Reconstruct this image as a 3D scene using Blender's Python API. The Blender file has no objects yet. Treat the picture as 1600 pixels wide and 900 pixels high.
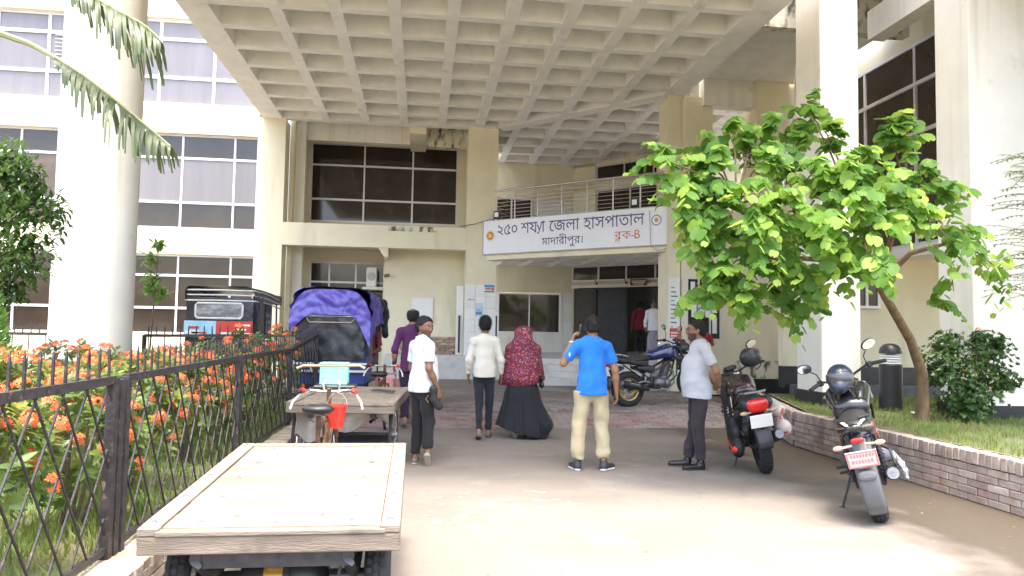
import bpy, math, random
import numpy as np
from mathutils import Vector, Matrix, Euler

random.seed(7)
rad = math.radians
scene = bpy.context.scene

# ------------------------------------------------------------------ camera
F_PX, CAM_H = 1150.0, 1.52
_yaw, _pit, _rol = rad(7.0), rad(3.3), rad(1.0)
_fw = Vector((math.sin(_yaw) * math.cos(_pit), math.cos(_yaw) * math.cos(_pit), math.sin(_pit)))
_rt = Vector((math.cos(_yaw), -math.sin(_yaw), 0))
_up = _rt.cross(_fw)
_r2 = _rt * math.cos(_rol) + _up * math.sin(_rol)
_u2 = _up * math.cos(_rol) - _rt * math.sin(_rol)
cam_data = bpy.data.cameras.new('camera')
cam = bpy.data.objects.new('camera', cam_data)
scene.collection.objects.link(cam)
cm = Matrix.Identity(4)
for i in range(3):
    cm[i][0], cm[i][1], cm[i][2] = _r2[i], _u2[i], -_fw[i]
cm[2][3] = CAM_H
cam.matrix_world = cm
cam_data.sensor_width = 36.0
cam_data.lens = 36.0 * F_PX / 1600.0
cam_data.clip_start = 0.05
cam_data.clip_end = 2000
scene.camera = cam

# ------------------------------------------------------------------ light
SUN_EL, SUN_AZ = 75.0, -4.0      # sun high, behind the camera
world = bpy.data.worlds.new('World')
scene.world = world
world.use_nodes = True
wn = world.node_tree.nodes
sky = wn.new('ShaderNodeTexSky')
sky.sky_type = 'NISHITA'
sky.sun_disc = False
sky.sun_elevation = rad(SUN_EL)
sky.sun_rotation = rad(180 + SUN_AZ)
sky.dust_density = 5.0
sky.air_density = 1.0
sky.ozone_density = 0.6
wn['Background'].inputs['Strength'].default_value = 0.15
world.node_tree.links.new(sky.outputs[0], wn['Background'].inputs['Color'])
sd = bpy.data.lights.new('sun', 'SUN')
sd.energy = 0.52
sd.angle = rad(10)
sd.color = (1.0, 0.96, 0.90)
sun = bpy.data.objects.new('sun', sd)
scene.collection.objects.link(sun)
_sdir = Vector((math.sin(rad(SUN_AZ)) * math.cos(rad(SUN_EL)), -math.cos(rad(SUN_AZ)) * math.cos(rad(SUN_EL)), math.sin(rad(SUN_EL))))
sun.rotation_euler = _sdir.to_track_quat('Z', 'Y').to_euler()
scene.view_settings.view_transform = 'Standard'
scene.view_settings.look = 'None'
scene.view_settings.gamma = 1.0
scene.view_settings.exposure = 2.74
scene.cycles.max_bounces = 8
scene.cycles.diffuse_bounces = 5
scene.cycles.use_denoising = True

# ------------------------------------------------------------------ materials
def _n(nt, t, **kw):
    n = nt.nodes.new(t)
    for k, v in kw.items():
        setattr(n, k, v)
    return n

def mat(name, col, rough=0.7, metal=0.0, var=0.12, scale=3.0, bump=0.0, bscale=40.0, stretch=(1, 1, 1),
        col2=None, mix=(0.35, 0.7), coat=0.0, spec=0.5, rnd=0.0, detail=6.0, trans=0.0, emit=None, alpha=1.0, sheen=0.0, world_co=False):
    m = bpy.data.materials.new(name)
    m.use_nodes = True
    nt = m.node_tree
    b = nt.nodes['Principled BSDF']
    L = nt.links.new
    if world_co:
        tc = _n(nt, 'ShaderNodeNewGeometry').outputs['Position']
    else:
        tc = _n(nt, 'ShaderNodeTexCoord').outputs['Object']
    mp = _n(nt, 'ShaderNodeMapping')
    mp.inputs['Scale'].default_value = stretch
    L(tc, mp.inputs[0])
    no = _n(nt, 'ShaderNodeTexNoise')
    no.inputs['Scale'].default_value = scale
    no.inputs['Detail'].default_value = detail
    no.inputs['Roughness'].default_value = 0.62
    L(mp.outputs[0], no.inputs['Vector'])
    if col2 is None:
        c1 = tuple(max(0, c * (1 - var)) for c in col[:3])
        c2 = tuple(min(1, c * (1 + var)) for c in col[:3])
    else:
        c1, c2 = col[:3], col2[:3]
    rp = _n(nt, 'ShaderNodeValToRGB')
    rp.color_ramp.elements[0].position = mix[0]
    rp.color_ramp.elements[1].position = mix[1]
    rp.color_ramp.elements[0].color = (*c1, 1)
    rp.color_ramp.elements[1].color = (*c2, 1)
    L(no.outputs['Fac'], rp.inputs[0])
    out = rp.outputs[0]
    if rnd > 0:
        oi = _n(nt, 'ShaderNodeObjectInfo')
        mr = _n(nt, 'ShaderNodeMapRange')
        mr.inputs['To Min'].default_value = 1 - rnd
        mr.inputs['To Max'].default_value = 1 + rnd
        L(oi.outputs['Random'], mr.inputs['Value'])
        hs = _n(nt, 'ShaderNodeHueSaturation')
        L(mr.outputs[0], hs.inputs['Value'])
        L(out, hs.inputs['Color'])
        out = hs.outputs[0]
    L(out, b.inputs['Base Color'])
    b.inputs['Roughness'].default_value = rough
    b.inputs['Metallic'].default_value = metal
    b.inputs['Specular IOR Level'].default_value = spec
    b.inputs['Coat Weight'].default_value = coat
    if sheen:
        b.inputs['Sheen Weight'].default_value = sheen
    if trans:
        b.inputs['Transmission Weight'].default_value = trans
    if alpha < 1:
        b.inputs['Alpha'].default_value = alpha
    if emit:
        b.inputs['Emission Color'].default_value = (*emit[:3], 1)
        b.inputs['Emission Strength'].default_value = emit[3]
    if bump > 0:
        n2 = _n(nt, 'ShaderNodeTexNoise')
        n2.inputs['Scale'].default_value = bscale
        n2.inputs['Detail'].default_value = 4
        L(mp.outputs[0], n2.inputs['Vector'])
        bp = _n(nt, 'ShaderNodeBump')
        bp.inputs['Strength'].default_value = min(1.0, bump)
        bp.inputs['Distance'].default_value = 0.02
        L(n2.outputs['Fac'], bp.inputs['Height'])
        L(bp.outputs[0], b.inputs['Normal'])
    m['_out'] = 0
    return m

def base_of(m):
    return m.node_tree.nodes['Principled BSDF']

def overlay(m, fac_socket, color):
    """mix a second colour over a material's base colour"""
    nt = m.node_tree
    b = base_of(m)
    src = b.inputs['Base Color'].links[0].from_socket
    mx = _n(nt, 'ShaderNodeMix', data_type='RGBA')
    nt.links.new(fac_socket, mx.inputs[0])
    nt.links.new(src, mx.inputs[6])
    mx.inputs[7].default_value = (*color, 1)
    nt.links.new(mx.outputs[2], b.inputs['Base Color'])
    return mx

def noise_fac(m, scale, lo, hi, stretch=(1, 1, 1), world_co=True, detail=5.0, seed=0.0):
    nt = m.node_tree
    if world_co:
        tc = _n(nt, 'ShaderNodeNewGeometry').outputs['Position']
    else:
        tc = _n(nt, 'ShaderNodeTexCoord').outputs['Object']
    mp = _n(nt, 'ShaderNodeMapping')
    mp.inputs['Scale'].default_value = stretch
    mp.inputs['Location'].default_value = (seed, seed * 1.7, seed * 0.6)
    nt.links.new(tc, mp.inputs[0])
    no = _n(nt, 'ShaderNodeTexNoise')
    no.inputs['Scale'].default_value = scale
    no.inputs['Detail'].default_value = detail
    nt.links.new(mp.outputs[0], no.inputs['Vector'])
    mr = _n(nt, 'ShaderNodeMapRange')
    mr.inputs['From Min'].default_value = lo
    mr.inputs['From Max'].default_value = hi
    nt.links.new(no.outputs['Fac'], mr.inputs['Value'])
    return mr.outputs[0]

# ------------------------------------------------------------------ mesh builder
class MB:
    def __init__(s):
        s.v, s.f = [], []

    def add(s, vs, fs):
        o = len(s.v)
        s.v.extend([tuple(p) for p in vs])
        s.f.extend([tuple(i + o for i in f) for f in fs])
        return s

    def box(s, x0, x1, y0, y1, z0, z1):
        v = [(x, y, z) for x in (x0, x1) for y in (y0, y1) for z in (z0, z1)]
        f = [(0, 1, 3, 2), (4, 6, 7, 5), (0, 4, 5, 1), (2, 3, 7, 6), (0, 2, 6, 4), (1, 5, 7, 3)]
        return s.add(v, f)

    def cbox(s, x0, x1, y0, y1, z0, z1, c=0.005):
        """box with chamfered edges"""
        c = min(c, (x1 - x0) * .45, (y1 - y0) * .45, (z1 - z0) * .45)
        X, Y, Z = (x0, x1), (y0, y1), (z0, z1)
        vi, vs = {}, []
        for i in (0, 1):
            for j in (0, 1):
                for k in (0, 1):
                    sx, sy, sz = (c, -c)[i], (c, -c)[j], (c, -c)[k]
                    for a in range(3):
                        p = [X[i] + sx, Y[j] + sy, Z[k] + sz]
                        p[a] = (X[i], Y[j], Z[k])[a]
                        vi[(i, j, k, a)] = len(vs)
                        vs.append(tuple(p))
        fs = []
        for a in range(3):
            b, d = (a + 1) % 3, (a + 2) % 3
            for e in (0, 1):
                q = []
                for (m_, n_) in ((0, 0), (1, 0), (1, 1), (0, 1)):
                    ix = [0, 0, 0]
                    ix[a], ix[b], ix[d] = e, m_, n_
                    q.append(vi[(*ix, a)])
                fs.append(tuple(q if e else q[::-1]))
            for m_ in (0, 1):
                for n_ in (0, 1):
                    i0, i1 = [0, 0, 0], [0, 0, 0]
                    i0[b], i0[d], i1[b], i1[d] = m_, n_, m_, n_
                    i1[a] = 1
                    q = [vi[(*i0, b)], vi[(*i1, b)], vi[(*i1, d)], vi[(*i0, d)]]
                    fs.append(tuple(q))
        for i in (0, 1):
            for j in (0, 1):
                for k in (0, 1):
                    fs.append((vi[(i, j, k, 0)], vi[(i, j, k, 1)], vi[(i, j, k, 2)]))
        return s.add(vs, fs)

    def cyl(s, a, b, r0, r1=None, n=12, caps=True):
        a, b = Vector(a), Vector(b)
        r1 = r0 if r1 is None else r1
        d = (b - a)
        if d.length < 1e-9:
            return s
        d.normalize()
        u = d.orthogonal().normalized()
        w = d.cross(u)
        vs = []
        for p, r in ((a, r0), (b, r1)):
            for i in range(n):
                t = 2 * math.pi * i / n
                vs.append(p + (u * math.cos(t) + w * math.sin(t)) * r)
        fs = [(i, (i + 1) % n, n + (i + 1) % n, n + i) for i in range(n)]
        if caps:
            fs += [tuple(range(n - 1, -1, -1)), tuple(range(n, 2 * n))]
        return s.add(vs, fs)

    def tube(s, pts, r, n=8, caps=True, flat=1.0):
        pts = [Vector(p) for p in pts]
        m_ = len(pts)
        rs = list(r) if hasattr(r, '__len__') else [r] * m_
        vs, u = [], None
        for i, p in enumerate(pts):
            d = (pts[min(i + 1, m_ - 1)] - pts[max(i - 1, 0)]).normalized()
            if u is None:
                u = d.orthogonal().normalized()
            u = (u - d * u.dot(d))
            u = u.normalized() if u.length > 1e-6 else d.orthogonal().normalized()
            w = d.cross(u)
            for k in range(n):
                t = 2 * math.pi * k / n
                vs.append(p + (u * math.cos(t) + w * math.sin(t) * flat) * rs[i])
        fs = []
        for i in range(m_ - 1):
            for k in range(n):
                fs.append((i * n + k, i * n + (k + 1) % n, (i + 1) * n + (k + 1) % n, (i + 1) * n + k))
        if caps:
            fs += [tuple(range(n - 1, -1, -1)), tuple(range((m_ - 1) * n, m_ * n))]
        return s.add(vs, fs)

    def lathe(s, prof, n=24, axis='z', c=(0, 0, 0), caps=False):
        vs = []
        for (r, h) in prof:
            for k in range(n):
                t = 2 * math.pi * k / n
                x, y = r * math.cos(t), r * math.sin(t)
                if axis == 'z':
                    p = (c[0] + x, c[1] + y, c[2] + h)
                elif axis == 'y':
                    p = (c[0] + x, c[1] + h, c[2] - y)
                else:
                    p = (c[0] + h, c[1] + x, c[2] + y)
                vs.append(p)
        fs = []
        for i in range(len(prof) - 1):
            for k in range(n):
                fs.append((i * n + k, i * n + (k + 1) % n, (i + 1) * n + (k + 1) % n, (i + 1) * n + k))
        if caps:
            fs += [tuple(range(n - 1, -1, -1)), tuple(range((len(prof) - 1) * n, len(prof) * n))]
        return s.add(vs, fs)

    def prism(s, poly, h0, h1, axis='z'):
        """extrude a polygon; poly is (x,y) for z, (x,z) for y, (y,z) for x"""
        n = len(poly)
        def P(p, h):
            return (p[0], p[1], h) if axis == 'z' else ((p[0], h, p[1]) if axis == 'y' else (h, p[0], p[1]))
        vs = [P(p, h0) for p in poly] + [P(p, h1) for p in poly]
        fs = [tuple(range(n - 1, -1, -1)), tuple(range(n, 2 * n))]
        fs += [(i, (i + 1) % n, n + (i + 1) % n, n + i) for i in range(n)]
        return s.add(vs, fs)

    def ell(s, c, r, n=16, m_=10, rot=None):
        vs = []
        R = rot.to_matrix() if rot is not None else None
        for i in range(m_ + 1):
            ph = math.pi * i / m_
            for k in range(n):
                t = 2 * math.pi * k / n
                p = Vector((r[0] * math.sin(ph) * math.cos(t), r[1] * math.sin(ph) * math.sin(t), r[2] * math.cos(ph)))
                if R is not None:
                    p = R @ p
                vs.append(p + Vector(c))
        fs = []
        for i in range(m_):
            for k in range(n):
                fs.append((i * n + k, (i + 1) * n + k, (i + 1) * n + (k + 1) % n, i * n + (k + 1) % n))
        return s.add(vs, fs)

    def torus(s, c, R, r, axis='y', n=32, m_=10, rz=None):
        rz = r if rz is None else rz
        prof = [(R + r * math.cos(2 * math.pi * j / m_), rz * math.sin(2 * math.pi * j / m_)) for j in range(m_ + 1)]
        return s.lathe(prof, n, axis, c)

    def xf(s, M):
        s.v = [tuple(M @ Vector(p)) for p in s.v]
        return s

def me_from(mb, smooth=False, name='mesh'):
    me = bpy.data.meshes.new(name)
    me.from_pydata([tuple(p) for p in mb.v], [], mb.f)
    me.validate()
    import bmesh
    bm = bmesh.new()
    bm.from_mesh(me)
    bmesh.ops.recalc_face_normals(bm, faces=bm.faces)
    bm.to_mesh(me)
    bm.free()
    if smooth:
        me.polygons.foreach_set('use_smooth', [True] * len(me.polygons))
        try:
            me.set_sharp_from_angle(angle=rad(smooth if smooth is not True else 40))
        except Exception:
            pass
    return me

COL = scene.collection

def link(name, me, m=None, parent=None, M=None):
    o = bpy.data.objects.new(name, me)
    COL.objects.link(o)
    if m is not None and me is not None and len(me.materials) == 0:
        me.materials.append(m)
    if parent is not None:
        o.parent = parent
    if M is not None:
        o.matrix_local = M
    return o

def obj(name, mb, m, parent=None, smooth=False, M=None):
    return link(name, me_from(mb, smooth, name), m, parent, M)

def tag(o, label=None, cat=None, group=None, kind=None):
    if label:
        o['label'] = label
    if cat:
        o['category'] = cat
    if group:
        o['group'] = group
    if kind:
        o['kind'] = kind
    return o

def thing(name, label, cat, loc=(0, 0, 0), rz=0.0, group=None, rot=None):
    o = bpy.data.objects.new(name, None)
    COL.objects.link(o)
    o.empty_display_size = 0.1
    o.location = loc
    o.rotation_euler = rot if rot is not None else (0, 0, rz)
    return tag(o, label, cat, group)

def T(x, y, z):
    return Matrix.Translation((x, y, z))

def RZ(a):
    return Matrix.Rotation(a, 4, 'Z')

def gz(x, y):
    """height of the drive: level, then a short ramp up to the porch"""
    t = min(1, max(0, (y - 10.3) / 2.6))
    return 0.25 * t * t * (3 - 2 * t)

# ------------------------------------------------------------------ implicit surfaces
def smin(a, b, k):
    h = np.clip(0.5 + 0.5 * (b - a) / k, 0, 1)
    return b + (a - b) * h - k * h * (1 - h)

class SDF:
    """smooth union of round cones, meshed with surface nets"""
    def __init__(s, k=0.02):
        s.p, s.k, s.cuts, s.disp = [], k, [], None

    def cone(s, a, b, ra, rb=None, flat=None, k=None, sub=False, cap=False):
        s.p.append((np.array(a, float), np.array(b, float), ra, ra if rb is None else rb, flat, s.k if k is None else k, sub, cap))
        return s

    def ball(s, c, r, flat=None, k=None, sub=False):
        return s.cone(c, np.array(c, float) + np.array((0, 0, 1e-4)), r, r, flat, k, sub)

    def cut(s, point, normal):
        """keep the side the normal points away from"""
        s.cuts.append((np.array(point, float), np.array(normal, float) / np.linalg.norm(normal)))
        return s

    @staticmethod
    def _d(P, a, b, ra, rb, flat):
        if flat is not None:
            d, sc = np.array(flat[0], float), flat[1]
            d = d / np.linalg.norm(d)
            c = (a + b) / 2
            P = P + ((P - c) @ d)[..., None] * d * (1 / sc - 1)
            ea = a + d * ((a - c) @ d) * (1 / sc - 1)
            eb = b + d * ((b - c) @ d) * (1 / sc - 1)
            a, b = ea, eb
        ab = b - a
        L2 = max(ab @ ab, 1e-12)
        t = np.clip(((P - a) @ ab) / L2, 0, 1)
        q = P - a - t[..., None] * ab
        dd = np.sqrt(np.einsum('...i,...i->...', q, q)) - (ra + (rb - ra) * t)
        if flat is not None:
            dd = dd * min(1.0, 0.5 * (1 + flat[1]))
        return dd

    def mesh(s, vox=0.01, name='body'):
        lo = np.min([np.minimum(p[0], p[1]) - max(p[2], p[3]) * (max(1, p[4][1]) if p[4] else 1) for p in s.p if not p[6]], axis=0) - 4 * vox - 0.01
        hi = np.max([np.maximum(p[0], p[1]) + max(p[2], p[3]) * (max(1, p[4][1]) if p[4] else 1) for p in s.p if not p[6]], axis=0) + 4 * vox + 0.01
        n = np.ceil((hi - lo) / vox).astype(int) + 1
        D = np.full(n, 0.08)
        ax = [lo[i] + vox * np.arange(n[i]) for i in range(3)]
        for (a, b, ra, rb, flat, k, sub, cap) in s.p:
            R = max(ra, rb) * (max(1, flat[1]) if flat else 1) + 0.06
            i0 = np.maximum(((np.minimum(a, b) - R - lo) / vox).astype(int), 0)
            i1 = np.minimum(((np.maximum(a, b) + R - lo) / vox).astype(int) + 2, n)
            if np.any(i1 <= i0):
                continue
            sl = tuple(slice(i0[i], i1[i]) for i in range(3))
            P = np.stack(np.meshgrid(*[ax[i][i0[i]:i1[i]] for i in range(3)], indexing='ij'), -1)
            d = s._d(P, a, b, ra, rb, flat)
            if cap:
                d = np.maximum(d, (P - b) @ ((b - a) / np.linalg.norm(b - a)))
            if sub:
                D[sl] = -smin(-D[sl], d, max(k, 1e-4))
            else:
                D[sl] = smin(D[sl], np.minimum(d, 0.08), max(k, 1e-4))
        if s.disp is not None or s.cuts:
            P = np.stack(np.meshgrid(*ax, indexing='ij'), -1)
            if s.disp is not None:
                D = D + s.disp(P)
            for (p, nn) in s.cuts:
                D = np.maximum(D, (P - p) @ nn)
        # surface nets
        S = D < 0
        c = S[:-1, :-1, :-1].astype(np.int8)
        cnt = np.zeros(c.shape, np.int8)
        for i in (0, 1):
            for j in (0, 1):
                for k_ in (0, 1):
                    cnt += S[i:n[0] - 1 + i, j:n[1] - 1 + j, k_:n[2] - 1 + k_]
        act = (cnt > 0) & (cnt < 8)
        idx = np.full(act.shape, -1, np.int64)
        A = np.argwhere(act)
        idx[act] = np.arange(len(A))
        acc = np.zeros((len(A), 3))
        wt = np.zeros(len(A))
        cor = [(i, j, k_) for i in (0, 1) for j in (0, 1) for k_ in (0, 1)]
        val = {cc: D[A[:, 0] + cc[0], A[:, 1] + cc[1], A[:, 2] + cc[2]] for cc in cor}
        for c0 in cor:
            for axx in range(3):
                if c0[axx] == 0:
                    c1 = list(c0)
                    c1[axx] = 1
                    v0, v1 = val[c0], val[tuple(c1)]
                    m_ = (v0 < 0) != (v1 < 0)
                    t = np.where(m_, v0 / np.where(m_, v0 - v1, 1), 0)
                    p = np.tile(np.array(c0, float), (len(A), 1))
                    p[:, axx] += t
                    acc += p * m_[:, None]
                    wt += m_
        V = lo + (A + acc / np.maximum(wt, 1)[:, None]) * vox
        quads = []
        for axx in range(3):
            sl0 = [slice(None)] * 3
            sl1 = [slice(None)] * 3
            sl0[axx] = slice(0, -1)
            sl1[axx] = slice(1, None)
            a_, b_ = S[tuple(sl0)], S[tuple(sl1)]
            E = np.argwhere(a_ != b_)
            o1, o2 = (axx + 1) % 3, (axx + 2) % 3
            ok = (E[:, o1] > 0) & (E[:, o2] > 0) & (E[:, o1] < n[o1] - 1) & (E[:, o2] < n[o2] - 1)
            E = E[ok]
            ins = a_[tuple(E.T)]
            q = []
            for (d1, d2) in ((1, 1), (0, 1), (0, 0), (1, 0)):
                e = E.copy()
                e[:, o1] -= d1
                e[:, o2] -= d2
                q.append(idx[tuple(e.T)])
            q = np.stack(q, 1)
            q[~ins] = q[~ins][:, ::-1]
            quads.append(q)
        Q = np.concatenate(quads)
        Q = Q[(Q >= 0).all(1)]
        me = bpy.data.meshes.new(name)
        me.vertices.add(len(V))
        me.vertices.foreach_set('co', V.astype(np.float32).ravel())
        me.loops.add(len(Q) * 4)
        me.loops.foreach_set('vertex_index', Q.astype(np.int32).ravel())
        me.polygons.add(len(Q))
        me.polygons.foreach_set('loop_start', np.arange(0, len(Q) * 4, 4, dtype=np.int32))
        me.polygons.foreach_set('use_smooth', np.ones(len(Q), bool))
        me.update(calc_edges=True)
        me.validate()
        return me

def sdf_obj(name, s, m, parent=None, vox=0.01, M=None):
    return link(name, s.mesh(vox, name), m, parent, M)

def folds(seed, amp, freq=14.0, zs=0.5):
    r = np.random.RandomState(seed)
    W = [(r.normal(size=3) * np.array((1, 1, zs)), r.uniform(0, 6.28)) for _ in range(5)]
    def f(P):
        q = P + 0.03 * np.sin(P[..., [1, 2, 0]] * 9 + seed)
        o = 0
        for w, ph in W:
            w = w / np.linalg.norm(w)
            o = o + np.sin((q @ w) * freq * (1 + 0.5 * np.cos(ph)) + ph)
        return o * amp / 3.0
    return f

# ================================================================== materials used all over
M_ = {}
M_['cream'] = mat('cream_paint', (0.77, 0.71, 0.52), 0.75, var=0.06, scale=1.3, bump=0.12, bscale=60, world_co=True)
overlay(M_['cream'], noise_fac(M_['cream'], 1.6, 0.60, 0.78, (1, 1, 0.25)), (0.58, 0.53, 0.41))
M_['white_paint'] = mat('pale_paint', (0.80, 0.77, 0.68), 0.75, var=0.05, scale=1.5, bump=0.1, bscale=50, world_co=True)
overlay(M_['white_paint'], noise_fac(M_['white_paint'], 2.2, 0.52, 0.85, (3.0, 3.0, 0.10)), (0.60, 0.56, 0.45))
overlay(M_['white_paint'], noise_fac(M_['white_paint'], 3.1, 0.64, 0.76, seed=4), (0.68, 0.64, 0.52))
M_['soffit'] = mat('soffit_paint', (0.81, 0.79, 0.75), 0.8, var=0.07, scale=2.5, bump=0.1, bscale=50, world_co=True)
overlay(M_['soffit'], noise_fac(M_['soffit'], 3.0, 0.60, 0.80), (0.62, 0.57, 0.48))
M_['coffer'] = mat('coffer_paint', (0.83, 0.81, 0.72), 0.8, var=0.06, scale=2.0, bump=0.1, bscale=50, world_co=True)
overlay(M_['coffer'], noise_fac(M_['coffer'], 9.0, 0.70, 0.78), (0.35, 0.30, 0.20))
M_['stained'] = mat('mouldy_paint', (0.70, 0.66, 0.52), 0.85, var=0.08, scale=3, bump=0.2, bscale=50, world_co=True)
overlay(M_['stained'], noise_fac(M_['stained'], 6.0, 0.50, 0.64, (1, 1, 0.45)), (0.10, 0.09, 0.07))
M_['alu'] = mat('white_aluminium', (0.72, 0.71, 0.74), 0.4, metal=0.25, var=0.05)
M_['black_stone'] = mat('black_plinth', (0.025, 0.026, 0.03), 0.35, var=0.3, scale=6, world_co=True)
M_['tile'] = mat('glazed_tile', (0.80, 0.79, 0.76), 0.25, var=0.04, scale=2, rnd=0.05)
M_['steel'] = mat('brushed_steel', (0.50, 0.45, 0.43), 0.3, metal=0.9, var=0.08)
M_['black_iron'] = mat('painted_iron', (0.035, 0.030, 0.030), 0.55, var=0.5, scale=14, bump=0.2, bscale=80, world_co=True)
overlay(M_['black_iron'], noise_fac(M_['black_iron'], 22, 0.62, 0.72), (0.16, 0.11, 0.08))
M_['rubber'] = mat('tyre_rubber', (0.022, 0.022, 0.023), 0.8, var=0.3, scale=20, bump=0.2)
M_['chrome'] = mat('worn_chrome', (0.70, 0.70, 0.70), 0.22, metal=1.0, var=0.12, scale=12)
M_['black_plastic'] = mat('black_plastic', (0.018, 0.018, 0.02), 0.42, var=0.25, scale=10)
M_['dark_metal'] = mat('dark_metal', (0.06, 0.06, 0.065), 0.45, metal=0.6, var=0.3, scale=12)
M_['grey_metal'] = mat('grey_metal', (0.30, 0.30, 0.31), 0.45, metal=0.7, var=0.2, scale=12)
M_['white'] = mat('plain_white', (0.82, 0.82, 0.80), 0.5, var=0.03)
M_['paper'] = mat('poster_paper', (0.80, 0.80, 0.78), 0.7, var=0.04, scale=8)

def glass(name, col, rough=0.05):
    m = mat(name, col, rough, var=0.25, scale=1.2, spec=0.6, world_co=True)
    return m
M_['glass_dark'] = glass('tinted_glass', (0.040, 0.030, 0.024))
M_['glass_sky'] = mat('sky_toned_glass', (0.185, 0.17, 0.178), 0.05, var=0.12, scale=.6, spec=0.6, stretch=(4, 4, .3), world_co=True)  # pale sky reflection put into the pane colour, with curtain-like upright streaks
M_['glass_brown'] = glass('brown_glass', (0.10, 0.065, 0.045))

# ================================================================== ground
def grid_mesh(x0, x1, y0, y1, nx, ny, zf):
    mb = MB()
    xs = [x0 + (x1 - x0) * i / nx for i in range(nx + 1)]
    ys = [y0 + (y1 - y0) * i / ny for i in range(ny + 1)]
    mb.v = [(x, y, zf(x, y)) for y in ys for x in xs]
    mb.f = [(j * (nx + 1) + i, j * (nx + 1) + i + 1, (j + 1) * (nx + 1) + i + 1, (j + 1) * (nx + 1) + i) for j in range(ny) for i in range(nx)]
    return mb

m_earth = mat('bare_earth', (0.20, 0.16, 0.10), 0.95, var=0.3, scale=2.5, bump=0.5, bscale=20, world_co=True)
tag(obj('ground', MB().add([(-400, -400, -.06), (400, -400, -.06), (400, 400, -.06), (-400, 400, -.06)], [(0, 1, 2, 3)]), m_earth), kind='structure')

m_drive = mat('drive_concrete', (0.215, 0.188, 0.157), 0.85, var=0.10, scale=0.9, bump=0.25, bscale=55, world_co=True, detail=9)
overlay(m_drive, noise_fac(m_drive, 0.7, 0.52, 0.68, (0.8, 1.6, 1), seed=3), (0.178, 0.156, 0.13))
overlay(m_drive, noise_fac(m_drive, 2.3, 0.60, 0.72, seed=9), (0.235, 0.21, 0.18))
overlay(m_drive, noise_fac(m_drive, 14, 0.64, 0.74, seed=2), (0.165, 0.145, 0.115))
overlay(m_drive, noise_fac(m_drive, 1.1, 0.63, 0.70, (2.4, .35, 1), seed=17), (0.20, 0.175, 0.145))
def _drive_marks(m):
    """damp strip with mud along the right wall and pale lime splashes"""
    nt = m.node_tree
    L = nt.links.new
    pos = _n(nt, 'ShaderNodeNewGeometry').outputs['Position']
    sx = _n(nt, 'ShaderNodeSeparateXYZ')
    L(pos, sx.inputs[0])
    no = _n(nt, 'ShaderNodeTexNoise')
    no.inputs['Scale'].default_value = 1.3
    no.inputs['Detail'].default_value = 7
    L(pos, no.inputs['Vector'])
    # x + noise - limit
    a = _n(nt, 'ShaderNodeMath', operation='MULTIPLY_ADD')
    L(no.outputs['Fac'], a.inputs[0])
    a.inputs[1].default_value = 2.6
    L(sx.outputs['X'], a.inputs[2])
    mr = _n(nt, 'ShaderNodeMapRange')
    mr.inputs['From Min'].default_value = 4.75
    mr.inputs['From Max'].default_value = 5.45
    L(a.outputs[0], mr.inputs['Value'])
    # only near the wall
    mul = _n(nt, 'ShaderNodeMath', operation='MULTIPLY')
    L(mr.outputs[0], mul.inputs[0])
    mul.inputs[1].default_value = 0.85
    overlay(m, mul.outputs[0], (0.072, 0.056, 0.037))
    b = base_of(m)
    rr = _n(nt, 'ShaderNodeMapRange')
    rr.inputs['To Min'].default_value = 0.85
    rr.inputs['To Max'].default_value = 0.30
    L(mul.outputs[0], rr.inputs['Value'])
    L(rr.outputs[0], b.inputs['Roughness'])
    # lime splashes left of the middle, in front
    vo = _n(nt, 'ShaderNodeTexNoise')
    vo.inputs['Scale'].default_value = 5.5
    vo.inputs['Detail'].default_value = 5
    L(pos, vo.inputs['Vector'])
    m1 = _n(nt, 'ShaderNodeMapRange')
    m1.inputs['From Min'].default_value = 0.59
    m1.inputs['From Max'].default_value = 0.68
    L(vo.outputs['Fac'], m1.inputs['Value'])
    def bump_win(sock, c, w):
        s1 = _n(nt, 'ShaderNodeMath', operation='SUBTRACT')
        L(sock, s1.inputs[0]); s1.inputs[1].default_value = c
        s2 = _n(nt, 'ShaderNodeMath', operation='ABSOLUTE')
        L(s1.outputs[0], s2.inputs[0])
        s3 = _n(nt, 'ShaderNodeMapRange')
        s3.inputs['From Min'].default_value = w
        s3.inputs['From Max'].default_value = w * 0.8
        L(s2.outputs[0], s3.inputs['Value'])
        return s3.outputs[0]
    q = _n(nt, 'ShaderNodeMath', operation='MULTIPLY')
    L(bump_win(sx.outputs['X'], 0.75, 0.75), q.inputs[0])
    L(bump_win(sx.outputs['Y'], 6.3, 0.85), q.inputs[1])
    q2 = _n(nt, 'ShaderNodeMath', operation='MULTIPLY')
    L(q.outputs[0], q2.inputs[0])
    L(m1.outputs[0], q2.inputs[1])
    overlay(m, q2.outputs[0], (0.36, 0.35, 0.34))
_drive_marks(m_drive)
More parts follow.
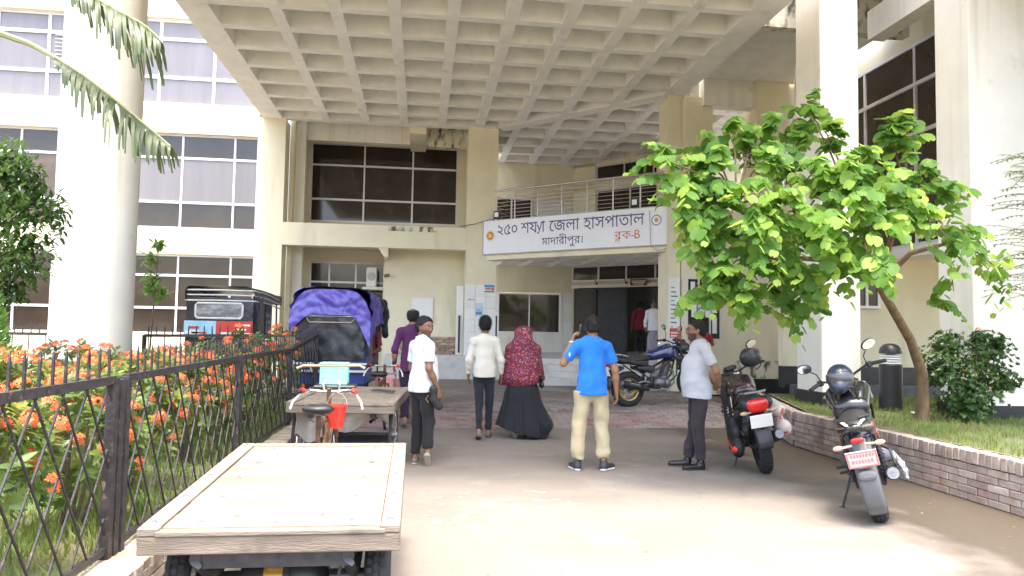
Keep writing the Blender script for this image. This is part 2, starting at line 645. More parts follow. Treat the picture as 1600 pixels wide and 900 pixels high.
def _cracks(m):
    nt = m.node_tree
    L = nt.links.new
    pos = _n(nt, 'ShaderNodeNewGeometry').outputs['Position']
    no = _n(nt, 'ShaderNodeTexNoise')
    no.inputs['Scale'].default_value = 2.2
    L(pos, no.inputs['Vector'])
    ad = _n(nt, 'ShaderNodeVectorMath', operation='MULTIPLY_ADD')
    L(no.outputs['Color'], ad.inputs[0])
    ad.inputs[1].default_value = (.5, .5, 0)
    L(pos, ad.inputs[2])
    v = _n(nt, 'ShaderNodeTexVoronoi', feature='DISTANCE_TO_EDGE')
    v.inputs['Scale'].default_value = 0.27
    L(ad.outputs[0], v.inputs['Vector'])
    mr = _n(nt, 'ShaderNodeMapRange')
    mr.inputs['From Min'].default_value = .0035
    mr.inputs['From Max'].default_value = .0005
    mr.inputs['To Max'].default_value = .28
    L(v.outputs['Distance'], mr.inputs['Value'])
    overlay(m, mr.outputs[0], (.09, .08, .065))
    overlay(m, noise_fac(m, 75, .60, .72, seed=8, detail=2), (.15, .135, .115))
_cracks(m_drive)
drive = obj('driveway', grid_mesh(-1.62, 5.3, -12, 21, 28, 132, lambda x, y: gz(x, y)), m_drive, smooth=True)
tag(drive, kind='structure')
yard = obj('yard_ground', grid_mesh(-30, -1.5, 12.3, 21, 10, 16, lambda x, y: gz(x, y) - 0.012), m_drive, smooth=True)
tag(yard, kind='structure')

# red painted strip and clay pavers on the ramp
m_pav = mat('clay_paver', (0.235, 0.19, 0.168), 0.85, var=0.22, scale=6, bump=0.3, bscale=60, rnd=0.22, world_co=True)
overlay(m_pav, noise_fac(m_pav, 0.9, 0.5, 0.75), (0.33, 0.29, 0.25))
m_pavred = mat('red_paver', (0.29, 0.175, 0.155), 0.85, var=0.25, scale=5, bump=0.3, bscale=60, rnd=0.2, world_co=True)
overlay(m_pavred, noise_fac(m_pavred, 2.0, 0.40, 0.60), (0.31, 0.255, 0.225))
pav_me = {}
def paver_mesh(k, m):
    if k not in pav_me:
        me = me_from(MB().cbox(-.118, .118, -.056, .056, -.03, .0, .005), name='paver')
        me.materials.append(m)
        pav_me[k] = me
    return pav_me[k]
pav = []
y = 11.15
row = 0
while y < 16.95:
    off = 0.12 if row % 2 else 0.0
    x = -1.5 + off
    while x < 5.4:
        ok = x < 5.0 or y > 11.4
        if ok:
            pav.append((x, y, 'red' if y < 11.95 and x < 4.4 else 'clay'))
        x += 0.245
    y += 0.121
    row += 1
def pav_z(x, y):
    return gz(x, y) + 0.010 + 0.003 * math.sin(x * 7 + y * 5)
# those not hidden behind carts and people come first
pav.sort(key=lambda p: p[1] + (3.0 if p[0] < 0.1 else 0))
for i, (x, y, k) in enumerate(pav[:300]):
    sl = (gz(x, y + .05) - gz(x, y - .05)) / .1
    o = link('paver', paver_mesh(k, m_pavred if k == 'red' else m_pav), None, drive,
             T(x, y, pav_z(x, y)) @ Matrix.Rotation(math.atan(sl), 4, 'X') @ RZ(random.uniform(-.02, .02)))
for k, m in (('red', m_pavred), ('clay', m_pav)):
    mb = MB()
    for (x, y, kk) in pav[300:]:
        if kk == k:
            z = pav_z(x, y) + random.uniform(-.002, .002)
            mb.cbox(x - .118, x + .118, y - .056, y + .056, z - .03, z, .005)
    if mb.v:
        tag(obj('paver_field', mb, m, drive), kind='stuff')

# ================================================================== the hospital
B = thing('hospital_building', 'cream concrete hospital with coffered entrance canopy, pillars and dark tinted windows', 'building')
def part(name, mb, m='cream', smooth=False, M=None, parent=None):
    return obj(name, mb, M_[m] if isinstance(m, str) else m, parent or B, smooth, M)

CZ = 6.87     # underside of the canopy beams
# --- canopy
can = part('canopy', MB().box(-4.14, 5.76, 5.72, 19.45, CZ + .46, CZ + .58), 'coffer')
LB = [(-4.16, -3.66)] 
for xr in (-2.46, -1.45, -0.46, 0.53, 1.53, 2.53, 3.50, 4.50):
    LB.append((xr - .21, xr))
LB.append((5.28, 5.78))
for i, (a, b) in enumerate(LB):
    edge = i in (0, len(LB) - 1)
    y1 = 19.45
    if b > 1.9 and not edge:
        y1 = 21.35 - (a + b) / 2
    if i == len(LB) - 1:
        y1 = 15.9
    part('canopy_edge_beam' if edge else 'canopy_beam', MB().box(a, b, 5.7, y1, CZ, CZ + (.74 if edge else .458)), 'soffit', parent=can)
ys = []
y = 18.35
while y > 6:
    ys.append(y)
    y -= 1.0
for y in ys:
    x1 = min(5.28, 21.3 - y)
    part('canopy_cross_beam', MB().box(-3.66, x1, y, y + .19, CZ + .004, CZ + .457), 'soffit', parent=can)
part('canopy_cross_beam', MB().box(-3.66, 1.9, 19.2, 19.45, CZ - .002, CZ + .62), 'soffit', parent=can)
part('canopy_cross_beam', MB().box(-3.66, 5.28, 5.7, 6.0, CZ + .002, CZ + .74), 'soffit', parent=can)
part('diagonal_beam', MB().prism([(1.9, 19.10), (2.1, 19.45), (5.75, 15.8), (5.4, 15.6)], CZ - .006, CZ + .62), 'soffit', parent=can)
# ceiling behind the diagonal: the same coffers over the balcony
back = part('balcony_ceiling', MB().prism([(1.9, 19.45), (5.5, 15.85), (9.4, 16.6), (9.4, 19.2), (4.4, 24), (1.9, 24)], CZ + .46, CZ + .6), 'coffer')
for xr in (2.53, 3.50, 4.50, 5.5, 6.5, 7.5, 8.5):
    y0 = max(21.5 - xr, 16.8 if xr > 5.6 else 0)
    part('canopy_beam', MB().box(xr - .21, xr, y0, min(23.3, 28 - xr + .2), CZ + .02, CZ + .459), 'soffit', parent=back)
for y in (16.9, 17.9, 18.9, 19.9, 20.9, 21.9, 22.9):
    x0 = max(1.95, 21.6 - y)
    part('canopy_cross_beam', MB().box(x0, min(9.3, 28.1 - y), y, y + .19, CZ + .024, CZ + .457), 'soffit', parent=back)

# --- windows
def win(M, w, h, cols, rows, mats, frame=0.05, depth=0.06, sill=False, name='window'):
    """frame in local x (right), z (up), facing -y; cols/rows are inner bar positions; mats(i,j) names the glass"""
    f = frame
    mb = MB()
    mb.box(0, w, -depth, 0, 0, f).box(0, w, -depth, 0, h - f, h).box(0, f, -depth + .002, 0, f, h - f).box(w - f, w, -depth + .002, 0, f, h - f)
    xs = [0] + list(cols) + [w]
    zs = [0] + list(rows) + [h]
    for c in cols:
        mb.box(c - f / 2, c + f / 2, -depth + .004, 0, f, h - f)
    for r in rows:
        mb.box(f, w - f, -depth - .004, -.002, r - f * .6, r + f * .6)
    o = obj(name, mb, M_['alu'], B, M=M)
    for i in range(len(xs) - 1):
        for j in range(len(zs) - 1):
            tilt = random.uniform(-.004, .004)
            p = MB().box(xs[i] + f * .3, xs[i + 1] - f * .3, -.026, -.018, zs[j] + f * .3, zs[j + 1] - f * .3)
            g = obj('pane', p, M_[mats(i, j)], o)
            g.rotation_euler = (tilt, 0, random.uniform(-.003, .003))
    return o

FY = 19.3
# left wing: bands, sills and walls in one plane, windows set back
part('wall', MB().box(-30, -4.25, FY, FY + .3, 6.37, 7.11), 'cream')
part('wall', MB().box(-30, -4.25, FY, FY + .3, 3.29, 3.94), 'cream')
part('wall', MB().box(-30, -4.25, FY, FY + .3, .1, 1.28), 'cream')
part('wall', MB().box(-30, -4.0, FY, FY + .3, 9.34, 12.5), 'cream')
part('wall', MB().box(-30, -10.7, FY + .05, FY + .3, 1.28, 3.29).box(-30, -10.7, FY + .05, FY + .3, 3.94, 6.37), 'cream')
def mix_sky(i, j):
    return random.choice(['glass_sky', 'glass_sky', 'glass_brown']) if j else 'glass_sky'
cs = [0.75 + 1.3 * k for k in range(-1, 5) if 0.1 < 0.75 + 1.3 * k]
W0, W1 = -10.7, -4.25
cols = sorted([(W1 - W0) - (0.6 + 1.28 * k) for k in range(5)])
win(T(W0, FY + .2, 3.94), W1 - W0, 2.43, cols, [0.68, 1.82], lambda i, j: ['glass_dark', 'glass_sky', 'glass_dark'][j] if i > 2 else ['glass_brown', 'glass_brown', 'glass_dark'][j])
win(T(W0, FY + .2, 1.28), W1 - W0, 2.01, cols, [0.66, 1.48], lambda i, j: 'glass_dark')
colt = sorted([(W1 - W0 + .4) - (0.25 + 1.34 * k) for k in range(5)])
win(T(W0, FY + .2, 7.11), W1 - W0 + .4, 2.23, colt, [0.72, 1.72], lambda i, j: 'glass_sky', frame=.07)
part('curtain_wall_backing', MB().box(-12, -4.0, FY + .25, FY + .3, 1.2, 9.4), 'black_stone')
# safety grille behind one opened sash
g = MB()
for k in range(9):
    g.box(-9.3, -8.35, FY + .12, FY + .135, 7.95 + k * .1, 7.965 + k * .1)
part('window_grille', g, 'alu')

# corner post and pillar of the canopy
part('pillar', MB().box(-4.25, -3.57, FY - .02, FY + .6, .1, CZ), 'cream')
part('pillar', MB().box(-3.45, -3.2, 20.2, 20.45, .1, CZ + .3), 'white_paint')
part('wall', MB().box(-3.57, -3.45, FY + .62, 21.6, .1, CZ + .4), 'cream')
part('first_floor_beam', MB().box(-4.24, 1.14, FY - .022, FY + .35, 3.61, 4.19), 'cream')
part('pillar', MB().box(1.14, 1.94, FY - .01, 20.1, .84, CZ), 'cream')
part('bracket', MB().prism([(-1.15, 3.61), (-.9, 3.61), (-.9, 3.36), (-.98, 3.36)], FY + .02, 20.4, 'y'), 'cream')
# recess behind: big first-floor window with deep reveals
part('wall', MB().box(-3.57, 1.3, 21.55, 21.8, 3.6, 4.56).box(-3.57, -3.26, 21.55, 21.8, 4.56, 7.3).box(.98, 1.9, 21.55, 21.8, 4.56, 7.3).box(-3.26, .98, 21.55, 21.8, 6.86, 7.4), 'cream')
win(T(-3.26, 21.66, 4.56), 4.24, 2.3, [1.52, 2.92], [0.66, 1.66], lambda i, j: 'glass_dark', frame=.045)
part('wall', MB().box(1.2, 1.9, 20.1, 21.6, .84, 7.2), 'cream')
part('recess_ceiling', MB().box(-3.57, 1.9, 19.47, 21.8, 7.3, 7.4), 'soffit')
part('hanging_beam', MB().box(-3.2, -.42, 20.45, 20.7, 6.64, 7.3), 'white_paint')
part('hanging_beam', MB().box(.02, 1.2, 20.5, 20.7, 6.62, 7.3), 'stained')
part('cross_beam', MB().box(-.42, .02, 19.47, 21.5, 6.7, 7.3), 'cream')
part('floor_slab', MB().box(-3.45, 1.2, FY + .36, 21.55, 3.75, 4.1), 'soffit')
# mould under the sill
part('mould_stain', MB().box(-.9, .35, FY - .025, FY - .023, 4.05, 4.186), 'stained')
# ground floor of the recess
part('wall', MB().box(-1.02, 1.2, 20.28, 20.5, .3, 3.76), 'cream')
part('wall', MB().box(-3.57, -1.0, 21.55, 21.8, .1, 1.2).box(-3.57, -3.2, 21.55, 21.8, 1.2, 3.598).box(-1.06, -1.0, 20.5, 21.8, .1, 3.76), 'cream')
win(T(-3.2, 21.66, 1.2), 2.16, 2.2, [0.55, 1.3], [0.75, 1.62], lambda i, j: 'glass_dark', frame=.045)
part('lintel', MB().box(-3.2, -1.06, 21.54, 21.8, 3.4, 3.598), 'cream')

# --- plinth, platform and steps
m_terr = mat('worn_terrazzo', (0.62, 0.60, 0.55), 0.7, var=0.10, scale=3, bump=0.2, bscale=40, world_co=True)
overlay(m_terr, noise_fac(m_terr, 2.5, 0.55, 0.75), (0.46, 0.43, 0.37))
part('porch_platform', MB().box(-.9, 2.0, 18.95, 20.3, .05, .84), m_terr)
part('porch_platform', MB().box(2.0, 9.5, 18.0, 28, .05, .838).box(-.9, 2.0, 20.3, 28, .05, .836), m_terr)
for k in range(3):
    part('step', MB().cbox(1.95, 5.6, 17.04 + .32 * k, 17.36 + .32 * k + (0 if k < 2 else .0), .1, .42 + .14 * k, .012), m_terr)
# brick base seen left of the tiled pillar
m_brk = mat('bare_brick', (0.30, 0.17, 0.11), 0.9, var=0.3, scale=9, bump=0.5, bscale=50, rnd=0.3, col2=(0.45, 0.36, 0.28))
bm_ = me_from(MB().cbox(-.12, .12, -.05, .05, -.035, .035, .006), name='brick')
bm_.materials.append(m_brk)
bb = part('base_wall', MB().box(-.6, 1.1, 20.18, 20.28, .84, 1.32), M_['stained'])
for r in range(6):
    for c in range(7):
        link('brick', bm_, None, bb, T(-.47 + c * .25 + (.12 if r % 2 else 0) - .05, 20.165, .885 + r * .078))

# tiled dado
def tiles(M, w, h, tw, th, hole=None, parent=None):
    nx, nz = max(1, round(w / tw)), max(1, round(h / th))
    tw, th = w / nx, h / nz
    me = me_from(MB().cbox(.003, tw - .003, -.012, 0, .003, th - .003, .004), name='tile')
    me.materials.append(M_['tile'])
    for i in range(nx):
        for j in range(nz):
            cx, cz = (i + .5) * tw, (j + .5) * th
            if hole and hole[0] < cx < hole[1] and hole[2] < cz < hole[3]:
                continue
            link('tile', me, None, parent or B, M @ T(i * tw, 0, j * th))
tiles(T(1.13, FY - .012, .85), .82, 1.86, .27, .31)
part('pillar_cladding', MB().box(.94, 1.128, 19.9, 20.1, .84, 2.7), 'tile')
part('corner_guard', MB().box(1.0, 1.05, 19.86, 19.9, .9, 1.9), 'black_plastic')
part('corner_guard', MB().box(1.945, 1.99, FY - .01, FY + .06, .9, 1.9), 'black_plastic')

# --- porch back walls
WY = 23.2
part('wall', MB().box(1.9, 4.8, WY, WY + .25, 2.73, 7.3), 'cream')
part('wall', MB().box(1.9, 2.35, WY, WY + .25, .84, 2.73).box(4.42, 4.8, WY, WY + .25, .84, 2.73).box(2.35, 4.42, WY, WY + .25, .84, 1.42), 'tile')
tiles(T(1.9, WY - .01, .84), 2.9, 1.9, .29, .32, hole=(.45, 2.55, .55, 1.9))
win(T(2.4, WY - .02, 1.45), 2.0, 1.26, [1.0], [], lambda i, j: 'glass_dark', frame=.04)
# diagonal wall, local frame: x along (1,-1)/sqrt2, facing (-1,-1)/sqrt2
DG = T(4.75, 23.25, 0) @ RZ(rad(-45))
part('wall', MB().box(0, 5.6, .0, .25, 3.0, 3.10).box(0, 5.6, .0, .25, 3.6, 4.3).box(0, .12, 0, .25, .84, 3.0), 'cream', M=DG)
win(DG @ T(.1, -.02, 3.10), 4.9, .5, [.98, 1.96, 2.94, 3.92], [], lambda i, j: 'glass_dark', frame=.05)
part('door_header', MB().box(.1, 5.0, -.10, .0, 2.90, 3.0), 'white_paint', M=DG)
m_shut = mat('brown_door', (0.055, 0.040, 0.032), 0.5, var=0.2, scale=4)
d = part('door', MB().box(.14, .95, .02, .07, .84, 2.88), m_shut, M=DG)
part('panel', MB().box(.22, .87, .0, .02, .95, 1.75).box(.22, .87, .0, .02, 1.85, 2.75), m_shut, parent=d)
d = part('shutter_door', MB().box(1.0, 2.05, .04, .08, .84, 2.88), M_['dark_metal'], M=DG)
for k in range(16):
    part('slat', MB().box(1.05, 2.0, .018, .04, .92 + k * .122, 1.0 + k * .122), M_['dark_metal'], parent=d)
d = part('glass_door', MB().box(2.95, 3.0, .05, .09, .84, 2.88).box(3.5, 3.55, .05, .09, .84, 2.88).box(3.0, 3.5, .05, .09, 2.8, 2.88).box(3.0, 3.5, .05, .09, .84, .95), 'dark_metal', M=DG)
# lobby inside
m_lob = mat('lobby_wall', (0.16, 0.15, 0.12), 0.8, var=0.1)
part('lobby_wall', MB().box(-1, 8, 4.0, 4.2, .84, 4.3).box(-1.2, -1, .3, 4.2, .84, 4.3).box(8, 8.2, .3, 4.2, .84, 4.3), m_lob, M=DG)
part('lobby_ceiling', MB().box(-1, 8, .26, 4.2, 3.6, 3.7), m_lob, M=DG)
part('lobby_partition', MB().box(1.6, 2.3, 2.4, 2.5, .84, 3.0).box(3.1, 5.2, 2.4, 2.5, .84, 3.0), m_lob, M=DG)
# first floor of the diagonal wall
part('wall', MB().box(0, 5.6, .0, .25, 6.0, 6.25).box(0, .9, 0, .25, 4.3, 6.9).box(0, 5.6, .0, .25, 6.78, 7.3), 'cream', M=DG)
win(DG @ T(.9, .1, 6.25), 4.6, .53, [1.0, 2.0, 3.0, 4.0], [], lambda i, j: 'glass_dark', frame=.04)
win(DG @ T(.9, .12, 4.3), 4.6, 1.7, [1.2, 2.4, 3.5], [], lambda i, j: 'glass_dark', frame=.04, name='glass_front')
win(T(2.1, WY - .02, 4.3), 1.35, 1.45, [.68], [], lambda i, j: 'glass_dark', frame=.05, name='balcony_door')
# tile dado upstairs
part('tile_dado', MB().box(3.5, 4.75, WY - .015, WY, 4.3, 5.75).box(3.5, 4.75, WY - .016, WY, 4.3, 5.7), 'tile')
# --- porch ceiling with small coffers, sign beam
pc = part('porch_ceiling', MB().prism([(1.9, 19.6), (5.7, 15.8), (9.0, 19.1), (9, 20), (4.7, 23.3), (1.9, 23.3)], 3.82, 4.26), 'soffit')
for k in range(9):
    x = 2.2 + .85 * k
    y0, y1 = max(21.6 - x, x + 10.3), min(23.2, 27.9 - x)
    if y1 - y0 > .3:
        part('canopy_beam', MB().box(x, x + .16, y0, y1, 3.56, 3.818), 'soffit', parent=pc)
    y = 16.5 + .85 * k
    x0, x1 = max(1.95, 21.6 - y), min(27.9 - y, y - 10.4, 8.9)
    if x1 - x0 > .3:
        part('canopy_cross_beam', MB().box(x0, x1, y, y + .16, 3.564, 3.816), 'soffit', parent=pc)
SG = T(1.60, 19.26, 0) @ RZ(math.atan2(15.86 - 19.26, 5.47 - 1.60))   # along the balcony front, facing out
SL = math.hypot(5.47 - 1.60, 15.86 - 19.26)
part('balcony_beam', MB().box(.05, SL, .06, .42, 3.36, 4.40), 'cream', M=SG)
# railing
rl = part('balcony_railing', MB().cyl((.05, .2, 5.2), (SL + .05, .2, 5.2), .028, n=10), 'steel', True, M=SG)
for k in range(8):
    x = .12 + k * (SL - .2) / 7
    part('railing_post', MB().cyl((x, .2, 4.4), (x, .2, 5.19), .02, n=8), 'steel', True, parent=rl)
for j in range(7):
    part('railing_bar', MB().cyl((.1, .2, 4.5 + j * .095), (SL - .02, .2, 4.5 + j * .095), .0065, n=6), 'steel', True, parent=rl)
for j in range(5):
    part('railing_bar', MB().cyl((.12, .2, 4.52 + j * .14), (.12, .9, 4.52 + j * .14), .009, n=6), 'steel', True, parent=rl)

# --- right pillar of the porch and the rooms to the right of it
part('pillar', MB().box(5.44, 6.46, 15.78, 16.5, .25, CZ), 'cream')
part('pillar_pier', MB().box(5.40, 5.68, 15.70, 15.779, .25, CZ - .01), 'cream')
part('notice_strip', MB().box(5.41, 5.66, 15.67, 15.70, .9, 2.75), 'tile')
RW = 15.55
part('wall', MB().box(5.70, 6.62, RW - .03, RW + .2, .2, 1.38).box(5.70, 6.62, RW - .03, RW + .2, 2.75, 4.25).box(5.70, 5.76, RW - .03, RW + .2, 1.38, 2.75).box(6.56, 6.62, RW - .03, RW + .2, 1.38, 2.75), 'cream')
o = win(T(5.76, RW + .02, 1.38), .80, 1.37, [.28, .54], [], lambda i, j: 'glass_dark', frame=.035, name='counter_window')
for (a, b, c, e) in ((.31, .42, .55, .95), (.12, .24, .5, .9), (.44, .52, .5, .85), (.58, .70, .6, 1.0), (.6, .7, .15, .5), (.1, .2, 1.0, 1.28)):
    part('pasted_notice', MB().box(a, b, -.034, -.028, c, e), 'paper', parent=o)
part('wall', MB().box(6.62, 9.6, RW, RW + .2, .55, 4.25), 'cream')
part('plinth', MB().box(6.62, 9.6, RW - .02, RW + .2, .1, .55), 'black_stone')
m_mld = part('mould_stain', MB().box(6.9, 8.3, RW - .004, RW - .002, .56, .95), M_['stained'])
# upper right: column, beams and recess
part('pillar', MB().box(7.42, 8.2, 15.6, 16.3, 4.25, 7.4), 'cream')
part('beam', MB().box(6.2, 7.43, 15.64, 15.95, 6.66, 7.26), 'white_paint')
part('roof_soffit', MB().box(5.8, 8.6, 12.2, 15.7, 7.27, 7.4), 'soffit')
part('beam', MB().box(5.79, 8.6, 12.0, 12.2, 6.93, 8.4), 'stained')
part('wall', MB().box(6.4, 9.6, 19.4, 19.6, 4.0, 7.3), 'cream')
part('floor_slab', MB().box(5.9, 9.6, 15.56, 19.4, 4.0, 4.26), 'soffit')

# --- free-standing columns
def colbox(x0, x1, y0, y1, z0, h):
    c = part('column', MB().cbox(x0, x1, y0, y1, z0, h, .012), 'white_paint')
    return c
part('column', MB().lathe([(.545, .1), (.545, 12.4)], 48, c=(-4.80, 11.5, 0)), 'white_paint', True)
colbox(6.12, 6.76, 10.66, 11.42, .4, 12.4)
part('column_plinth', MB().cbox(6.09, 6.79, 10.63, 11.45, .38, .66, .008), 'black_stone')
colbox(7.42, 8.75, 9.12, 9.80, .4, 12.4)
part('column_plinth', MB().cbox(7.39, 8.78, 9.09, 9.83, .38, .62, .008), 'black_stone')
# --- right wing: low wall facing the drive, window wall above receding to the porch
part('wall', MB().box(6.7, 9.9, 13.0, 13.2, .95, 3.2), 'cream')
part('plinth', MB().box(6.7, 12, 12.97, 13.2, .55, .95), 'black_stone')
part('ledge', MB().box(6.8, 12, 12.4, 12.97, .3, .62), mat('grey_ledge', (0.10, 0.105, 0.11), 0.8, var=0.3, scale=4, world_co=True))
win(T(8.05, 12.98, 2.05), .55, .9, [.28], [], lambda i, j: 'glass_dark', frame=.05)
part('wall', MB().box(9.0, 9.25, 6, 16, 7.0, 7.62).box(9.0, 9.25, 15.2, 16, 3.2, 7.0), 'cream')
win(T(9.06, 15.2, 3.2) @ RZ(rad(-90)), 9.0, 3.8, [1.2 + 1.55 * k for k in range(0, 5)], [2.1, 3.02], lambda i, j: 'glass_dark', frame=.06)
part('beam', MB().box(7.5, 7.8, 5, 11.55, 6.6, 7.1), 'white_paint')
part('roof_soffit', MB().box(6.8, 9.2, 5, 13.2, 7.6, 7.75), 'soffit')
part('floor_slab', MB().box(8.9, 12, 6.5, 15.4, 3.0, 3.19), 'soffit')
part('wall', MB().box(8.2, 9.0, 15.75, 16.2, 3.2, 7.6), 'cream')
tag(obj('hanging_cable', MB().tube([(6.35, 11.6, 7.4), (6.33, 11.7, 6.6), (6.25, 11.75, 5.4), (6.12, 11.8, 4.4), (6.02, 11.8, 3.4)], .018, 6), M_['alu'], smooth=True),
    'grey cable hanging from the canopy roof beside the square column', 'cable')
part('wall', MB().box(9.3, 18, 13.4, 13.6, .2, 7.6), 'cream')

# ================================================================== plants: shared tools
def px(x, y, Y):
    """point at depth Y (m) along the drive in the direction of a photo pixel"""
    d = _fw + _r2 * ((x - 800.0) / F_PX) - _u2 * ((y - 450.0) / F_PX)
    t = Y / d.y
    return Vector((d.x * t, Y, CAM_H + d.z * t))

def leaf_mat(name, c, c2, rough=0.45, tl=0.35, spec=0.4, sc=1.6):
    m = mat(name, c, rough, col2=c2, mix=(0.38, 0.62), scale=sc, world_co=True, spec=spec, detail=8)
    nt = m.node_tree
    b = base_of(m)
    tr = _n(nt, 'ShaderNodeBsdfTranslucent')
    src = b.inputs['Base Color'].links[0].from_socket
    hs = _n(nt, 'ShaderNodeHueSaturation')
    hs.inputs['Hue'].default_value = 0.48
    hs.inputs['Value'].default_value = 1.9
    nt.links.new(src, hs.inputs['Color'])
    nt.links.new(hs.outputs[0], tr.inputs['Color'])
    mx = _n(nt, 'ShaderNodeMixShader')
    mx.inputs[0].default_value = tl
    nt.links.new(b.outputs[0], mx.inputs[1])
    nt.links.new(tr.outputs[0], mx.inputs[2])
    nt.links.new(mx.outputs[0], nt.nodes['Material Output'].inputs['Surface'])
    return m

def scatter(tmpl, mats4):
    """join many placed copies of a small template (verts, faces) into one builder"""
    tv = np.array(tmpl[0], float)
    mb = MB()
    V, Fc, o = [], [], 0
    for Mx in mats4:
        A = np.array(Mx)
        V.append(tv @ A[:3, :3].T + A[:3, 3])
        Fc.extend([tuple(i + o for i in f) for f in tmpl[1]])
        o += len(tv)
    if V:
        mb.v = [tuple(p) for p in np.concatenate(V)]
    mb.f = Fc
    return mb

def fast_obj(name, mb, m, parent=None, smooth=True):
    me = bpy.data.meshes.new(name)
    me.from_pydata(mb.v, [], mb.f)
    if smooth:
        me.polygons.foreach_set('use_smooth', [True] * len(me.polygons))
    return link(name, me, m, parent)

LEAF = ([(0, 0, 0), (.22, .28, .03), (.16, .66, .02), (0, 1, -.06), (-.16, .66, .02), (-.22, .28, .03), (0, .5, -.02)],
        [(0, 1, 6), (1, 2, 6), (2, 3, 6), (3, 4, 6), (4, 5, 6), (5, 0, 6)])
NLEAF = ([(0, 0, 0), (.16, .45, .03), (0, 1, -.05), (-.16, .45, .03)], [(0, 1, 2), (0, 2, 3)])

def dirmat(p, d, up, s, roll=0.0):
    """matrix with local y along d"""
    d = Vector(d).normalized()
    x = d.cross(Vector(up))
    x = x.normalized() if x.length > 1e-4 else d.orthogonal().normalized()
    z = x.cross(d)
    if roll:
        q = Matrix.Rotation(roll, 3, d)
        x, z = q @ x, q @ z
    Mx = Matrix.Identity(4)
    for i in range(3):
        Mx[i][0], Mx[i][1], Mx[i][2], Mx[i][3] = x[i] * s, d[i] * s, z[i] * s, p[i]
    return Mx

R_ = random.Random(21)
def rvec(r=R_):
    while True:
        v = Vector((r.uniform(-1, 1), r.uniform(-1, 1), r.uniform(-1, 1)))
        if 0.05 < v.length < 1:
            return v.normalized()

# ================================================================== right bed: brick retaining wall, lawn
m_mortar = mat('dark_mortar', (0.14, 0.12, 0.10), 0.95, var=0.25, scale=8, bump=0.4, bscale=50, world_co=True)
m_brick = mat('weathered_brick', (0.36, 0.26, 0.21), 0.9, col2=(0.46, 0.40, 0.35), mix=(0.35, 0.65), scale=7, bump=0.45, bscale=70, rnd=0.22, world_co=True)
overlay(m_brick, noise_fac(m_brick, 3.2, 0.60, 0.76), (0.36, 0.215, 0.16))
overlay(m_brick, noise_fac(m_brick, 1.8, 0.60, 0.78, seed=5), (0.15, 0.13, 0.10))
W_PATH = [Vector((5.15, 3.2, 0)), Vector((5.15, 9.75, 0)), Vector((6.08, 12.9, 0))]
rw = thing('brick_retaining_wall', 'low weathered brick wall with upright cap bricks around the lawn bed', 'wall', (5.15, 6.5, 0))
def wall_seg(a, b, name, parent, h=.47, th=.24, core=True, base=0.0):
    d = (b - a)
    L = d.length
    ang = math.atan2(d.y, d.x)
    Mx = T(a.x, a.y, base) @ RZ(ang)       # local x along wall; the drive lies at +y
    inv = T(*parent.location).inverted()
    if core:
        obj('mortar_core', MB().box(0, L, -th + .02, -.008, 0, h - .012), m_mortar, parent, M=inv @ Mx)
    return Mx, L, inv
bs = me_from(MB().cbox(-.119, .119, -.06, .006, -.032, .032, .006), name='brick'); bs.materials.append(m_brick)
bc = me_from(MB().cbox(-.036, .036, -.125, .012, -.06, .06, .006), name='cap_brick'); bc.materials.append(m_brick)
for a, b in ((W_PATH[0], W_PATH[1]), (W_PATH[1], W_PATH[2])):
    hgt = .47
    Mx, L, inv = wall_seg(a, b, 'w', rw, hgt)
    for r in range(5):
        n = int(L / .25)
        for k in range(n + 1):
            x = .125 + k * .25 - (.125 if r % 2 else 0)
            if x < .05 or x > L - .03:
                continue
            link('brick', bs, None, rw, inv @ Mx @ T(x, R_.uniform(-.004, .004), .035 + r * .0685))
    n = int(L / .0835)
    for k in range(n):
        link('cap_brick', bc, None, rw, inv @ Mx @ T(.04 + k * .0835, R_.uniform(-.004, .006), hgt - .06 + R_.uniform(-.004, .004)) @ Matrix.Rotation(R_.uniform(-.03, .03), 4, 'Y'))
    # rear half of the coping
    obj('coping_back', MB().box(0, L, -.235, -.128, hgt - .115, hgt - .012), m_brick, rw, M=inv @ Mx)

m_lawn = mat('lawn_soil', (0.13, 0.115, 0.06), 0.95, col2=(0.10, 0.15, 0.045), mix=(0.4, 0.6), scale=2.2, bump=0.6, bscale=30, world_co=True)
lawn = tag(obj('lawn_bed', MB().prism([(5.27, 3.0), (12, 3.0), (12, 13.0), (6.25, 13.0), (5.36, 9.8), (5.27, 9.6)], .0, .44), m_lawn), kind='structure')
lbed = tag(obj('flower_bed_soil', grid_mesh(-14, -1.66, -3, 12.25, 30, 36, lambda x, y: .19 + .03 * math.sin(x * 2.1) * math.cos(y * 1.7) + gz(x, y) * .5), m_lawn, smooth=True), kind='structure')
m_grass = leaf_mat('grass_blades', (0.11, 0.17, 0.035), (0.20, 0.24, 0.06), 0.6, 0.3)
BL = ([(-.07, 0, 0), (.07, 0, 0), (.04, .1, .6), (0, .28, 1.0)], [(0, 1, 2), (0, 2, 3)])
def grass(n, x0, x1, y0, y1, zf, h0, h1, keep, name):
    ms = []
    while len(ms) < n:
        x, y = R_.uniform(x0, x1), R_.uniform(y0, y1)
        if not keep(x, y):
            continue
        s = R_.uniform(h0, h1)
        ms.append(T(x, y, zf(x, y)) @ RZ(R_.uniform(0, 6.28)) @ Matrix.Rotation(R_.uniform(-.5, .3), 4, 'X') @ Matrix.Scale(s, 4))
    o = fast_obj(name, scatter(BL, ms), m_grass, smooth=False)
    return tag(o, kind='stuff')
def patchy(x, y):
    return (math.sin(x * 3.1 + 1) * math.cos(y * 2.3) + math.sin(x * 7 + y * 5) * .5 + R_.uniform(-.9, .9)) > -.55
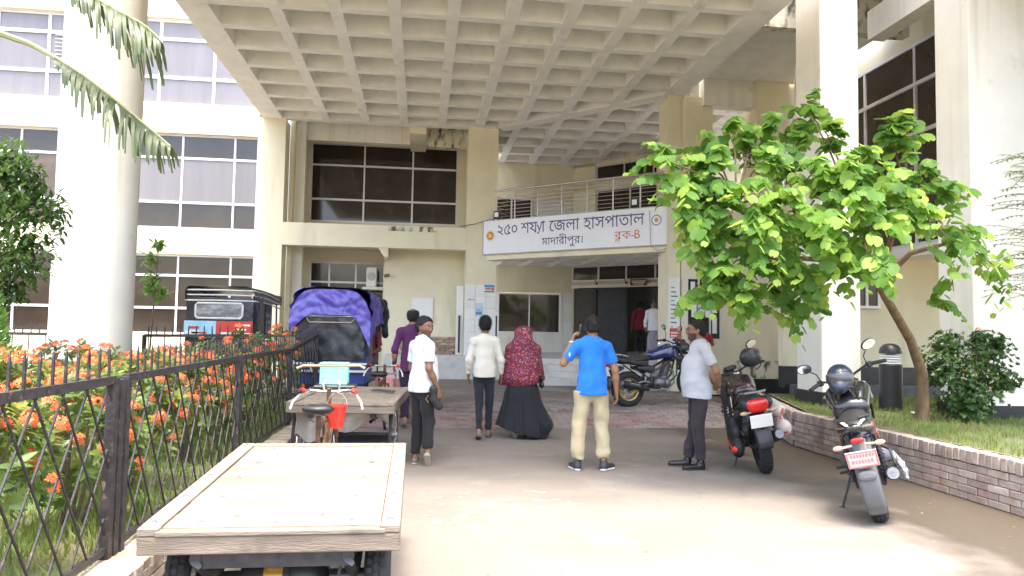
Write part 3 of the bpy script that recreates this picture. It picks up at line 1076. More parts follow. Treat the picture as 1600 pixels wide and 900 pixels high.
o = grass(17000, 5.4, 9.5, 4.5, 12.2, lambda x, y: .44, .03, .085, lambda x, y: patchy(x, y) and x > 5.33 + max(0, y - 9.6) * .3, 'lawn_grass')
tag(o, 'short green grass covering the raised bed on the right', 'grass')
o = grass(22000, -7.5, -1.72, 2.0, 12, lambda x, y: .17 + gz(x, y) * .5, .05, .15, lambda x, y: patchy(x, y) and x > -1.2 - y * .55, 'bed_grass')
tag(o, 'rough grass under the flowering bushes behind the fence', 'grass')

# ================================================================== left kerb wall and iron fence
kb = thing('brick_kerb_wall', 'low brick kerb under the black iron fence', 'wall', (-1.6, 6, 0))
m_kb = mat('pale_kerb_brick', (0.42, 0.33, 0.25), 0.9, col2=(0.52, 0.46, 0.38), mix=(0.35, 0.65), scale=6, bump=0.4, bscale=60, rnd=0.2, world_co=True)
overlay(m_kb, noise_fac(m_kb, 2.6, 0.56, 0.70), (0.20, 0.20, 0.10))
KX = -1.44
inv = T(-1.6, 6, 0).inverted()
core = MB()
for y0, y1 in ((-1, 10.3), (10.3, 12.3)):
    za, zb = gz(0, y0), gz(0, y1)
    core.add([(KX - .30, y0, -.05), (KX - .012, y0, -.05), (KX - .30, y1, -.05), (KX - .012, y1, -.05),
              (KX - .30, y0, .19 + za), (KX - .012, y0, .19 + za), (KX - .30, y1, .19 + zb), (KX - .012, y1, .19 + zb)],
             [(0, 1, 3, 2), (4, 6, 7, 5), (0, 4, 5, 1), (2, 3, 7, 6), (0, 2, 6, 4), (1, 5, 7, 3)])
obj('mortar_core', core, m_mortar, kb, M=inv)
kt = me_from(MB().cbox(-.125, .125, -.056, .056, -.034, .034, .007), name='cap_brick'); kt.materials.append(m_kb)
ks = me_from(MB().cbox(-.05, .0, -.119, .119, -.031, .031, .006), name='brick'); ks.materials.append(m_kb)
y = 1.4
while y < 12.2:
    link('cap_brick', kt, None, kb, inv @ T(KX - .125 + R_.uniform(-.005, .008), y, .217 + gz(0, y) + R_.uniform(-.004, .004)) @ RZ(R_.uniform(-.03, .03)))
    y += .12
for r in range(3):
    y = 2.2 + (.12 if r % 2 else 0)
    while y < 12.1:
        link('brick', ks, None, kb, inv @ T(KX + R_.uniform(-.004, .003), y, .035 + r * .068 + gz(0, y)))
        y += .247

FX = -1.66
def fence_panel(fe, A, Bp, za, zb, first_post=True, hgt=.96, spike=.17, pitch=.25, post_w=.05, lattice=True):
    """one framed panel from A to B (xy), feet at za/zb"""
    A, Bp = Vector((*A, za)), Vector((*Bp, zb))
    d = Bp - A
    L = math.hypot(d.x, d.y)
    ang = math.atan2(d.y, d.x)
    sl = (zb - za) / L
    inv = T(*fe.location).inverted()
    def P(x, h, w=0.0):
        return Vector((A.x + math.cos(ang) * x - math.sin(ang) * w, A.y + math.sin(ang) * x + math.cos(ang) * w, za + sl * x + h))
    def bar(name, x0, h0, x1, h1, t, w=0.0, flat=None):
        a, b = P(x0, h0, w), P(x1, h1, w)
        mb = MB()
        t2 = t if flat is None else flat
        dd = (b - a).normalized()
        side = Vector((-math.sin(ang), math.cos(ang), 0))
        u2 = dd.cross(side).normalized()
        vs = []
        for p in (a, b):
            for (i, j) in ((-1, -1), (1, -1), (1, 1), (-1, 1)):
                vs.append(p + side * (i * t2 / 2) + u2 * (j * t / 2))
        mb.add(vs, [(0, 1, 2, 3), (7, 6, 5, 4), (0, 4, 5, 1), (1, 5, 6, 2), (2, 6, 7, 3), (3, 7, 4, 0)])
        return obj(name, mb, M_['black_iron'], fe, M=inv)
    bar('rail', 0, hgt, L, hgt, .045, .0, .035)
    bar('rail', 0, .05, L, .05, .032, .0, .03)
    bar('post', 0, -.06, 0, hgt + .01, post_w)
    bar('post', L, -.06, L, hgt + .01, post_w)
    if lattice:
        run = .60
        n = int((L + run) / pitch)
        for k in range(n + 1):
            for sgn in (1, -1):
                x0 = -run + k * pitch + (0.05 if sgn < 0 else 0)
                x1 = x0 + run
                h0, h1 = .06, hgt - .02
                a0, a1 = (x0, x1) if sgn > 0 else (x1, x0)
                # clip to the frame
                def clip(xa, ha, xb, hb):
                    pts = []
                    for (xx, hh) in ((xa, ha), (xb, hb)):
                        xc = min(max(xx, 0), L)
                        t = (xc - xa) / (xb - xa)
                        pts.append((xc, ha + (hb - ha) * t))
                    return pts
                if max(x0, x1) <= 0.02 or min(x0, x1) >= L - 0.02:
                    continue
                (q0, q1) = clip(a0, h0, a1, h1)
                if abs(q0[0] - q1[0]) < .03:
                    continue
                bar('lattice_bar', q0[0], q0[1], q1[0], q1[1], .009, .006 * sgn)
    else:
        x = .06
        while x < L:
            bar('lattice_bar', x, .05, x, hgt, .012)
            x += pitch
    n = int(L / .118)
    for k in range(n):
        x = (k + .5) * L / n
        a = P(x, hgt + .02)
        mb = MB()
        w, t = .0085, .005
        mb.add([(-w, -t, 0), (w, -t, 0), (w, t, 0), (-w, t, 0), (-w, -t, spike * .72), (w, -t, spike * .72), (w, t, spike * .72), (-w, t, spike * .72), (0, 0, spike)],
               [(3, 2, 1, 0), (0, 1, 5, 4), (1, 2, 6, 5), (2, 3, 7, 6), (3, 0, 4, 7), (4, 5, 8), (5, 6, 8), (6, 7, 8), (7, 4, 8)])
        obj('spike', mb, M_['black_iron'], fe, M=inv @ T(*a) @ RZ(ang + R_.uniform(-.1, .1)) @ Matrix.Rotation(R_.uniform(-.03, .03), 4, 'Y'))
fz0 = .252
fe = thing('iron_fence', 'black iron lattice fence with spikes on the brick kerb, running along the drive', 'fence', (FX, 6, fz0))
fence_panel(fe, (FX - .02, 1.5), (FX + .0, 4.28), fz0, fz0)
fence_panel(fe, (FX + .005, 4.44), (FX - .06, 7.33), fz0, fz0)
fence_panel(fe, (FX - .06, 7.40), (FX - .02, 9.9), fz0, fz0)
fence_panel(fe, (FX - .02, 9.95), (FX + .02, 12.1), fz0 + gz(0, 9.95), fz0 + gz(0, 12.1) * .9)
iv = T(FX, 6, fz0).inverted()
obj('post', MB().box(FX - .035, FX + .025, 4.33, 4.39, .2, 1.21), M_['black_iron'], fe, M=iv)
obj('stay', MB().box(FX - .02, FX + .01, 4.28, 4.44, .5, .535).box(FX - .02, FX + .01, 4.28, 4.44, 1.08, 1.115), M_['black_iron'], fe, M=iv)
for yy in (7.365, 9.93):
    obj('stay', MB().box(FX - .06, FX - .02, yy - .03, yy + .03, .55, .59).box(FX - .06, FX - .02, yy - .03, yy + .03, 1.0, 1.04), M_['black_iron'], fe, M=iv)
fe2 = thing('iron_fence', 'black iron fence with spikes across the far end of the flower bed', 'fence', (-4, 12.15, .3))
fence_panel(fe2, (-4.3, 12.2), (FX, 12.16), .36, .40, hgt=.98, lattice=False, pitch=.24, spike=.15)
fence_panel(fe2, (-7.5, 12.25), (-5.3, 12.2), .36, .36, hgt=.98, lattice=False, pitch=.24, spike=.15)

# ================================================================== ixora bushes
m_ix = leaf_mat('bush_leaf', (0.065, 0.125, 0.030), (0.17, 0.24, 0.055), 0.35, 0.28, 0.5, 3.0)
m_ixy = leaf_mat('young_leaf', (0.20, 0.24, 0.05), (0.30, 0.30, 0.08), 0.4, 0.4, 0.4, 3.0)
m_fl = mat('orange_petals', (0.80, 0.13, 0.035), 0.6, col2=(0.85, 0.24, 0.08), scale=30, rnd=0.15)
m_stem = mat('bush_stem', (0.12, 0.09, 0.06), 0.9, var=0.3, scale=20)
def flower_head(seed):
    r = random.Random(seed)
    mb = MB()
    for k in range(34):
        ph = math.acos(1 - r.random() * .95)
        th = r.uniform(0, 6.28)
        d = Vector((math.sin(ph) * math.cos(th), math.sin(ph) * math.sin(th), math.cos(ph) * .75))
        p = d * .045 * r.uniform(.8, 1.1)
        n = d.normalized()
        u = n.orthogonal().normalized()
        w = n.cross(u)
        a0 = r.uniform(0, 1.5)
        for q in range(4):
            a = a0 + q * math.pi / 2
            e = u * math.cos(a) + w * math.sin(a)
            f = n.cross(e)
            L = .016
            mb.add([p, p + e * L * .55 + f * L * .33, p + e * L + n * .002, p + e * L * .55 - f * L * .33], [(0, 1, 2, 3)])
    me = bpy.data.meshes.new('flower_cluster')
    me.from_pydata([tuple(v) for v in mb.v], [], mb.f)
    me.materials.append(m_fl)
    return me
FH = [flower_head(s) for s in range(5)]
bush_n = [0]
def ixora(x, y, w, z0, z1, nl, nf, label, r=R_):
    base = .17 + gz(x, y) * .5
    b = thing('ixora_bush', label, 'bush', (x, y, base), group='orange flowering bushes in the bed')
    st = MB()
    c = []
    for k in range(7):
        a = r.uniform(0, 6.28)
        rr = r.uniform(.15, .8) * w
        top = Vector((rr * math.cos(a), rr * math.sin(a), r.uniform(z0 + (z1 - z0) * .45, z1 - .08) - base))
        p0 = Vector((r.uniform(-.06, .06), r.uniform(-.06, .06), 0))
        mid = p0.lerp(top, .5) + Vector((r.uniform(-.06, .06), r.uniform(-.06, .06), .02))
        st.tube([p0, mid, top], [.016, .011, .006], 6)
        c.append(top)
    obj('stem', st, m_stem, b, True)
    # foliage: whorls of leaves at shoot tips
    tips = []
    ntip = nl // 9
    while len(tips) < ntip:
        d = rvec(r)
        if r.random() < .5:
            d.z = abs(d.z)
        rad_ = r.uniform(.45, 1.0) ** .6 * (1 + .18 * math.sin(d.x * 5 + x * 3) * math.cos(d.y * 4 + y))
        p = Vector((d.x * w * rad_, d.y * w * rad_, (z0 + z1) / 2 - base + d.z * (z1 - z0) / 2 * rad_))
        if x + p.x > FX - .06:
            p.x = FX - .06 - x - r.uniform(0, .15)
        tips.append((p, d))
    ms, my = [], []
    for p, d in tips:
        ax = (d + Vector((0, 0, .9)) + rvec(r) * .4).normalized()
        young = r.random() < .16
        for q in range(9):
            a = q * 2.4 + r.uniform(-.3, .3)
            u = ax.orthogonal().normalized()
            w_ = ax.cross(u)
            dd = (u * math.cos(a) + w_ * math.sin(a)) * r.uniform(.7, 1.1) + ax * r.uniform(.0, .9)
            (my if young else ms).append(dirmat(p - ax * .012 * q * .6, dd, ax, r.uniform(.065, .11)))
    tag(fast_obj('foliage', scatter(LEAF, ms), m_ix, b), kind='stuff')
    if my:
        tag(fast_obj('young_foliage', scatter(LEAF, my), m_ixy, b), kind='stuff')
    r.shuffle(tips)
    tips.sort(key=lambda t: -(t[1].z * .45 - t[1].y * .45 + t[1].x * .35 + r.uniform(0, 1.3)))
    for p, d in tips[:nf]:
        ax = (d + Vector((0, 0, .7))).normalized()
        q = ax.to_track_quat('Z', 'Y').to_matrix().to_4x4()
        s = r.uniform(.75, 1.25)
        link('flower_cluster', r.choice(FH), None, b, T(*(p + ax * .045)) @ q @ Matrix.Scale(s, 4))
    return b
IX = [(-2.20, 2.95, .42, .35, 1.10, 620, 17, 'orange flowering bush nearest the camera, at the left picture edge'),
      (-2.32, 4.00, .46, .55, 1.27, 700, 19, 'orange flowering bush behind the first lattice fence panel'),
      (-2.22, 5.15, .44, .50, 1.24, 620, 17, 'orange flowering bush behind the double fence post'),
      (-2.30, 6.25, .48, .50, 1.30, 640, 19, 'orange flowering bush behind the middle of the second fence panel'),
      (-2.20, 7.45, .45, .45, 1.28, 560, 17, 'orange flowering bush behind the second fence joint'),
      (-2.25, 8.55, .48, .40, 1.34, 560, 18, 'orange flowering bush behind the third fence panel'),
      (-2.20, 9.75, .45, .45, 1.40, 520, 18, 'orange flowering bush in front of the purple covered rickshaw'),
      (-2.1, 11.1, .45, .50, 1.50, 560, 20, 'tallest orange flowering bush at the far fence corner'),
      (-3.35, 4.7, .55, .45, 1.24, 640, 20, 'wide orange flowering bush in the second row near the left edge'),
      (-3.3, 6.4, .58, .45, 1.30, 620, 22, 'orange flowering bush in front of the round column'),
      (-3.2, 8.2, .60, .45, 1.30, 600, 24, 'orange flowering bush in the second row right of the round column'),
      (-3.2, 10.0, .62, .50, 1.26, 600, 26, 'orange flowering bush below the black rickshaw'),
      (-4.4, 7.0, .60, .45, 1.36, 520, 24, 'dense orange bush left of the round column'),
      (-4.0, 8.9, .60, .45, 1.30, 480, 22, 'orange bush at the foot of the round column'),
      (-5.6, 8.8, .60, .5, 1.62, 420, 18, 'tall orange bush beside the conifer at the left edge')]
for (x_, y_, w_, z0_, z1_, nl_, nf_, lab_) in IX:
    near = x_ > -2.6
    ixora(x_, y_, w_ * 1.08, z0_ - (.16 if near else .08), z1_, int(nl_ * 1.9), min(int(nf_ * 1.75), 40), lab_)

# ================================================================== small tree and conifer at the left edge
m_tl = leaf_mat('dark_tree_leaf', (0.035, 0.085, 0.022), (0.10, 0.18, 0.04), 0.4, 0.3, 0.45, 2.2)
m_bark = mat('grey_bark', (0.17, 0.13, 0.09), 0.9, var=0.3, scale=12, bump=0.6, bscale=40, stretch=(1, 1, .3))
t = thing('leafy_tree', 'dense dark green small tree at the left picture edge before the windows', 'tree', (-4.75, 8.3, .18))
obj('trunk', MB().tube([(0, 0, 0), (.05, .02, 1.1), (.0, 0, 1.9), (.1, 0, 2.7)], [.07, .055, .045, .03], 8), m_bark, t, True)
lm = MB()
ms = []
for (dx, dy, z, w) in ((.45, 0, 2.05, .34), (.62, -.1, 2.2, .32), (.3, .1, 2.45, .40), (.55, .05, 2.6, .42), (.72, 0, 2.75, .28), (.35, -.1, 2.95, .42), (.2, .1, 3.25, .36), (0, 0, 3.1, .45), (-.3, 0, 2.7, .5), (-.5, .1, 2.2, .4), (.5, 0, 3.12, .22), (.42, 0, 1.82, .2)):
    lm.tube([(.03, 0, 1.7), (dx * .5, dy * .5, z - .25), (dx, dy, z - .18)], [.02, .014, .007], 6)
    for k in range(int(900 * w)):
        d = rvec()
        p = Vector((dx, dy, z - .18)) + Vector((d.x, d.y, d.z * .75)) * w * (R_.random() ** .4)
        dd = d * .6 + Vector((0, 0, -.15)) + rvec() * .7
        ms.append(dirmat(p, dd, (0, 0, 1), R_.uniform(.07, .12)))
obj('limb', lm, m_bark, t, True)
tag(fast_obj('crown', scatter(LEAF, ms), m_tl, t), kind='stuff')
m_con = leaf_mat('conifer_spray', (0.07, 0.17, 0.03), (0.16, 0.28, 0.05), 0.6, 0.3, 0.3, 4)
t = thing('conifer_bush', 'bright green conical conifer at the left edge above the orange flowers', 'bush', (-4.32, 7.6, .18))
obj('trunk', MB().cyl((0, 0, 0), (0, 0, 1.6), .04, .015, 8), m_bark, t, True)
ms = []
for k in range(3600):
    h = R_.random() ** .8
    a = R_.uniform(0, 6.28)
    rr = .52 * (1 - h) ** .65 * R_.uniform(.75, 1.02)
    p = Vector((rr * math.cos(a), rr * math.sin(a), .25 + h * 1.95))
    ms.append(dirmat(p, Vector((math.cos(a), math.sin(a), 1.2)) + rvec() * .5, (math.sin(a), -math.cos(a), 0), R_.uniform(.05, .10)))
tag(fast_obj('crown', scatter(NLEAF, ms), m_con, t), kind='stuff')
t = thing('young_tree', 'thin leafy sapling showing at the right side of the round column', 'sapling', (-4.42, 12.7, .3))
obj('trunk', MB().tube([(0, 0, 0), (.05, 0, 1.2), (.1, 0, 2.35)], [.02, .015, .008], 6), m_bark, t, True)
ms = []
for (dx, z, w) in ((.05, 2.0, .16), (.0, 1.8, .14), (.18, 1.75, .12), (0, 2.3, .13), (.1, 2.55, .1)):
    for k in range(26):
        ms.append(dirmat(Vector((dx, 0, z)) + rvec() * w * R_.random(), rvec() + Vector((0, 0, -.3)), (0, 0, 1), R_.uniform(.12, .19)))
tag(fast_obj('crown', scatter(LEAF, ms), m_con, t), kind='stuff')

# ================================================================== banana-like palm reaching in at the upper left
m_ban = leaf_mat('palm_blade', (0.040, 0.068, 0.020), (0.09, 0.125, 0.045), 0.45, 0.25, 0.5, 5)
m_rib = mat('palm_rib', (0.30, 0.30, 0.14), 0.6, var=0.2, scale=8)
t = thing('fan_palm', 'torn drooping palm fronds reaching in from the upper left corner', 'palm', (-4.3, 4.5, .18))
ivp = T(-4.3, 4.5, .18).inverted()
obj('trunk', MB().tube([(0, 0, 0), (.05, 0, 1.2), (.12, 0, 2.4), (.3, 0, 2.9)], [.13, .11, .09, .05], 12), m_bark, t, True)
def frond(pts, n0, strips, len0, len1):
    P = [Vector(p) for p in pts]
    def at(u):
        u = min(max(u, 0), .9999) * (len(P) - 1)
        i = int(u)
        f = u - i
        p0, p1, p2, p3 = P[max(i - 1, 0)], P[i], P[min(i + 1, len(P) - 1)], P[min(i + 2, len(P) - 1)]
        return .5 * ((2 * p1) + (-p0 + p2) * f + (2 * p0 - 5 * p1 + 4 * p2 - p3) * f * f + (-p0 + 3 * p1 - 3 * p2 + p3) * f ** 3)
    f = obj('frond', MB().tube([at(i / 24) for i in range(25)], [.022 * (1 - .78 * i / 24) for i in range(25)], 6), m_rib, t, True, M=ivp)
    mb = MB()
    for k in range(strips):
        u = n0 + (1 - n0) * (k + .5) / strips
        for sd in (-1, 1):
            p = at(u)
            dr = (at(u + .02) - at(u - .02)).normalized()
            side = dr.cross(Vector((0, 0, 1))).normalized() * sd
            L = (len0 + (len1 - len0) * abs(2 * (u - n0) / (1 - n0) - 1) ** 1.5) * R_.uniform(.5, 1.12)
            if R_.random() < .15:
                L *= .4
            w = R_.uniform(.009, .020)
            tw = R_.uniform(-.5, .5)
            c = p
            row = []
            dirn = (side * .85 + dr * .55 + Vector((0, 0, .10 if sd > 0 else .0)) + rvec() * .22).normalized()
            for s in range(6):
                v = s / 5
                ww = w * (1 - .55 * v * v) * (1 if s else .9)
                nx_ = (dr + Vector((0, 0, tw * v))).normalized()
                row.append((c - nx_ * ww, c + nx_ * ww))
                dirn = (dirn + Vector((0, 0, -.42 - .25 * v)) + dr * .05).normalized()
                c = c + dirn * L / 5
            vs = [q for r2 in row for q in r2]
            mb.add(vs, [(2 * i, 2 * i + 1, 2 * i + 3, 2 * i + 2) for i in range(5)])
    tag(fast_obj('blade_strips', mb, m_ban, t), kind='stuff').matrix_local = ivp
frond([(-4.0, 4.5, 3.05), (-3.2, 4.5, 3.45), px(0, 52, 4.5), px(45, 68, 4.5), px(85, 90, 4.48), px(130, 118, 4.45), px(185, 160, 4.4), px(228, 196, 4.36), px(266, 228, 4.32)], .50, 50, .36, .12)
frond([(-4.0, 4.5, 3.05), (-3.1, 4.35, 3.9), px(20, -75, 4.3), px(85, -42, 4.3), px(140, -8, 4.3), px(190, 20, 4.28), px(226, 40, 4.26), px(248, 60, 4.25)], .40, 48, .40, .10)
frond([(-4.0, 4.5, 3.05), (-4.6, 4.2, 3.7), (-5.4, 4.0, 3.8), (-6.2, 3.9, 3.3)], .25, 26, .3, .1)
frond([(-4.0, 4.5, 3.05), (-4.2, 5.0, 3.9), (-4.5, 5.8, 4.2), (-4.8, 6.5, 3.9)], .25, 26, .3, .1)

# ================================================================== tree over the motorcycles
m_bau = leaf_mat('tree_leaf', (0.070, 0.165, 0.030), (0.145, 0.275, 0.05), 0.55, 0.48, 0.3, 2.0)
m_bau2 = leaf_mat('fresh_tree_leaf', (0.20, 0.33, 0.055), (0.28, 0.40, 0.08), 0.55, 0.5, 0.3, 3.0)
m_trunk = mat('brown_bark', (0.20, 0.13, 0.075), 0.9, var=0.3, scale=14, bump=0.6, bscale=50, stretch=(1, 1, .3))
TB = Vector((6.46, 8.88, .43))
tree = thing('shade_tree', 'leaning small tree with bright green two-lobed leaves over the parked motorcycles', 'tree', TB)
ivt = T(*TB).inverted()
tp = [TB, Vector((6.44, 8.8, .88)), Vector((6.28, 8.65, 1.28)), Vector((5.79, 8.3, 1.68)), Vector((5.37, 8.0, 2.01)), Vector((5.17, 7.85, 2.17))]
obj('trunk', MB().tube([tp[0]] + [tp[i].lerp(tp[i + 1], .5) for i in range(5)] + [tp[-1]], [.095, .078, .068, .058, .050, .045, .042], 12), m_trunk, tree, True, M=ivt)
# lobes: template with two rounded halves folded along the midrib
def bauhinia():
    vs = [(0, 0, 0), (0, .45, -.02), (0, .74, -.01)]
    fs = []
    for sg in (1, -1):
        o = len(vs)
        vs += [(sg * .30, -.02, .05), (sg * .50, .22, .10), (sg * .52, .55, .08), (sg * .40, .86, .02), (sg * .20, .98, -.04), (sg * .05, .86, -.03)]
        ring = [0] + [o + i for i in range(6)] + [2]
        for i in range(len(ring) - 1):
            tri = (1, ring[i], ring[i + 1])
            fs.append(tri if sg > 0 else tri[::-1])
    return vs, fs
BAU = bauhinia()
tips = [(1012, 252, 6.6), (1030, 300, 6.5), (1062, 345, 6.5), (1075, 255, 6.7), (1110, 235, 6.9), (1148, 205, 7.0), (1185, 190, 7.1), (1228, 245, 7.0), (1262, 172, 7.2), (1290, 205, 7.0),
        (1120, 300, 6.6), (1160, 330, 6.4), (1085, 400, 6.6), (1110, 440, 6.7), (1150, 420, 6.5), (1190, 300, 6.5), (1235, 320, 6.3), (1200, 395, 6.4), (1165, 460, 6.8), (1228, 470, 7.0),
        (1270, 270, 6.5), (1310, 255, 6.4), (1330, 310, 6.2), (1290, 345, 6.2), (1260, 395, 6.4), (1310, 400, 6.5), (1350, 250, 6.7), (1392, 215, 7.0), (1410, 205, 6.9), (1380, 285, 6.5),
        (1425, 262, 6.8), (1372, 350, 6.3), (1420, 330, 6.5), (1455, 290, 6.8), (1480, 300, 7.0), (1480, 370, 6.9), (1515, 360, 7.2), (1490, 455, 7.6),
        (1545, 400, 7.4), (1572, 430, 7.6), (1060, 290, 6.8), (1140, 380, 7.2), (1210, 430, 7.4), (1300, 300, 7.4), (1240, 210, 7.3), (1200, 245, 6.6), (1465, 340, 7.6),
        (1355, 395, 6.1), (1255, 440, 7.1), (1100, 345, 6.9), (1180, 230, 7.2), (1330, 365, 7.0), (1275, 335, 7.0), (1225, 355, 6.8)]
hubs = [px(1240, 330, 6.9), px(1150, 320, 6.9), px(1330, 320, 6.8), px(1420, 330, 7.1), px(1190, 400, 7.0), px(1480, 380, 7.3)]
lb = MB()
for h in hubs:
    m1 = tp[-1].lerp(h, .5) + Vector((0, 0, .10))
    lb.tube([tp[-1] - (tp[-1] - tp[-2]) * .3, m1, h], [.04, .03, .018], 7)
leaves = []
for (a, b, Y) in tips:
    p = px(a + (32 if a < 1100 else 0), b, Y)
    h = min(hubs, key=lambda q: (q - p).length)
    mid = h.lerp(p, .5) + Vector((0, 0, .08))
    lb.tube([h, mid, p], [.014, .010, .005], 5)
    # two or three sprays of paired leaves per twig
    for s in range(7 if a < 1430 else 4):
        d0 = ((p - h).normalized() + rvec() * .9 + Vector((0, 0, .15))).normalized()
        c = p + rvec() * .15
        L = R_.uniform(.22, .42)
        n = R_.randint(7, 10)
        for k in range(n):
            u = k / (n - 1)
            q = c + d0 * L * (u - .35) + Vector((0, 0, -.22 * max(0, u - .2) ** 1.6))
            dr = (d0 + Vector((0, 0, -.35 * u))).normalized()
            sd = dr.cross(Vector((0, 0, 1))).normalized() * (1 if k % 2 else -1)
            out = (sd * .9 + dr * .35 + Vector((0, 0, -R_.uniform(.35, 1.5))) + rvec() * .25).normalized()
            upv = (Vector((0, -.25, 1)) + rvec() * .35)
            leaves.append((q, out, upv, R_.uniform(.07, .135) * (1.1 - .3 * (u > .85)), u > .8 and R_.random() < .5))
obj('limb', lb, m_trunk, tree, True, M=ivt)
leaves.sort(key=lambda l: -(l[3] / max(1, l[0].y) - (.0 if l[0].z > 2.2 else .003)))
bme = {}
for k, m in ((0, m_bau), (1, m_bau2)):
    me = bpy.data.meshes.new('leaf')
    me.from_pydata(BAU[0], [], BAU[1])
    me.polygons.foreach_set('use_smooth', [True] * len(me.polygons))
    me.materials.append(m)
    bme[k] = me
def lmx(l):
    return dirmat(l[0], l[1], l[2], l[3])
for l in leaves[:300]:
    link('leaf', bme[1 if l[4] or R_.random() < .30 else 0], None, tree, ivt @ lmx(l))
rest = leaves[300:]
for k, m in ((0, m_bau), (1, m_bau2)):
    sel = [l for i, l in enumerate(rest) if (l[4] or i % 7 == 0) == bool(k)]
    tag(fast_obj('foliage', scatter(BAU, [ivt @ lmx(l) for l in sel]), m, tree), kind='stuff')

# feathery sapling at the right edge
t = thing('neem_sapling', 'feathery pale sapling in front of the wide column at the right edge', 'sapling', (7.25, 7.9, .44))
iv7 = T(7.25, 7.9, .44).inverted()
obj('trunk', MB().tube([(0, 0, 0), (.02, 0, 1.2), (-.02, 0, 2.4), (-.03, 0, 3.3)], [.03, .024, .016, .006], 7), m_bark, t, True)
ms, tw = [], MB()
for k in range(150):
    z = R_.uniform(1.5, 3.35)
    a = R_.uniform(0, 6.28)
    d = Vector((math.cos(a), math.sin(a), R_.uniform(.0, .6))).normalized()
    L = R_.uniform(.3, .62) * (1.25 - .25 * z / 2)
    p0 = Vector((-.02, 0, z))
    pts = [p0 + d * L * u + Vector((0, 0, -.25 * L * u * u)) for u in (0, .35, .7, 1)]
    tw.tube(pts, .003, 4)
    for q in range(13):
        u = .15 + .85 * q / 12
        c = p0 + d * L * u + Vector((0, 0, -.25 * L * u * u))
        sd = d.cross(Vector((0, 0, 1))).normalized() * (1 if q % 2 else -1)
        ms.append(dirmat(c, sd + d * .5 + Vector((0, 0, -.3)) + rvec() * .2, (0, 0, 1), R_.uniform(.05, .085)))
obj('twig', tw, m_bark, t)
tag(fast_obj('crown', scatter(NLEAF, ms), leaf_mat('feather_leaf', (0.10, 0.19, 0.06), (0.20, 0.28, 0.10), 0.5, 0.4), t), kind='stuff')

# shrub by the bollard
def shrub(name, label, loc, lobes, nl, size, nf, m):
    t = thing(name, label, 'shrub', loc)
    st = MB()
    ms = []
    spots = []
    for (dx, dy, z, w, hh) in lobes:
        st.tube([(dx * .15, dy * .15, 0), (dx * .6, dy * .6, z * .5), (dx, dy, z + hh * .3)], [.018, .013, .006], 6)
        for k in range(int(nl * w)):
            d = rvec()
            rr = R_.random() ** .38 * (1 + .2 * math.sin(d.x * 6 + dx * 9) * math.cos(d.z * 5))
            p = Vector((dx + d.x * w * rr, dy + d.y * w * rr, z + d.z * hh * rr))
            if p.z < .03:
                continue
            ax = (d + Vector((0, 0, .8))).normalized()
            for q in range(7):
                u = ax.orthogonal().normalized()
                a = q * 2.4 + R_.uniform(-.3, .3)
                dd = (u * math.cos(a) + ax.cross(u) * math.sin(a)) + ax * R_.uniform(.2, 1.0)
                ms.append(dirmat(p, dd, ax, R_.uniform(*size)))
            if rr > .85 and d.y < .3:
                spots.append((p, ax))
    obj('stem', st, m_bark, t, True)
    tag(fast_obj('foliage', scatter(LEAF, ms), m, t), kind='stuff')
    for k in range(nf):
        p, ax = R_.choice(spots)
        link('flower_cluster', R_.choice(FH), None, t, T(*(p + ax * .03)) @ Matrix.Scale(.7, 4))
    return t
m_sh = leaf_mat('shrub_leaf', (0.035, 0.085, 0.020), (0.08, 0.15, 0.035), 0.35, 0.25, 0.5, 4)
shrub('garden_shrub', 'bushy dark green shrub with few red flowers by the tree trunk', (6.98, 8.75, .43),
      [(-.30, -.02, .74, .30, .30), (-.22, .0, 1.02, .22, .18), (-.1, 0, .40, .32, .34), (.16, 0, .48, .34, .36), (.34, .05, .84, .34, .36), (.42, 0, 1.02, .14, .16), (.05, 0, .2, .28, .18), (.55, 0, .55, .18, .2), (.2, 0, 1.05, .08, .12)], 620, (.04, .068), 7, m_sh)

# bollard lamp
bl = thing('bollard_lamp', 'black bollard lamp with white louvres and domed cap on the lawn', 'lamp', (6.9, 10.15, .43))
obj('post', MB().lathe([(0, 0), (.16, 0), (.16, .68), (.15, .69), (0, .69)], 24), M_['black_plastic'], bl, True)
obj('lamp_core', MB().lathe([(.06, .69), (.06, .86)], 16), M_['white'], bl, True)
for k in range(4):
    obj('louvre', MB().lathe([(.065, .715 + k * .036), (.145, .70 + k * .036), (.145, .712 + k * .036), (.065, .727 + k * .036)], 24), M_['white'], bl, True)
obj('cap', MB().lathe([(.0, .845), (.155, .845), (.155, .875), (.14, .93), (.10, .975), (.04, .995), (0, .998)], 24), M_['black_plastic'], bl, True)

# ================================================================== flat-bed cycle carts
m_wood = mat('bleached_planks', (0.235, 0.185, 0.12), 0.75, col2=(0.345, 0.285, 0.20), mix=(0.3, 0.7), scale=2.2, bump=0.3, bscale=30, stretch=(.7, 9, 5), rnd=0.16)
overlay(m_wood, noise_fac(m_wood, 1.4, 0.62, 0.80, (.6, 4, 3), world_co=False), (0.17, 0.11, 0.07))
m_wood2 = mat('weathered_timber', (0.135, 0.108, 0.082), 0.85, col2=(0.25, 0.21, 0.165), mix=(0.3, 0.7), scale=3, bump=0.4, bscale=30, stretch=(.8, 5, 6), rnd=0.12)
overlay(m_wood2, noise_fac(m_wood2, 4.0, 0.58, 0.70, world_co=False), (0.12, 0.10, 0.08))
m_wood3 = mat('side_rail_wood', (0.23, 0.185, 0.135), 0.8, col2=(0.31, 0.26, 0.20), mix=(0.3, 0.7), scale=3, bump=0.3, bscale=30, stretch=(6, .8, 6), rnd=0.06)
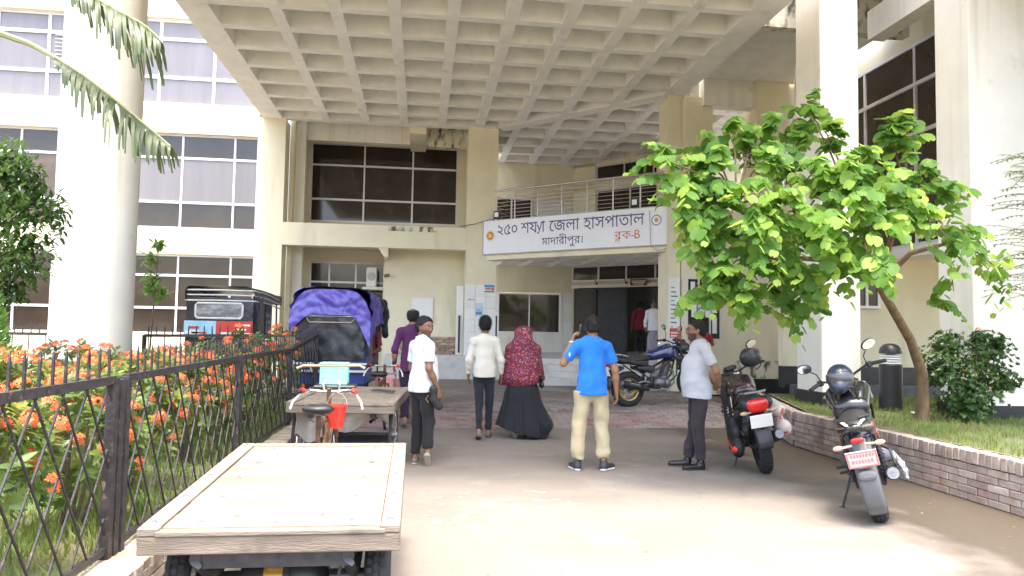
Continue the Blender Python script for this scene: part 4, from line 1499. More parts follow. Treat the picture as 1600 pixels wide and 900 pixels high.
m_wood4 = mat('worn_planks', (0.20, 0.16, 0.11), 0.8, col2=(0.36, 0.30, 0.215), mix=(0.3, 0.7), scale=2.4, bump=0.3, bscale=30, stretch=(.7, 9, 5), rnd=0.14)
m_gold = mat('brass_casing', (0.62, 0.36, 0.07), 0.35, metal=0.7, var=0.15)
m_redp = mat('red_plastic', (0.62, 0.035, 0.02), 0.4, var=0.15)
m_mint = mat('mint_plastic', (0.25, 0.62, 0.53), 0.45, var=0.06)
m_rust = mat('rusty_tube', (0.16, 0.09, 0.05), 0.7, metal=0.4, var=0.4, scale=15)
m_tarpg = mat('grey_sacking', (0.36, 0.33, 0.30), 0.85, var=0.2, scale=5, bump=0.4, bscale=12)
m_cloth_w = mat('white_tube', (0.70, 0.69, 0.64), 0.5, var=0.08)

def spoked_wheel(parent, c, r, w=.035, axis='x', n=28, tm=None, name='wheel'):
    """bicycle wheel; axis x: rolls along y"""
    wh = obj(name, MB().torus(c, r - w / 2, w / 2, axis, 40, 8), M_['rubber'], parent, True)
    obj('rim', MB().torus(c, r - w - .012, .012, axis, 36, 6), M_['chrome'], wh, True)
    sp = MB()
    for k in range(n):
        a = 2 * math.pi * k / n
        b = a + (.35 if k % 2 else -.35)
        off = .025 if k % 4 < 2 else -.025
        e = Vector((c[0], c[1] + math.cos(a) * (r - w - .015), c[2] + math.sin(a) * (r - w - .015)))
        h = Vector((c[0] + off, c[1] + math.cos(b) * .025, c[2] + math.sin(b) * .025))
        sp.cyl(h, e, .0022, n=4, caps=False)
    obj('spokes', sp, M_['chrome'], wh, True)
    obj('hub', MB().cyl((c[0] - .045, c[1], c[2]), (c[0] + .045, c[1], c[2]), .028, n=12), M_['grey_metal'], wh, True)
    return wh

def bolt_mesh():
    mb = MB().lathe([(0, .004), (.017, .003), (.018, 0)], 12).lathe([(.0, .012), (.006, .011), (.008, .004)], 8)
    me = me_from(mb, True, 'bolt')
    me.materials.append(M_['grey_metal'])
    return me
BOLT = bolt_mesh()

def cart(label, loc, rz, W, L, z0, z1, planks, wm, rear_motor):
    c = thing('cycle_cart', label, 'cart', loc, rz)
    tl = math.atan2(z1 - z0, L)
    bedM = T(0, 0, z0) @ Matrix.Rotation(tl, 4, 'X')
    bed = obj('bed_frame', MB().cbox(-W / 2, W / 2, -.012, .035, -.11, -.03, .006), m_wood2, c, M=bedM)
    obj('rear_edge_board', MB().cbox(-W / 2 + .075, W / 2 - .065, -.02, .03, -.03, -.006, .005), m_wood2, bed)
    rail = .085
    for sx in (-1, 1):
        obj('side_rail', MB().cbox(sx * (W / 2 - rail / 2) - rail / 2, sx * (W / 2 - rail / 2) + rail / 2, .036, L, -.012, .010, .006), m_wood3, bed)
        obj('side_board', MB().cbox(sx * (W / 2 - .02) - .02, sx * (W / 2 - .02) + .02, .036, L, -.10, -.013, .005), m_wood2, bed)
        obj('corner_block', MB().cbox(sx * (W / 2 - .045) - .045, sx * (W / 2 - .045) + .045, -.013, .034, -.028, .008, .005), m_wood2, bed)
    obj('front_rail', MB().cbox(-W / 2 + rail, W / 2 - rail, L - .06, L, -.012, .008, .005), m_wood3, bed)
    pw = (L - .06 - .034) / planks
    for k in range(planks):
        y = .034 + k * pw
        dz = R_.uniform(-.0035, .0025)
        obj('plank', MB().cbox(-W / 2 + rail + .004, W / 2 - rail - .004, y + .004, y + pw - .004, -.03 + dz, -.004 + dz, .003), wm, bed)
    for sx in (-1, 1):
        for k in range(5):
            link('bolt', BOLT, None, bed, T(sx * (W / 2 - .045), .07 + k * (L - .15) / 4, .0105))
            link('bolt', BOLT, None, bed, T(sx * (W / 2 - .22) + R_.uniform(-.02, .02), .10 + k * (L - .25) / 4, -.002))
        link('bolt', BOLT, None, bed, T(sx * .18 * R_.uniform(.2, 1), L - .1, -.002))
    link('bolt', BOLT, None, bed, T(.0, .075, -.002))
    # chassis under the bed
    ch = MB()
    for x in (-.33, .33):
        ch.box(x - .025, x + .025, .05, L + .1, -.17, -.115)
    for y in (.15, L * .5, L - .1):
        ch.box(-W / 2 + .06, W / 2 - .06, y - .025, y + .025, -.115, -.06)
    obj('chassis', ch, M_['dark_metal'], bed)
    axz = .30
    if rear_motor:
        ay = .42
        for sx in (-1, 1):
            wh = obj('wheel', MB().torus((sx * .45, ay, .285), .225, .062, 'x', 40, 12, rz=.058), M_['rubber'], c, True)
            obj('rim', MB().lathe([(.17, -.045), (.15, -.03), (.05, -.01), (.05, .01), (.15, .03), (.17, .045)], 28, 'x', (sx * .45, ay, .285)), M_['grey_metal'], wh, True)
            tr = MB()
            for k in range(44):
                a = 2 * math.pi * k / 44
                for off in (-.03, 0, .03):
                    q = T(sx * .45 + off, ay + math.cos(a + off * 3) * .286, .285 + math.sin(a + off * 3) * .286) @ Matrix.Rotation(a, 4, 'X')
                    tr.add([q @ Vector(v) for v in ((-.011, -.004, -.012), (.011, -.004, -.012), (.011, -.004, .012), (-.011, -.004, .012), (-.011, .005, -.012), (.011, .005, -.012), (.011, .005, .012), (-.011, .005, .012))],
                           [(0, 1, 2, 3), (7, 6, 5, 4), (0, 4, 5, 1), (1, 5, 6, 2), (2, 6, 7, 3), (3, 7, 4, 0)])
            obj('tread', tr, M_['rubber'], wh)
            # struts from axle up to bed
            obj('strut', MB().box(sx * .40 - .012, sx * .40 + .012, .18, .21, .30, z0 - .10), m_wood3, c, M=Matrix.Rotation(sx * -.32, 4, 'Y') @ T(-sx * .02, 0, .02))
            obj('leaf_spring', MB().tube([(sx * .33, .05, z0 - .16), (sx * .33, .25, .36), (sx * .33, ay, .33), (sx * .33, .62, .36), (sx * .33, .82, z0 - .15)], .018, 6, flat=2.2), M_['dark_metal'], c, True)
        ax_ = obj('rear_axle', MB().cyl((-.42, ay, .285), (.42, ay, .285), .035, n=12), M_['dark_metal'], c, True)
        obj('differential', MB().ell((.09, ay, .29), (.13, .12, .12), 20, 12), M_['black_plastic'], ax_, True)
        obj('motor', MB().lathe([(0, -.20), (.075, -.20), (.082, -.18), (.082, -.09)], 24, 'x', (0, ay - .02, .29), caps=False).lathe([(.082, .0), (.09, .0), (.09, .03)], 24, 'x', (0, ay - .02, .29)), M_['black_plastic'], ax_, True)
        obj('motor_casing', MB().lathe([(.086, -.09), (.086, .01)], 24, 'x', (0, ay - .02, .29)), m_gold, ax_, True)
        obj('brake_rod', MB().cyl((0.02, .03, z0 - .03), (.02, .03, z0 - .16), .006, n=6).cyl((.3, .1, z0 - .16), (.28, .12, .36), .008, n=6), M_['dark_metal'], c)
        obj('under_panel', MB().box(-.32, .33, .06, .08, z0 - .19, z0 - .12), M_['dark_metal'], c)
    else:
        for sx in (-1, 1):
            spoked_wheel(c, (sx * (W / 2 - .055), .42, .33), .33)
        obj('rear_axle', MB().cyl((-W / 2 + .06, .42, .33), (W / 2 - .06, .42, .33), .02, n=10), M_['dark_metal'], c, True)
        # sacking slung below the bed
        g = MB()
        nx, nz = 26, 8
        for j in range(nz + 1):
            for i in range(nx + 1):
                u, v = i / nx, j / nz
                x = -.50 + 1.0 * u
                low = .20 + .10 * math.sin(u * 5.2 + .4) + .05 * math.sin(u * 13)
                g.v.append((x, .10 + .10 * v + .03 * math.sin(u * 17 + v * 3) + .02 * math.sin(u * 31), z0 - .11 - low * v))
        g.f = [(j * (nx + 1) + i, j * (nx + 1) + i + 1, (j + 1) * (nx + 1) + i + 1, (j + 1) * (nx + 1) + i) for j in range(nz) for i in range(nx)]
        obj('slung_sacking', g, m_tarpg, c, 80)
        obj('battery_tray', MB().cbox(-.45, .48, .35, .95, .20, .26, .01), M_['dark_metal'], c)
    return c

def cart_front(c, L, z1, x0, seat_y, bar_y, wheel_y, grips, tilt=0.0):
    """the cycle half: saddle, handlebar, fork and front wheel ahead of the bed"""
    fr = MB()
    fr.tube([(x0, L - .3, .34), (x0, wheel_y - .55, .33), (x0, wheel_y - .42, .36)], .022, 8)
    fr.tube([(x0, seat_y - .02, .34), (x0, seat_y - .06, .84)], .018, 8)
    fr.tube([(x0, seat_y - .05, .74), (x0, bar_y - .02, .80)], .018, 8)
    fr.tube([(x0, seat_y, .36), (x0, bar_y + .02, .70)], .02, 8)
    fr.tube([(x0 - .2, L - .2, z1 - .14), (x0, L + .1, .36)], .02, 8).tube([(x0 + .2, L - .2, z1 - .14), (x0, L + .1, .36)], .02, 8)
    obj('cycle_frame', fr, m_rust, c, True)
    s = SDF(.03).cone((x0, seat_y - .10, .90), (x0, seat_y + .13, .915), .085, .03, flat=((0, 0, 1), .45))
    s.ball((x0 - .06, seat_y - .10, .90), .06, flat=((0, 0, 1), .6)).ball((x0 + .06, seat_y - .10, .90), .06, flat=((0, 0, 1), .6))
    sd_ = sdf_obj('saddle', s, M_['black_plastic'], c, .010)
    sp = MB()
    for sx in (-1, 1):
        sp.tube([(x0 + sx * .045 + .016 * math.cos(t), seat_y - .10 + .016 * math.sin(t), .80 + .008 * t / 1.2) for t in np.linspace(0, 12, 40)], .004, 5)
    obj('saddle_spring', sp, m_rust, sd_, True)
    st = obj('fork', MB().tube([(x0, bar_y - .04, 1.0), (x0, bar_y + .02, .72)], .02, 8)
             .tube([(x0 - .05, bar_y + .03, .72), (x0 - .05, wheel_y, .31)], .013, 8).tube([(x0 + .05, bar_y + .03, .72), (x0 + .05, wheel_y, .31)], .013, 8)
             .tube([(x0 - .05, bar_y + .03, .72), (x0 + .05, bar_y + .03, .72)], .013, 6), m_rust, c, True)
    spoked_wheel(c, (x0, wheel_y, .31), .31, .042, name='front_wheel')
    obj('mudguard', MB().tube([(x0, wheel_y + .36 * math.cos(a), .31 + .36 * math.sin(a)) for a in np.linspace(.5, 2.9, 14)], .035, 8, flat=.25), m_rust, c, True)
    hb = obj('handlebar', MB().tube([(x0 - grips, bar_y - .16, .985), (x0 - grips * .7, bar_y - .02, .985), (x0 - .06, bar_y + .0, .97), (x0 + .06, bar_y + .0, .97), (x0 + grips * .7, bar_y - .02, .985), (x0 + grips, bar_y - .16, .985)], .012, 8), M_['chrome'], c, True)
    for sx in (-1, 1):
        obj('grip', MB().cyl((x0 + sx * grips * .93, bar_y - .12, .985), (x0 + sx * grips * 1.03, bar_y - .24, .985), .019, .017, 10), m_redp if sx > 0 else M_['black_plastic'], hb, True)
        obj('grip_collar', MB().cyl((x0 + sx * grips * .88, bar_y - .08, .985), (x0 + sx * grips * .95, bar_y - .13, .985), .024, .022, 10), m_redp, hb, True)
        obj('brake_lever', MB().tube([(x0 + sx * grips * .7, bar_y - .01, .975), (x0 + sx * grips * 1.0, bar_y - .1, .95), (x0 + sx * grips * 1.18, bar_y - .16, .90), (x0 + sx * grips * 1.25, bar_y - .18, .84)], .009, 6), m_cloth_w, hb, True)
    return hb

c1 = cart('flat cycle cart with bleached plank bed, nearest the camera beside the fence', (-.63, 3.40, 0), rad(.4), 1.12, 1.94, .635, .70, 9, m_wood, True)
cart_front(c1, 1.94, .70, -.11, 2.45, 3.08, 3.42, .235)
# lamp panel, basket and bucket carried on the first cart's bars
obj('front_tray', MB().cbox(-.26, .10, 3.16, 3.42, .985, 1.015, .01), M_['black_plastic'], c1)
obj('screen_bar', MB().tube([(-.42, 3.28, 1.155), (-.36, 3.28, 1.18), (-.05, 3.28, 1.18), (.12, 3.28, 1.185), (.17, 3.28, 1.16)], .012, 8), mat('tan_tube', (0.38, 0.28, 0.16), 0.5, var=.15), c1, True)
obj('bar_strap', MB().tube([(-.16, 3.16, .97), (-.17, 3.12, 1.03), (-.15, 3.16, 1.06)], .008, 6).tube([(-.04, 3.16, .97), (-.03, 3.12, 1.03), (-.05, 3.16, 1.06)], .008, 6), m_cloth_w, c1, True)
w1 = c1.matrix_basis
def on1(x, y, z):
    return tuple(T(-.63, 3.40, 0) @ RZ(rad(.4)) @ Vector((x, y, z)))
bk = thing('plastic_basket', 'mint green perforated plastic basket on the front of the nearest cart', 'basket', on1(-.10, 3.36, 1.018))
b = MB()
for k in range(4):
    z0_, z1_ = (.0, .175)
    a = k * math.pi / 2
    hw, hd = (.115, .085) if k % 2 == 0 else (.085, .115)
    # slatted wall: horizontal bands with vertical webs leaves the holes open
    wall = MB()
    for j in range(7):
        z = .004 + j * .027
        wall.box(-hw - .001, hw + .001, -hd - .002, -hd + .002, z, z + (.02 if j in (0, 6) else .013))
    nW = 15 if hw > .1 else 11
    for i in range(nW + 1):
        x = -hw + 2 * hw * i / nW
        wall.box(x - .0038, x + .0038, -hd - .0015, -hd + .0015, .0, .17)
    obj('wall', wall, m_mint, bk, M=RZ(a))
obj('base', MB().box(-.113, .113, -.083, .083, .0, .006), m_mint, bk)
obj('rim', MB().tube([(-.118, -.088, .182), (.118, -.088, .182), (.118, .088, .182), (-.118, .088, .182), (-.118, -.088, .182)], .007, 6), m_mint, bk, True)
bu = thing('bucket', 'small red plastic bucket hanging under the handlebar of the nearest cart', 'bucket', on1(-.02, 2.82, .70))
obj('shell', MB().lathe([(0, 0), (.058, 0), (.078, .17), (.084, .17), (.084, .185), (.074, .185), (.055, .008), (0, .008)], 24), m_redp, bu, True)
obj('bail', MB().tube([(.08 * math.cos(t), .02, .17 + .11 * math.sin(t)) for t in np.linspace(0, math.pi, 14)], .004, 6), M_['chrome'], bu, True)

c2 = cart('flat cycle cart with sacking slung below, parked beyond the nearest cart', (-.83, 8.08, 0), rad(-4.5), 1.15, 1.72, .715, .75, 8, m_wood4, False)
cart_front(c2, 1.72, .75, .12, 2.18, 2.72, 3.05, .22)
obj('leg_guard', MB().tube([(.02, 2.9, .45), (-.05, 2.92, .7), (.0, 2.9, .86), (.24, 2.9, .86), (.29, 2.92, .7), (.22, 2.9, .45)], .016, 8), mat('pink_paint', (0.62, 0.16, 0.15), 0.5, var=.2), c2, True)
obj('head_cowl', MB().cbox(.02, .22, 2.86, 2.90, .48, .80, .02), mat('faded_pink_cloth', (0.66, 0.28, 0.24), 0.8, var=.25, scale=10), c2)
obj('tool_strap', MB().tube([(.16, 1.2, .757), (.24, 1.1, .765), (.36, 1.06, .757), (.46, .98, .76)], .02, 6, flat=.3), M_['black_plastic'], c2, True)

# ================================================================== battery rickshaws with canvas hoods
m_canv = mat('black_canvas', (0.030, 0.031, 0.034), 0.38, var=0.3, scale=4, bump=0.5, bscale=9, spec=0.6)
m_pipe = mat('white_piping', (0.66, 0.66, 0.62), 0.6, var=0.1, scale=8)
m_clear = mat('clouded_vinyl', (0.16, 0.16, 0.17), 0.15, col2=(0.42, 0.42, 0.43), mix=(0.45, 0.7), scale=5, bump=0.5, bscale=8, spec=0.8, stretch=(1, 1, 2))
m_tarp = mat('purple_tarpaulin', (0.085, 0.062, 0.34), 0.33, col2=(0.15, 0.12, 0.48), mix=(0.35, 0.65), scale=3, bump=0.25, bscale=22, spec=0.6, stretch=(1, 1, .6))
m_bluef = mat('blue_frame_paint', (0.03, 0.05, 0.22), 0.45, var=0.2)
m_adb = mat('sky_blue_print', (0.22, 0.50, 0.70), 0.5, col2=(0.45, 0.68, 0.80), scale=3)
m_adr = mat('red_print', (0.60, 0.05, 0.035), 0.5, var=0.1)

def wrinkler(seed, n=7, f0=6, f1=34):
    r = np.random.RandomState(seed)
    W = []
    for k in range(n):
        f = f0 * (f1 / f0) ** (k / (n - 1))
        d = r.normal(size=3)
        d /= np.linalg.norm(d)
        W.append((d * f, r.uniform(0, 6.28), (f0 / f) ** .55))
    def w(x, y, z):
        a = x + .10 * math.sin(5 * y + 3 * z + seed) + .05 * math.sin(11 * z - 7 * x)
        b = y + .10 * math.sin(4 * z + 6 * x) 
        c = z + .08 * math.sin(6 * x - 5 * y)
        return sum(g * (1 - 2 * abs(math.sin(d[0] * a + d[1] * b + d[2] * c + p))) for d, p, g in W) / 1.6
    return w

def canvas_roof(parent, W, L, z0, z1, m, name='hood', n=30, wr=.012, droop=.06, seed=0):
    """rounded canvas roof: cross-section from one eave over to the other, swept along the length"""
    r = np.random.RandomState(seed)
    wk = wrinkler(seed)
    mb = MB()
    nv = 44
    for j in range(nv + 1):
        v = j / nv
        y = -.03 + (L + .06) * v
        for i in range(n + 1):
            t = math.pi * i / n
            cx, sz = math.cos(t), math.sin(t)
            x = -(W / 2) * math.copysign(abs(cx) ** .35, cx)
            z = z0 + (z1 - z0) * abs(sz) ** .42
            z -= droop * max(0, v - .45) * 2 * (1 - v * .35) * abs(sz)
            d = wr * wk(x, y, z)
            mb.v.append((x + d * cx * -1, y, z + d * .5))
    mb.f = [(j * (n + 1) + i, (j + 1) * (n + 1) + i, (j + 1) * (n + 1) + i + 1, j * (n + 1) + i + 1) for j in range(nv) for i in range(n)]
    o = fast_obj(name, mb, m, parent)
    return o

def cloth_panel(parent, name, x0, x1, zlo, zhi, y, m, wr=.01, nx=30, nz=24, seed=1, curve=.03):
    r = np.random.RandomState(seed)
    wk = wrinkler(seed + 40)
    mb = MB()
    for j in range(nz + 1):
        for i in range(nx + 1):
            u, v = i / nx, j / nz
            x = x0 + (x1 - x0) * u
            lo, hi = (zlo(x) if callable(zlo) else zlo), (zhi(x) if callable(zhi) else zhi)
            z = lo + (hi - lo) * v
            d = wr * wk(x, 0, z)
            mb.v.append((x, y + d - curve * (1 - (2 * u - 1) ** 2), z))
    mb.f = [(j * (nx + 1) + i, j * (nx + 1) + i + 1, (j + 1) * (nx + 1) + i + 1, (j + 1) * (nx + 1) + i) for j in range(nz) for i in range(nx)]
    return fast_obj(name, mb, m, parent)

def rickshaw(label, loc, rz, W, L, H, frame_m):
    t = thing('battery_rickshaw', label, 'rickshaw', loc, rz)
    # chassis and tub
    obj('floor_pan', MB().cbox(-W / 2 + .04, W / 2 - .04, .02, L - .35, .30, .36, .01), M_['dark_metal'], t)
    obj('rear_body', MB().cbox(-W / 2, W / 2, .0, .06, .34, .92, .015), frame_m, t)
    obj('side_panel', MB().cbox(-W / 2, -W / 2 + .04, .07, .95, .36, .86, .01), frame_m, t)
    obj('side_panel', MB().cbox(W / 2 - .04, W / 2, .07, .95, .36, .86, .01), frame_m, t)
    obj('bumper', MB().tube([(-W / 2 - .03, -.06, .56), (W / 2 + .03, -.06, .56)], .022, 8).tube([(-W / 2 - .03, -.06, .68), (W / 2 + .03, -.06, .68)], .02, 8)
        .box(-.3, -.27, -.06, .0, .54, .7).box(.27, .3, -.06, .0, .54, .7), m_pipe, t)
    seat = MB().cbox(-W / 2 + .06, W / 2 - .06, .12, .55, .62, .74, .03).cbox(-W / 2 + .06, W / 2 - .06, .08, .18, .74, 1.15, .03)
    obj('passenger_seat', seat, mat('seat_vinyl', (0.25, 0.03, 0.03), 0.5), t)
    obj('driver_seat', MB().cbox(-.3, .3, 1.25, 1.55, .60, .72, .03), mat('driver_vinyl', (0.05, 0.05, 0.05), 0.5), t)
    for sx in (-1, 1):
        for y in (.06, 1.0, L - .42):
            obj('post', MB().cyl((sx * (W / 2 - .03), y, .86 if y < .9 else .36), (sx * (W / 2 - .03), y + (0 if y < 1.5 else -.12), H - .14), .016, n=8), frame_m, t, True)
        obj('roof_rail', MB().cyl((sx * (W / 2 - .03), .06, H - .15), (sx * (W / 2 - .03), L - .5, H - .15), .014, n=8), frame_m, t, True)
        wh = obj('wheel', MB().torus((sx * (W / 2 - .07), .5, .225), .175, .05, 'x', 32, 10), M_['rubber'], t, True)
        obj('rim', MB().lathe([(.135, -.03), (.04, -.015), (.04, .015), (.135, .03)], 24, 'x', (sx * (W / 2 - .07), .5, .225)), M_['grey_metal'], wh, True)
        obj('tail_light', MB().cbox(sx * (W / 2 - .12) - .05, sx * (W / 2 - .12) + .05, -.012, .0, .76, .84, .008), mat('red_lens', (0.45, 0.02, 0.02), 0.2), t)
    wh = obj('front_wheel', MB().torus((0, L - .1, .225), .175, .05, 'x', 32, 10), M_['rubber'], t, True)
    obj('fork', MB().cyl((0, L - .1, .24), (0, L - .35, .95), .025, n=8), M_['dark_metal'], t, True)
    obj('front_cowl', MB().cbox(-.42, .42, L - .42, L - .37, .36, 1.0, .02), frame_m, t)
    obj('windscreen', MB().cbox(-.42, .42, L - .49, L - .475, 1.02, H - .2, .005), m_clear, t)
    obj('handlebar', MB().tube([(-.32, L - .55, 1.0), (-.2, L - .45, .98), (.2, L - .45, .98), (.32, L - .55, 1.0)], .013, 8), M_['chrome'], t, True)
    return t

g1 = gz(0, 13)
k1 = rickshaw('battery rickshaw with black canvas hood, white piping and a blue and red panel', (-3.28, 12.62, g1), 0, 1.08, 2.55, 1.92, M_['dark_metal'])
canvas_roof(k1, 1.10, 2.35, 1.68, 1.93, m_canv, 'hood', seed=3)
cl = cloth_panel(k1, 'rear_curtain', -.53, .53, .80, 1.73, -.03, m_canv, .008, seed=4)
for sx in (-1, 1):
    side = cloth_panel(k1, 'side_curtain', .0, .75, .85, 1.73, 0, m_canv, .010, seed=6 + sx)
    side.matrix_local = T(sx * .535, 0, 0) @ RZ(rad(90))
for z in (1.675, 1.765, 1.845):
    e = .545 + (.004 if z < 1.7 else -.02)
    obj('piping', MB().tube([(-e - .01, 2.2, z - .07), (-e - .012, 1.0, z - .01), (-e - .008, .0, z), (-e + .06, -.058, z), (0, -.072, z + .004), (e - .06, -.058, z), (e + .008, .0, z), (e + .012, 1.0, z - .01), (e + .01, 2.2, z - .07)], .013, 6), m_pipe, k1, True)
wn_ = obj('rear_window', MB().cbox(-.36, .36, -.078, -.070, 1.40, 1.62, .003), m_clear, k1)
obj('window_border', MB().tube([(-.37, -.08, 1.42), (-.37, -.08, 1.60), (-.34, -.08, 1.63), (.34, -.08, 1.63), (.37, -.08, 1.60), (.37, -.08, 1.42), (.34, -.08, 1.385), (-.34, -.08, 1.385), (-.37, -.08, 1.42)], .018, 6), m_pipe, wn_, True)
ad = obj('printed_panel', MB().cbox(-.54, -.04, -.085, -.07, 1.07, 1.34, .003), m_adb, k1)
obj('printed_panel', MB().cbox(-.037, .54, -.085, -.07, 1.07, 1.34, .003), m_adr, k1)
for (a, b_, c_, d_, mm) in ((-.46, -.30, 1.02, 1.06, m_adr), (-.42, -.18, .94, .97, m_adr), (-.52, -.30, .90, .99, M_['paper']), (.04, .22, .93, .97, M_['paper']), (.26, .50, 1.07, 1.10, M_['paper']), (.26, .44, 1.0, 1.03, M_['paper']), (.26, .5, .93, .96, M_['paper'])):
    obj('print_block', MB().box(a, b_, -.0885, -.086, c_ + .19, d_ + .19), mm, k1)

k2 = rickshaw('battery rickshaw under a crumpled purple tarpaulin with black rear curtain', (-1.45, 12.25, gz(0, 13)), rad(-3), 1.14, 2.5, 1.80, m_bluef)
canvas_roof(k2, 1.16, 2.3, 1.50, 1.80, m_canv, 'hood', seed=8)
cl = cloth_panel(k2, 'rear_curtain', -.55, .55, .74, 1.62, -.02, m_canv, .010, seed=9)
for sx in (-1, 1):
    side = cloth_panel(k2, 'side_curtain', .0, .8, .80, 1.62, 0, m_canv, .012, seed=11 + sx)
    side.matrix_local = T(sx * .56, 0, 0) @ RZ(rad(90))
for (z, dz) in ((1.50, .05), (1.42, .07)):
    obj('curtain_piping', MB().tube([(-.38, -.075, z), (-.33, -.078, z - dz), (.33, -.078, z - dz), (.40, -.075, z), (.33, -.075, z + dz * .5), (-.33, -.075, z + dz * .5), (-.38, -.075, z)], .009, 6), m_pipe if z > 1.45 else mat('tan_piping', (0.55, 0.38, 0.28), 0.6), k2, True)
tp_ = canvas_roof(k2, 1.32, 2.05, 1.36, 1.93, m_tarp, 'tarpaulin', wr=.032, droop=.16, seed=5, n=64)
cloth_panel(k2, 'tarpaulin_flap', -.65, .65, lambda x: 1.47 - .26 * max(0, (abs(x) - .32) / .30) ** 1.3 - (.22 if x > .42 else 0) * (x - .42) / .2, lambda x: 1.885 - .33 * (abs(x) / .62) ** 5, -.085, m_tarp, .024, 60, 28, 15, .03)
sd1 = cloth_panel(k2, 'tarpaulin_flap', -.05, 1.5, lambda x: 1.10 + .30 * max(0, x) - .08 * math.sin(x * 6), 1.62, 0, m_tarp, .026, 44, 16, 17, .03)
sd1.matrix_local = T(.625, 0, 0) @ RZ(rad(90))
sd2 = cloth_panel(k2, 'tarpaulin_flap', -.05, 1.5, lambda x: 1.22 + .2 * max(0, x), 1.62, 0, m_tarp, .024, 40, 12, 19, -.03)
sd2.matrix_local = T(-.625, 0, 0) @ RZ(rad(90))
# bundle of dark cloth hanging at its front right
s = SDF(.05).cone((.62, 2.0, 1.72), (.66, 2.1, 1.15), .10, .06).cone((.55, 1.7, 1.82), (.66, 2.1, 1.5), .08, .09)
s.disp = folds(4, .012, 30)
sdf_obj('rolled_curtain', s, m_canv, k2, .014)

# ================================================================== motorcycles (x right, y forward, z up, rear axle over the origin)
m_mirror = mat('mirror_glass', (0.85, 0.86, 0.88), 0.06, metal=1.0, var=0.02)
m_tail = mat('tail_lens', (0.60, 0.015, 0.012), 0.15, var=0.1, spec=0.7)
m_amber = mat('indicator_lens', (0.50, 0.34, 0.22), 0.2, var=0.08)
m_seatv = mat('seat_vinyl_black', (0.020, 0.019, 0.019), 0.5, var=0.25, scale=9, bump=0.15, bscale=120)
m_plastic_grey = mat('grey_mudguard', (0.085, 0.088, 0.092), 0.5, var=0.15, scale=6)
m_engine = mat('engine_alloy', (0.16, 0.16, 0.165), 0.45, metal=0.7, var=0.25, scale=10)
m_goldrim = mat('gold_rim_paint', (0.40, 0.29, 0.10), 0.35, metal=0.7, var=0.1)

def moto_wheel(parent, name, y, r, w, rim_m, tread=False, disc=True):
    c = (0, y, r)
    wh = obj(name, MB().torus(c, r - w * .42, w * .42, 'x', 44, 14, rz=w / 2), M_['rubber'], parent, True)
    rr = r - w * .80
    obj('rim', MB().lathe([(rr - .018, -w * .32), (rr + .004, -w * .36), (rr + .004, w * .36), (rr - .018, w * .32), (rr - .022, 0), (rr - .018, -w * .32)], 36, 'x', c), rim_m, wh, True)
    sp = MB()
    for k in range(5):
        a = 2 * math.pi * k / 5 + .3
        for s in (-.14, .14):
            e = Vector((0, y + math.cos(a + s) * (rr - .01), r + math.sin(a + s) * (rr - .01)))
            h = Vector((0, y + math.cos(a + s * .4) * .045, r + math.sin(a + s * .4) * .045))
            sp.tube([h, h.lerp(e, .5), e], [.016, .012, .012], 6)
    sp.cyl((-.06, y, r), (.06, y, r), .045, n=16)
    obj('spokes', sp, rim_m, wh, True)
    if disc:
        obj('brake_disc', MB().lathe([(.06, -.004), (.115, -.004), (.115, .0), (.06, .0), (.06, -.004)], 28, 'x', (.065, y, r)), M_['chrome'], wh, True)
    if tread:
        tr = MB()
        n = 40
        for k in range(n):
            a = 2 * math.pi * k / n
            for j, off in enumerate((-.36, -.13, .13, .36)):
                ph = off * 2.0
                rad_ = r - w * .42 + w * .42 * math.cos(ph) + .001
                aa = a + (.04 if j in (0, 3) else -.03)
                x = w / 2 * math.sin(ph)
                q = T(x, y + math.cos(aa) * rad_, r + math.sin(aa) * rad_) @ Matrix.Rotation(aa, 4, 'X') @ Matrix.Rotation(-ph, 4, 'Z') @ RZ(0)
                tr.add([q @ Vector(v) for v in ((-.014, -.004, -.014), (.014, -.004, -.014), (.014, -.004, .014), (-.014, -.004, .014), (-.012, .006, -.012), (.012, .006, -.012), (.012, .006, .012), (-.012, .006, .012))],
                       [(0, 1, 2, 3), (7, 6, 5, 4), (0, 4, 5, 1), (1, 5, 6, 2), (2, 6, 7, 3), (3, 7, 4, 0)])
        obj('tread', tr, M_['rubber'], wh)
    return wh

